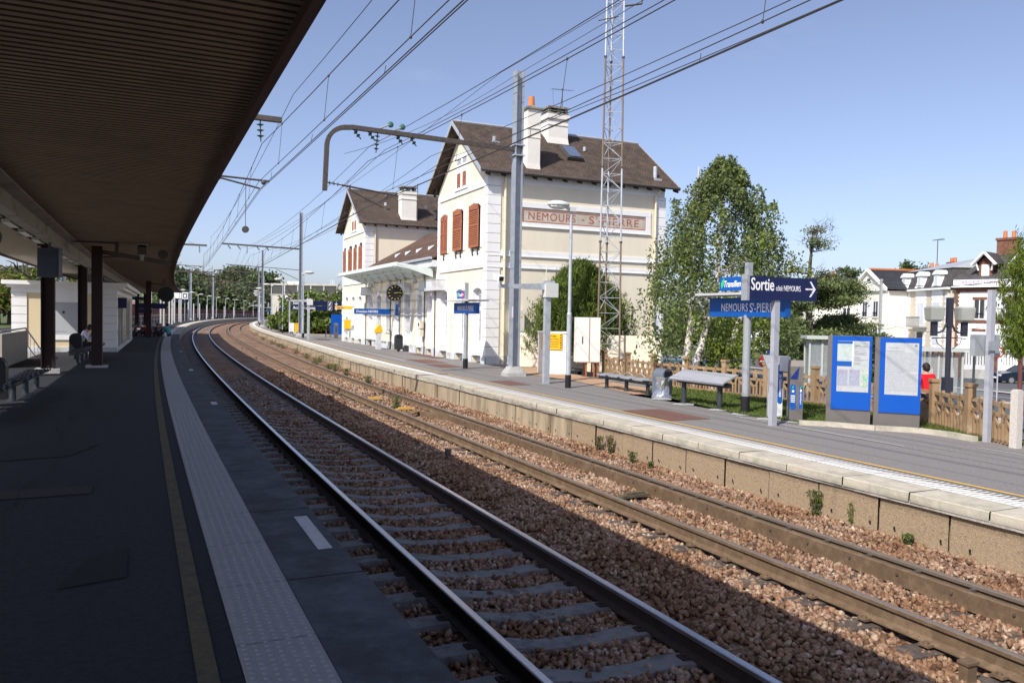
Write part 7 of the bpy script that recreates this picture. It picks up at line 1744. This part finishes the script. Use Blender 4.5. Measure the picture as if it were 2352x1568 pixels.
while z < hh-.3: e_ = .4 if k_ % 2 else .6; mb.box(W_-e_, -.045, z, W_+.04, 0, z+.27); mb.box(-.04, -.045, z, e_-.1, 0, z+.27); z += .28; k_ += 1
mb.build('trim', None, t)
ps = M('pale_shutter', (.66, .68, .74), .6, .05, 30)
for xq, wq in ((1.1, 1.9), (4.5, 2.0), (7.9, 1.9)):
    for z0_, z1_ in ((3.0, 5.1), (.7, 2.1)):
        if xq == 4.5 and z0_ < 1: continue
        mb = MB().m(ps); mb.box(xq+.28, -.07, z0_, xq+wq/2-.02, -.045, z1_); mb.box(xq+wq/2+.02, -.07, z0_, xq+wq-.28, -.045, z1_); mb.build('shutter', None, t)
mb = MB().m(blackp); mb.box(4.9, -.06, .6, 6.1, -.041, 1.9); mb.m(conc_grey); mb.box(4.0, -.9, 2.4, 7.0, 0, 2.6)
for i in range(15): x = 4.05+i*.2; mb.box(x, -.88, 2.6, x+.07, -.83, 3.5)
mb.box(4.0, -.92, 3.5, 7.0, -.8, 3.6); mb.build('balcony', None, t)
mb = MB().m(slate2)
b_ = [(-.3, -.35, hh+.2), (W_+.3, -.35, hh+.2), (W_+.3, 9.3, hh+.2), (-.3, 9.3, hh+.2)]; t_ = [(.7, .9, hh+2.3), (W_-.7, .9, hh+2.3), (W_-.7, 8, hh+2.3), (.7, 8, hh+2.3)]
mb.raw(b_+t_, [(0, 1, 5, 4), (1, 2, 6, 5), (2, 3, 7, 6), (3, 0, 4, 7)]); mb.m(M('zinc_roof', (.42, .44, .46), .5, .08, 3, metal=.3)); mb.raw([(.5, .7, hh+2.3), (W_-.5, .7, hh+2.3), (W_-.5, 8.2, hh+2.3), (.5, 8.2, hh+2.3), (2.2, 4.5, hh+3.3), (W_-1.6, 4.5, hh+3.5)], [(0, 1, 5, 4), (1, 2, 5), (2, 3, 4, 5), (3, 0, 4)]); rf = mb.build('roof', None, t)
for x in (2.0, 5.5, 9.0):
    mb = MB().m(hwh); mb.box(x-.5, -.25, hh+.25, x+.5, 1.2, hh+1.75); mb.prism([(x-.7, -.35, hh+1.7), (x-.4, -.35, hh+1.95), (x, -.35, hh+2.1), (x+.4, -.35, hh+1.95), (x+.7, -.35, hh+1.7), (x+.7, -.35, hh+1.62), (x-.7, -.35, hh+1.62)], (0, 1.6, 0)); mb.prism([(x-.5, -.3, hh+.25), (x-1.05, -.3, hh+.2), (x-.5, -.1, hh+1.3)], (0, .4, 0)); mb.prism([(x+.5, -.3, hh+.25), (x+1.05, -.3, hh+.2), (x+.5, -.1, hh+1.3)], (0, .4, 0)); mb.m(ps); mb.box(x-.28, -.27, hh+.45, x+.28, -.251, hh+1.6); mb.build('dormer', None, rf)
mb = MB().m(brickm); mb.box(.2, 5.5, hh+1.5, 1.6, 6.5, hh+3.6); mb.m(orange); mb.cyl((.5, 6, hh+3.6), .2, .5, 8); mb.cyl((1.2, 6, hh+3.6), .2, .5, 8); mb.m(galv_d); mb.tube([(.1, 4.5, hh+2.3), (.1, 4.5, hh+6.2)], .05, 5); mb.tube([(-.9, 4.5, hh+6.3), (1.6, 4.5, hh+6.1)], .03, 4)
for i in range(6): x = -.8+i*.42; mb.tube([(x, 4.3, hh+6.25), (x, 4.7, hh+6.25)], .02, 4)
mb.build('chimney', None, rf)
# white house with the laboratory sign
Y_ = 74; x0 = px2(2200, Y_); t = thing('laboratory_house', Vector((45.6, 82, -.2)), R(-50), 'white house with brick trim, gabled dormers and a laboratory sign across the street', 'house'); W_ = 9.5; hh = 6.35
mb = MB().m(hwh); mb.box(0, 0, -2.6, W_, 9, hh); mb.build('wall', None, t)
mb = MB().m(brickm); mb.box(-.02, -.05, hh-.35, W_, 0, hh); mb.box(.2, -.06, 2.85, W_, 0, 3.15); z = 0; k_ = 0
while z < hh: mb.box(-.04, -.04, z, .3 if k_ % 2 else .18, 0, z+.2); z += .2; k_ += 1
for x in (1.75, 4.6, 7.2): mb.box(x-.22, -.05, 5.2, x+1.12, 0, 5.5); mb.box(x-.2, -.05, 3.55, x-.04, 0, 5.2); mb.box(x+.94, -.05, 3.55, x+1.1, 0, 5.2); mb.box(x-.2, -.05, 2.0, x+1.1, 0, 2.3)
mb.build('brick_trim', None, t)
for x in (1.75, 4.6, 7.2): hwin(t, x, x+.9, 3.35, 5.2, -.005, True, rail=True); hwin(t, x-.1, x+1.0, .3, 2.0, -.005, False, rail=False)
mb = MB().m(M('roller_blind', (.62, .66, .72), .6, .04, 30))
for x in (1.65, 4.5, 7.1): mb.box(x, -.06, .6, x+1.1, -.03, 2.0)
mb.build('roller_blind', None, t)
mb = MB().m(hwh); mb.box(-.3, -.6, hh+.12, W_+.3, .1, hh+.3); mb.box(-.15, -.5, hh+.35, W_, -.44, hh+.9); sb = mb.build('sign_board', None, t); text("LABORATOIRE D'ANALYSES", .52, (.35, -.505, hh+.45), (1, 0, 0), (0, 0, 1), M('sign_purple', (.28, .16, .38), .6), sb, wid=6.6, bold=.006)
mb = MB().m(M('sign_edge', (.05, .07, .2), .6)); mb.box(-.15, -.52, hh+.9, W_, -.42, hh+.95); mb.box(-.15, -.52, hh+.3, W_, -.42, hh+.34); mb.build('sign_border', None, sb)
mb = MB().m(slate2); mb.raw([(-.4, -.5, hh+.9), (W_+.4, -.5, hh+.9), (W_+.4, 9.5, hh+.9), (-.4, 9.5, hh+.9), (2.2, 3.5, hh+3.6), (W_-1, 3.5, hh+3.6), (W_-1, 6, hh+3.6), (2.2, 6, hh+3.6)], [(0, 1, 5, 4), (1, 2, 6, 5), (2, 3, 7, 6), (3, 0, 4, 7), (4, 5, 6, 7)]); rf = mb.build('roof', None, t)
for x in (2.6, 6.0): 
    mb = MB().m(brickm); mb.box(x-.6, .1, hh+.9, x+.6, 2, hh+2.6); mb.prism([(x-.6, .1, hh+2.6), (x+.6, .1, hh+2.6), (x, .1, hh+3.3)], (0, 3, 0)); dm = mb.build('dormer', None, rf)
    mb = MB().m(hwh); mb.beam((x-1.1, -.4, hh+2.35), (x, -.4, hh+3.6), .5, .16); mb.beam((x+1.1, -.4, hh+2.35), (x, -.4, hh+3.6), .5, .16); mb.beam((x-.8, -.3, hh+2.6), (x-.6, -.1, hh+1.8), .12); mb.beam((x+.8, -.3, hh+2.6), (x+.6, -.1, hh+1.8), .12); mb.box(x-.35, .05, hh+1.0, x+.35, .09, hh+2.4); mb.build('barge_board', None, dm)
    mb = MB().m(slate2); mb.prism([(x-1.1, -.4, hh+2.45), (x, -.4, hh+3.7), (x+1.1, -.4, hh+2.45), (x, -.4, hh+3.62)], (0, 3.6, 0)); mb.build('dormer_roof', None, dm)
mb = MB().m(brickm); mb.box(2.2, 4, hh+2.6, 4.1, 5, hh+5.1); mb.box(2.1, 3.9, hh+5.1, 4.2, 5.1, hh+5.35); mb.m(orange); mb.cyl((2.8, 4.5, hh+5.35), .2, .75, 10, .18); mb.cyl((3.6, 4.5, hh+5.35), .2, .7, 10, .18); mb.build('chimney', None, rf)
# garden walls and railings in front of them
t = thing('garden_wall', Vector((px2(2110, 66), 68, -2.2)), R(-8), 'low garden wall with railings and brick pillars in front of the houses', 'garden wall'); mb = MB().m(hwh); mb.m(M('old_wall', (.62, .60, .55), .9, .12, 2)); mb.box(0, 0, -.5, 16, .25, .9); mb.build('wall', None, t); mb = MB().m(brickm)
for x in (.2, 2.2, 3.9, 6.6): mb.box(x, -.1, 0, x+.7, .4, 2.6)
mb.m(hwh); 
for x in (.2, 2.2, 3.9, 6.6): mb.box(x-.1, -.2, 2.6, x+.8, .5, 2.8)
mb.build('pillar', None, t); mb = MB().m(ldark); x = .1
while x < 16: mb.box(x, .1, 1.3, x+.04, .14, 2.4); x += .22
mb.box(0, .09, 2.25, 16, .15, 2.3); mb.build('railing', None, t)
t = thing('utility_pole', Vector((px2(2020, 80), 80, -2.3)), 0, 'concrete utility pole with a lamp in front of the pediment house', 'utility pole'); mb = MB().m(conc_grey); mb.beam((0, 0, 0), (0, 0, 9.2), .26, .2); mb.m(galv); mb.tube([(0, 0, 8.6), (-1.2, 0, 8.9), (-2.0, 0, 8.5)], .05, 6); mb.ell((-2.2, 0, 8.4), .45, .2, .12); mb.build('pole', None, t)
t = thing('street_cable', (0, 0, 0), 0, 'overhead cables running from the utility pole across the houses', 'cable'); wire('cable', [Vector((px2(1850, 90), 90, 5.6)), Vector((px2(2020, 80), 80, 6.7)), Vector((px2(2330, 50), 50, 5.4))], .5, .03, t); wire('cable', [Vector((px2(1960, 90), 90, 3.0)), Vector((px2(2060, 80), 80, 2.2)), Vector((px2(2330, 50), 50, 2.9))], .7, .02, t)
t = thing('far_building', Vector((6, 126, -2.4)), 0, 'pale low building far behind the birch trunk', 'building'); mb = MB().m(hwh); mb.box(0, 0, 0, 34, 6, 5); mb.build('wall', None, t); mb = MB().m(slate); mb.prism([(-.4, -.4, 5), (-.4, 6.4, 5), (-.4, 3, 7)], (34.8, 0, 0)); mb.build('roof', None, t)
for x in (2, 6, 10, 14, 18, 22, 26): hwin(t, x, x+1, 1, 3, 0)

# ---------------------------------------------------------------- people
skin = M('skin', (.45, .26, .18), .6, .06, 6); hair_d = M('dark_hair', (.02, .013, .01), .6, .2, 20)
def grow(name, verts, edges, rad, mat, parent, sub=2):
    """continuous surface grown round a skeleton"""
    me = D.meshes.new(name); me.from_pydata([tuple(v) for v in verts], edges, []); o = D.objects.new(name, me); col.objects.link(o)
    m = o.modifiers.new('s', 'SKIN')
    if not me.skin_vertices: 
        bm = bmesh.new(); bm.from_mesh(me); bm.verts.layers.skin.verify(); bm.to_mesh(me); bm.free()
    for i, r in enumerate(rad): 
        me.skin_vertices[0].data[i].radius = (r if isinstance(r, tuple) else (r, r)); me.skin_vertices[0].data[i].use_root = (i == 0)
    m.use_smooth_shade = True; s2 = o.modifiers.new('u', 'SUBSURF'); s2.levels = sub; s2.render_levels = sub
    bpy.context.view_layer.update(); dg = bpy.context.evaluated_depsgraph_get(); nm = D.meshes.new_from_object(o.evaluated_get(dg)); o.modifiers.clear(); o.data = nm; nm.name = name; nm.materials.clear(); nm.materials.append(mat); nm.polygons.foreach_set('use_smooth', [True]*len(nm.polygons)); D.meshes.remove(me); o.parent = parent; return o
def head(t, c, face=0, hairm=hair_d, r=.1, tilt=(0, 0)):
    """returns hair mesh; the head itself is part of the grown body, ears and nose added to its features mesh"""
    c = Vector(c); fd = Vector((math.cos(face), math.sin(face), 0)); sd = Vector((-fd.y, fd.x, 0))
    mb = MB().m(hairm); i0 = len(mb.v); mb.ell(c+Vector((0, 0, .035))-fd*.018, .098, .098, .108, 14, 10)
    mb.ell(c-fd*.05-Vector((0, 0, .01)), .08, .08, .09, 12, 8)
    mb.build('hair', None, t, smooth=True)
    mb = MB().m(skin); mb.ell(c+fd*.098-Vector((0, 0, .01)), .018, .014, .024, 8, 6)
    for k in (-1, 1): mb.ell(c+sd*k*.088-Vector((0, 0, .005)), .014, .012, .028, 8, 6)
    mb.m(blackp)
    for k in (-1, 1): mb.ell(c+fd*.088+sd*k*.032+Vector((0, 0, .012)), .008, .012, .007, 6, 4)
    mb.m(M('lips', (.35, .12, .1), .5)); mb.ell(c+fd*.088-Vector((0, 0, .05)), .008, .022, .007, 6, 4); mb.build('face', None, t, smooth=True)
def person(loc, rz, J, shirt, trousers, label, hairm=hair_d, face=0, long_sleeve=False, group=None):
    """J: named joints; body = one grown surface; shirt and trousers follow it"""
    t = thing('person', loc, rz, label, 'person', group); V = {k: Vector(v) for k, v in J.items()}
    names = ['pel', 'wai', 'che', 'nec', 'chin', 'hea', 'top', 'shL', 'elL', 'wrL', 'haL', 'shR', 'elR', 'wrR', 'haR', 'hiL', 'knL', 'anL', 'toL', 'hiR', 'knR', 'anR', 'toR']
    fd = Vector((math.cos(face), math.sin(face), 0))
    V['chin'] = V['nec'].lerp(V['hea'], .45)+fd*.01; V['top'] = V['hea']+Vector((0, 0, .075))
    for s_ in 'LR': 
        d = (V['wr'+s_]-V['el'+s_]).normalized(); V['ha'+s_] = V['wr'+s_]+d*.09
        if 'to'+s_ not in V: V['to'+s_] = V['an'+s_]+fd*.17-Vector((0, 0, .05))
    R_ = dict(pel=(.15, .11), wai=(.125, .095), che=(.155, .105), nec=.055, chin=.062, hea=.088, top=.06, shL=.06, elL=.042, wrL=.028, haL=(.038, .018), shR=.06, elR=.042, wrR=.028, haR=(.038, .018), hiL=.09, knL=.058, anL=.04, toL=(.042, .028), hiR=.09, knR=.058, anR=.04, toR=(.042, .028))
    E_ = [('pel', 'wai'), ('wai', 'che'), ('che', 'nec'), ('nec', 'chin'), ('chin', 'hea'), ('hea', 'top'), ('che', 'shL'), ('shL', 'elL'), ('elL', 'wrL'), ('wrL', 'haL'), ('che', 'shR'), ('shR', 'elR'), ('elR', 'wrR'), ('wrR', 'haR'), ('pel', 'hiL'), ('hiL', 'knL'), ('knL', 'anL'), ('anL', 'toL'), ('pel', 'hiR'), ('hiR', 'knR'), ('knR', 'anR'), ('anR', 'toR')]
    ix = {n_: i for i, n_ in enumerate(names)}
    vs = [V[n_] for n_ in names]; rd = [R_[n_] for n_ in names]; ed = [(ix[a], ix[b]) for a, b in E_]
    for s_ in 'LR':     # five fingers, slightly curled
        d = (V['ha'+s_]-V['wr'+s_]).normalized(); sd = d.orthogonal().normalized()
        for k_, (o_, l_) in enumerate(((-.03, .05), (-.012, .065), (.006, .07), (.024, .062))):
            a = len(vs); vs += [V['ha'+s_]+sd*o_+d*l_*.5, V['ha'+s_]+sd*o_+d*l_+Vector((0, 0, -.012))]; rd += [.010, .008]; ed += [(ix['ha'+s_], a), (a, a+1)]
        a = len(vs); vs += [V['wr'+s_].lerp(V['ha'+s_], .5)-sd*.05]; rd += [.011]; ed += [(ix['wr'+s_], a)]
    grow('body', vs, ed, rd, skin, t, 1)
    k = 1.12
    sh = ['wai', 'pel', 'che', 'shL', 'shR', 'elL', 'elR']+(['wrL', 'wrR'] if long_sleeve else [])
    P_ = {n_: V[n_] for n_ in sh}; 
    if not long_sleeve: P_['elL'] = V['shL'].lerp(V['elL'], .8); P_['elR'] = V['shR'].lerp(V['elR'], .8)
    P_['col'] = V['che'].lerp(V['nec'], .55); sh = sh+['col']; r2 = {n_: R_.get(n_, .07) for n_ in sh}; r2['col'] = (.11, .09); r2['pel'] = (.165, .125); r2['wai'] = (.15, .115); r2['che'] = (.18, .125); r2['elL'] = r2['elR'] = .06; r2['shL'] = r2['shR'] = .088
    if long_sleeve: r2['wrL'] = r2['wrR'] = .04
    j = {n_: i for i, n_ in enumerate(sh)}; e2 = [('wai', 'pel'), ('wai', 'che'), ('che', 'shL'), ('che', 'shR'), ('shL', 'elL'), ('shR', 'elR'), ('che', 'col')]+([('elL', 'wrL'), ('elR', 'wrR')] if long_sleeve else [])
    grow('shirt', [P_[n_] for n_ in sh], [(j[a], j[b]) for a, b in e2], [r2[n_] for n_ in sh], shirt, t)
    tr = ['pel', 'hiL', 'knL', 'anL', 'hiR', 'knR', 'anR']; j = {n_: i for i, n_ in enumerate(tr)}; r3 = dict(pel=(.16, .12), hiL=.105, hiR=.105, knL=.075, knR=.075, anL=.06, anR=.06)
    grow('trousers', [V[n_] for n_ in tr], [(j[a], j[b]) for a, b in (('pel', 'hiL'), ('hiL', 'knL'), ('knL', 'anL'), ('pel', 'hiR'), ('hiR', 'knR'), ('knR', 'anR'))], [r3[n_] for n_ in tr], trousers, t)
    head(t, V['hea'], face, hairm); 
    mb = MB().m(blackp)
    for s_ in 'LR': d = (V['to'+s_]-V['an'+s_]); d.z = 0; d.normalize(); mb.obox(V['an'+s_]+d*.07+Vector((0, 0, -.045)), .27, .09, .07, math.atan2(d.y, d.x))
    mb.build('shoe', None, t); return t
stand = dict(pel=(0, 0, .95), wai=(0, 0, 1.12), che=(.0, 0, 1.36), nec=(.0, 0, 1.52), hea=(.03, 0, 1.63), shL=(0, .19, 1.42), elL=(.0, .25, 1.14), wrL=(.12, .2, .92), shR=(0, -.19, 1.42), elR=(.0, -.25, 1.14), wrR=(.12, -.2, .92), hiL=(0, .1, .88), knL=(.02, .11, .5), anL=(0, .12, .09), hiR=(0, -.1, .88), knR=(.02, -.11, .5), anR=(0, -.12, .09))
red_s = M('red_shirt', (.68, .012, .02), .8, .06, 5, .1); dk_t = M('dark_trousers', (.02, .02, .025), .8, .15, 5)
pr_ = atY(2126, 905, 21); person(Vector((pr_.x, 21, -.33)), R(100), stand, red_s, dk_t, 'person in a red t-shirt seen from behind, standing beyond the fence')
sit = dict(pel=(0, 0, .5), wai=(.03, 0, .66), che=(.14, 0, .88), nec=(.24, 0, 1.02), hea=(.34, 0, 1.1), shL=(.14, .18, .93), elL=(.3, .2, .68), wrL=(.4, .08, .9), shR=(.14, -.18, .93), elR=(.3, -.2, .66), wrR=(.42, -.1, .8), hiL=(.06, .1, .5), knL=(.5, .12, .5), anL=(.5, .12, .09), hiR=(.06, -.1, .5), knR=(.5, -.12, .5), anR=(.48, -.12, .09))
wsh = M('white_shirt', (.62, .64, .70), .8, .05, 5); person(CU(30.6, -3.75, Z1-.03), _heading(31)+R(5), sit, wsh, dk_t, 'person in a white shirt sitting bent forward on the long bench', long_sleeve=True)
flo = dict(pel=(0, 0, .12), wai=(-.02, 0, .3), che=(.05, 0, .52), nec=(.1, 0, .66), hea=(.15, 0, .77), shL=(.05, .18, .57), elL=(.18, .24, .34), wrL=(.36, .16, .36), shR=(.05, -.18, .57), elR=(.18, -.24, .34), wrR=(.36, -.16, .36), hiL=(.06, .1, .12), knL=(.42, .2, .42), anL=(.5, .14, .08), hiR=(.06, -.1, .12), knR=(.42, -.2, .42), anR=(.5, -.14, .08))
cols_ = [((.03, .28, .30), 'teal'), ((.03, .03, .07), 'dark blue'), ((.20, .015, .02), 'dark red'), ((.02, .02, .025), 'black'), ((.05, .03, .03), 'brown'), ((.10, .02, .03), 'maroon'), ((.03, .03, .03), 'charcoal')]
for i, (s_, o_, fc) in enumerate(((57.6, -.75, 150), (56.2, -1.35, 60), (55.6, -2.0, 70), (58.6, -1.4, 250), (56.6, -2.9, 20), (57.8, -2.3, 300), (58.8, -2.0, 230))):
    c_, nm = cols_[i]; m_ = M('top_'+nm.replace(' ', '_'), c_, .85, .1, 5)
    person(CU(s_, o_, Z1), R(fc), flo, m_, dk_t, ['person in a bright teal top sitting on the ground nearest the tracks', 'person in a dark blue top sitting on the ground second from the tracks', 'person in a dark red top sitting on the ground in the middle of the group', 'person in black sitting with the group, at the back beside the teal one', 'person in brown sitting at the left end of the group by the small building', 'person in maroon sitting at the back left of the group', 'person in charcoal sitting at the back of the group'][i], hairm=hair_d if i != 1 else M('fair_hair', (.25, .17, .1), .6, .2, 20), group='people sitting on the platform')
mb = MB().m(whit); t = thing('bag', CU(56.2, -1.0, Z1), 0, 'small pale bag on the ground among the sitting people', 'bag'); mb.prism([(-.12, 0, 0), (.12, 0, 0), (.09, 0, .3), (-.09, 0, .3)], (0, .12, 0)); mb.tube([(-.05, .06, .3), (0, .06, .4), (.05, .06, .3)], .01, 5); mb.build('body', None, t)

# ---------------------------------------------------------------- separate pieces become parts of their own
def _split_all():
    bpy.context.view_layer.update()
    skip = {'lettering', 'crown', 'foliage', 'shoots', 'print', 'ceiling_panel', 'body_', 'hair', 'face', 'shirt', 'trousers', 'shoe', 'dropper', 'arrow', 'symbol', 'mark', 'clock_mark', 'clock_hand', 'slot', 'sheets', 'stem', 'window_bars', 'stone_joint', 'shutter_stay', 'lattice'}
    by = {}
    for o in list(scene.objects):
        if o.type != 'MESH' or o.get('kind') or o.parent is None or o.parent.get('category') == 'person': continue
        if o.name.split('.')[0] in skip: continue
        by.setdefault(o.data.name, []).append(o)
    for mn, users in by.items():
        me = D.meshes[mn]; nv = len(me.vertices)
        if nv == 0 or nv > 40000: continue
        ed = np.empty(len(me.edges)*2, np.int32); me.edges.foreach_get('vertices', ed); ed = ed.reshape(-1, 2)
        par = list(range(nv))
        def fnd(a):
            while par[a] != a: par[a] = par[par[a]]; a = par[a]
            return a
        for a, b in ed:
            a, b = fnd(int(a)), fnd(int(b))
            if a != b: par[b] = a
        rt = np.array([fnd(i) for i in range(nv)]); roots, isl = np.unique(rt, return_inverse=True); k = len(roots)
        if k < 2 or k > 900: continue
        co = np.empty(nv*3, np.float32); me.vertices.foreach_get('co', co); co = co.reshape(-1, 3)*np.array(users[0].matrix_world.to_scale())
        lo = np.full((k, 3), 1e9); hi = np.full((k, 3), -1e9); np.minimum.at(lo, isl, co); np.maximum.at(hi, isl, co)
        size = (hi-lo).max(1); gap = np.maximum(0, np.maximum(lo[:, None]-hi[None], lo[None]-hi[:, None]))
        near = np.sqrt((gap**2).sum(2)) <= np.maximum(.02, .5*np.maximum(size[:, None], size[None]))
        pp = list(range(k))
        def f2(a):
            while pp[a] != a: pp[a] = pp[pp[a]]; a = pp[a]
            return a
        for a, b in zip(*np.nonzero(np.triu(near, 1))):
            a, b = f2(int(a)), f2(int(b))
            if a != b: pp[b] = a
        pr = np.array([f2(i) for i in range(k)]); pu, piece = np.unique(pr, return_inverse=True); n = len(pu)
        if n < 2 or n > 60: continue
        vp = piece[isl]; nm = users[0].name.split('.')[0]; news = []
        co = np.empty(nv*3, np.float32); me.vertices.foreach_get('co', co); co = co.reshape(-1, 3)
        polys = [(list(p.vertices), p.material_index, p.use_smooth) for p in me.polygons]
        for q in range(n):
            idx = np.nonzero(vp == q)[0]; mp = {int(v): i for i, v in enumerate(idx)}
            fs = [p for p in polys if vp[p[0][0]] == q]
            if not fs: continue
            m2 = D.meshes.new(nm); m2.from_pydata([tuple(map(float, co[v])) for v in idx], [], [[mp[v] for v in p[0]] for p in fs])
            for mt in me.materials: m2.materials.append(mt)
            m2.polygons.foreach_set('material_index', [p[1] for p in fs]); m2.polygons.foreach_set('use_smooth', [p[2] for p in fs]); news.append(m2)
        for o in users:
            kids = list(o.children)
            for i, m2 in enumerate(news):
                if i == 0: o.data = m2
                else:
                    c = o.copy(); c.data = m2; col.objects.link(c); c.parent = o.parent
_split_all()
# labels that would otherwise be shared say which one, counted in the picture from the left
def _count():
    from bpy_extras.object_utils import world_to_camera_view as w2c
    bpy.context.view_layer.update()
    g = {}
    for o in scene.objects:
        if o.parent is None and o.get('label') and o.get('category'): g.setdefault(o['label'], []).append(o)
    W = ['first', 'second', 'third', 'fourth', 'fifth', 'sixth', 'seventh', 'eighth', 'ninth', 'tenth', 'eleventh', 'twelfth', 'thirteenth', 'fourteenth', 'fifteenth', 'sixteenth', 'seventeenth', 'eighteenth', 'nineteenth', 'twentieth', 'twenty-first', 'twenty-second', 'twenty-third', 'twenty-fourth', 'twenty-fifth', 'twenty-sixth']
    for lb, os_ in g.items():
        if len(os_) < 2 or len(os_) > 26: continue
        def key(o):
            p = o.matrix_world.translation
            if p.length < .01 and o.children: 
                m = o.children[0].data; p = m.vertices[len(m.vertices)//3].co
            return w2c(scene, camo, p).x
        os_.sort(key=key)
        for i, o in enumerate(os_): o['label'] = W[i]+' from the left: '+lb
_count()
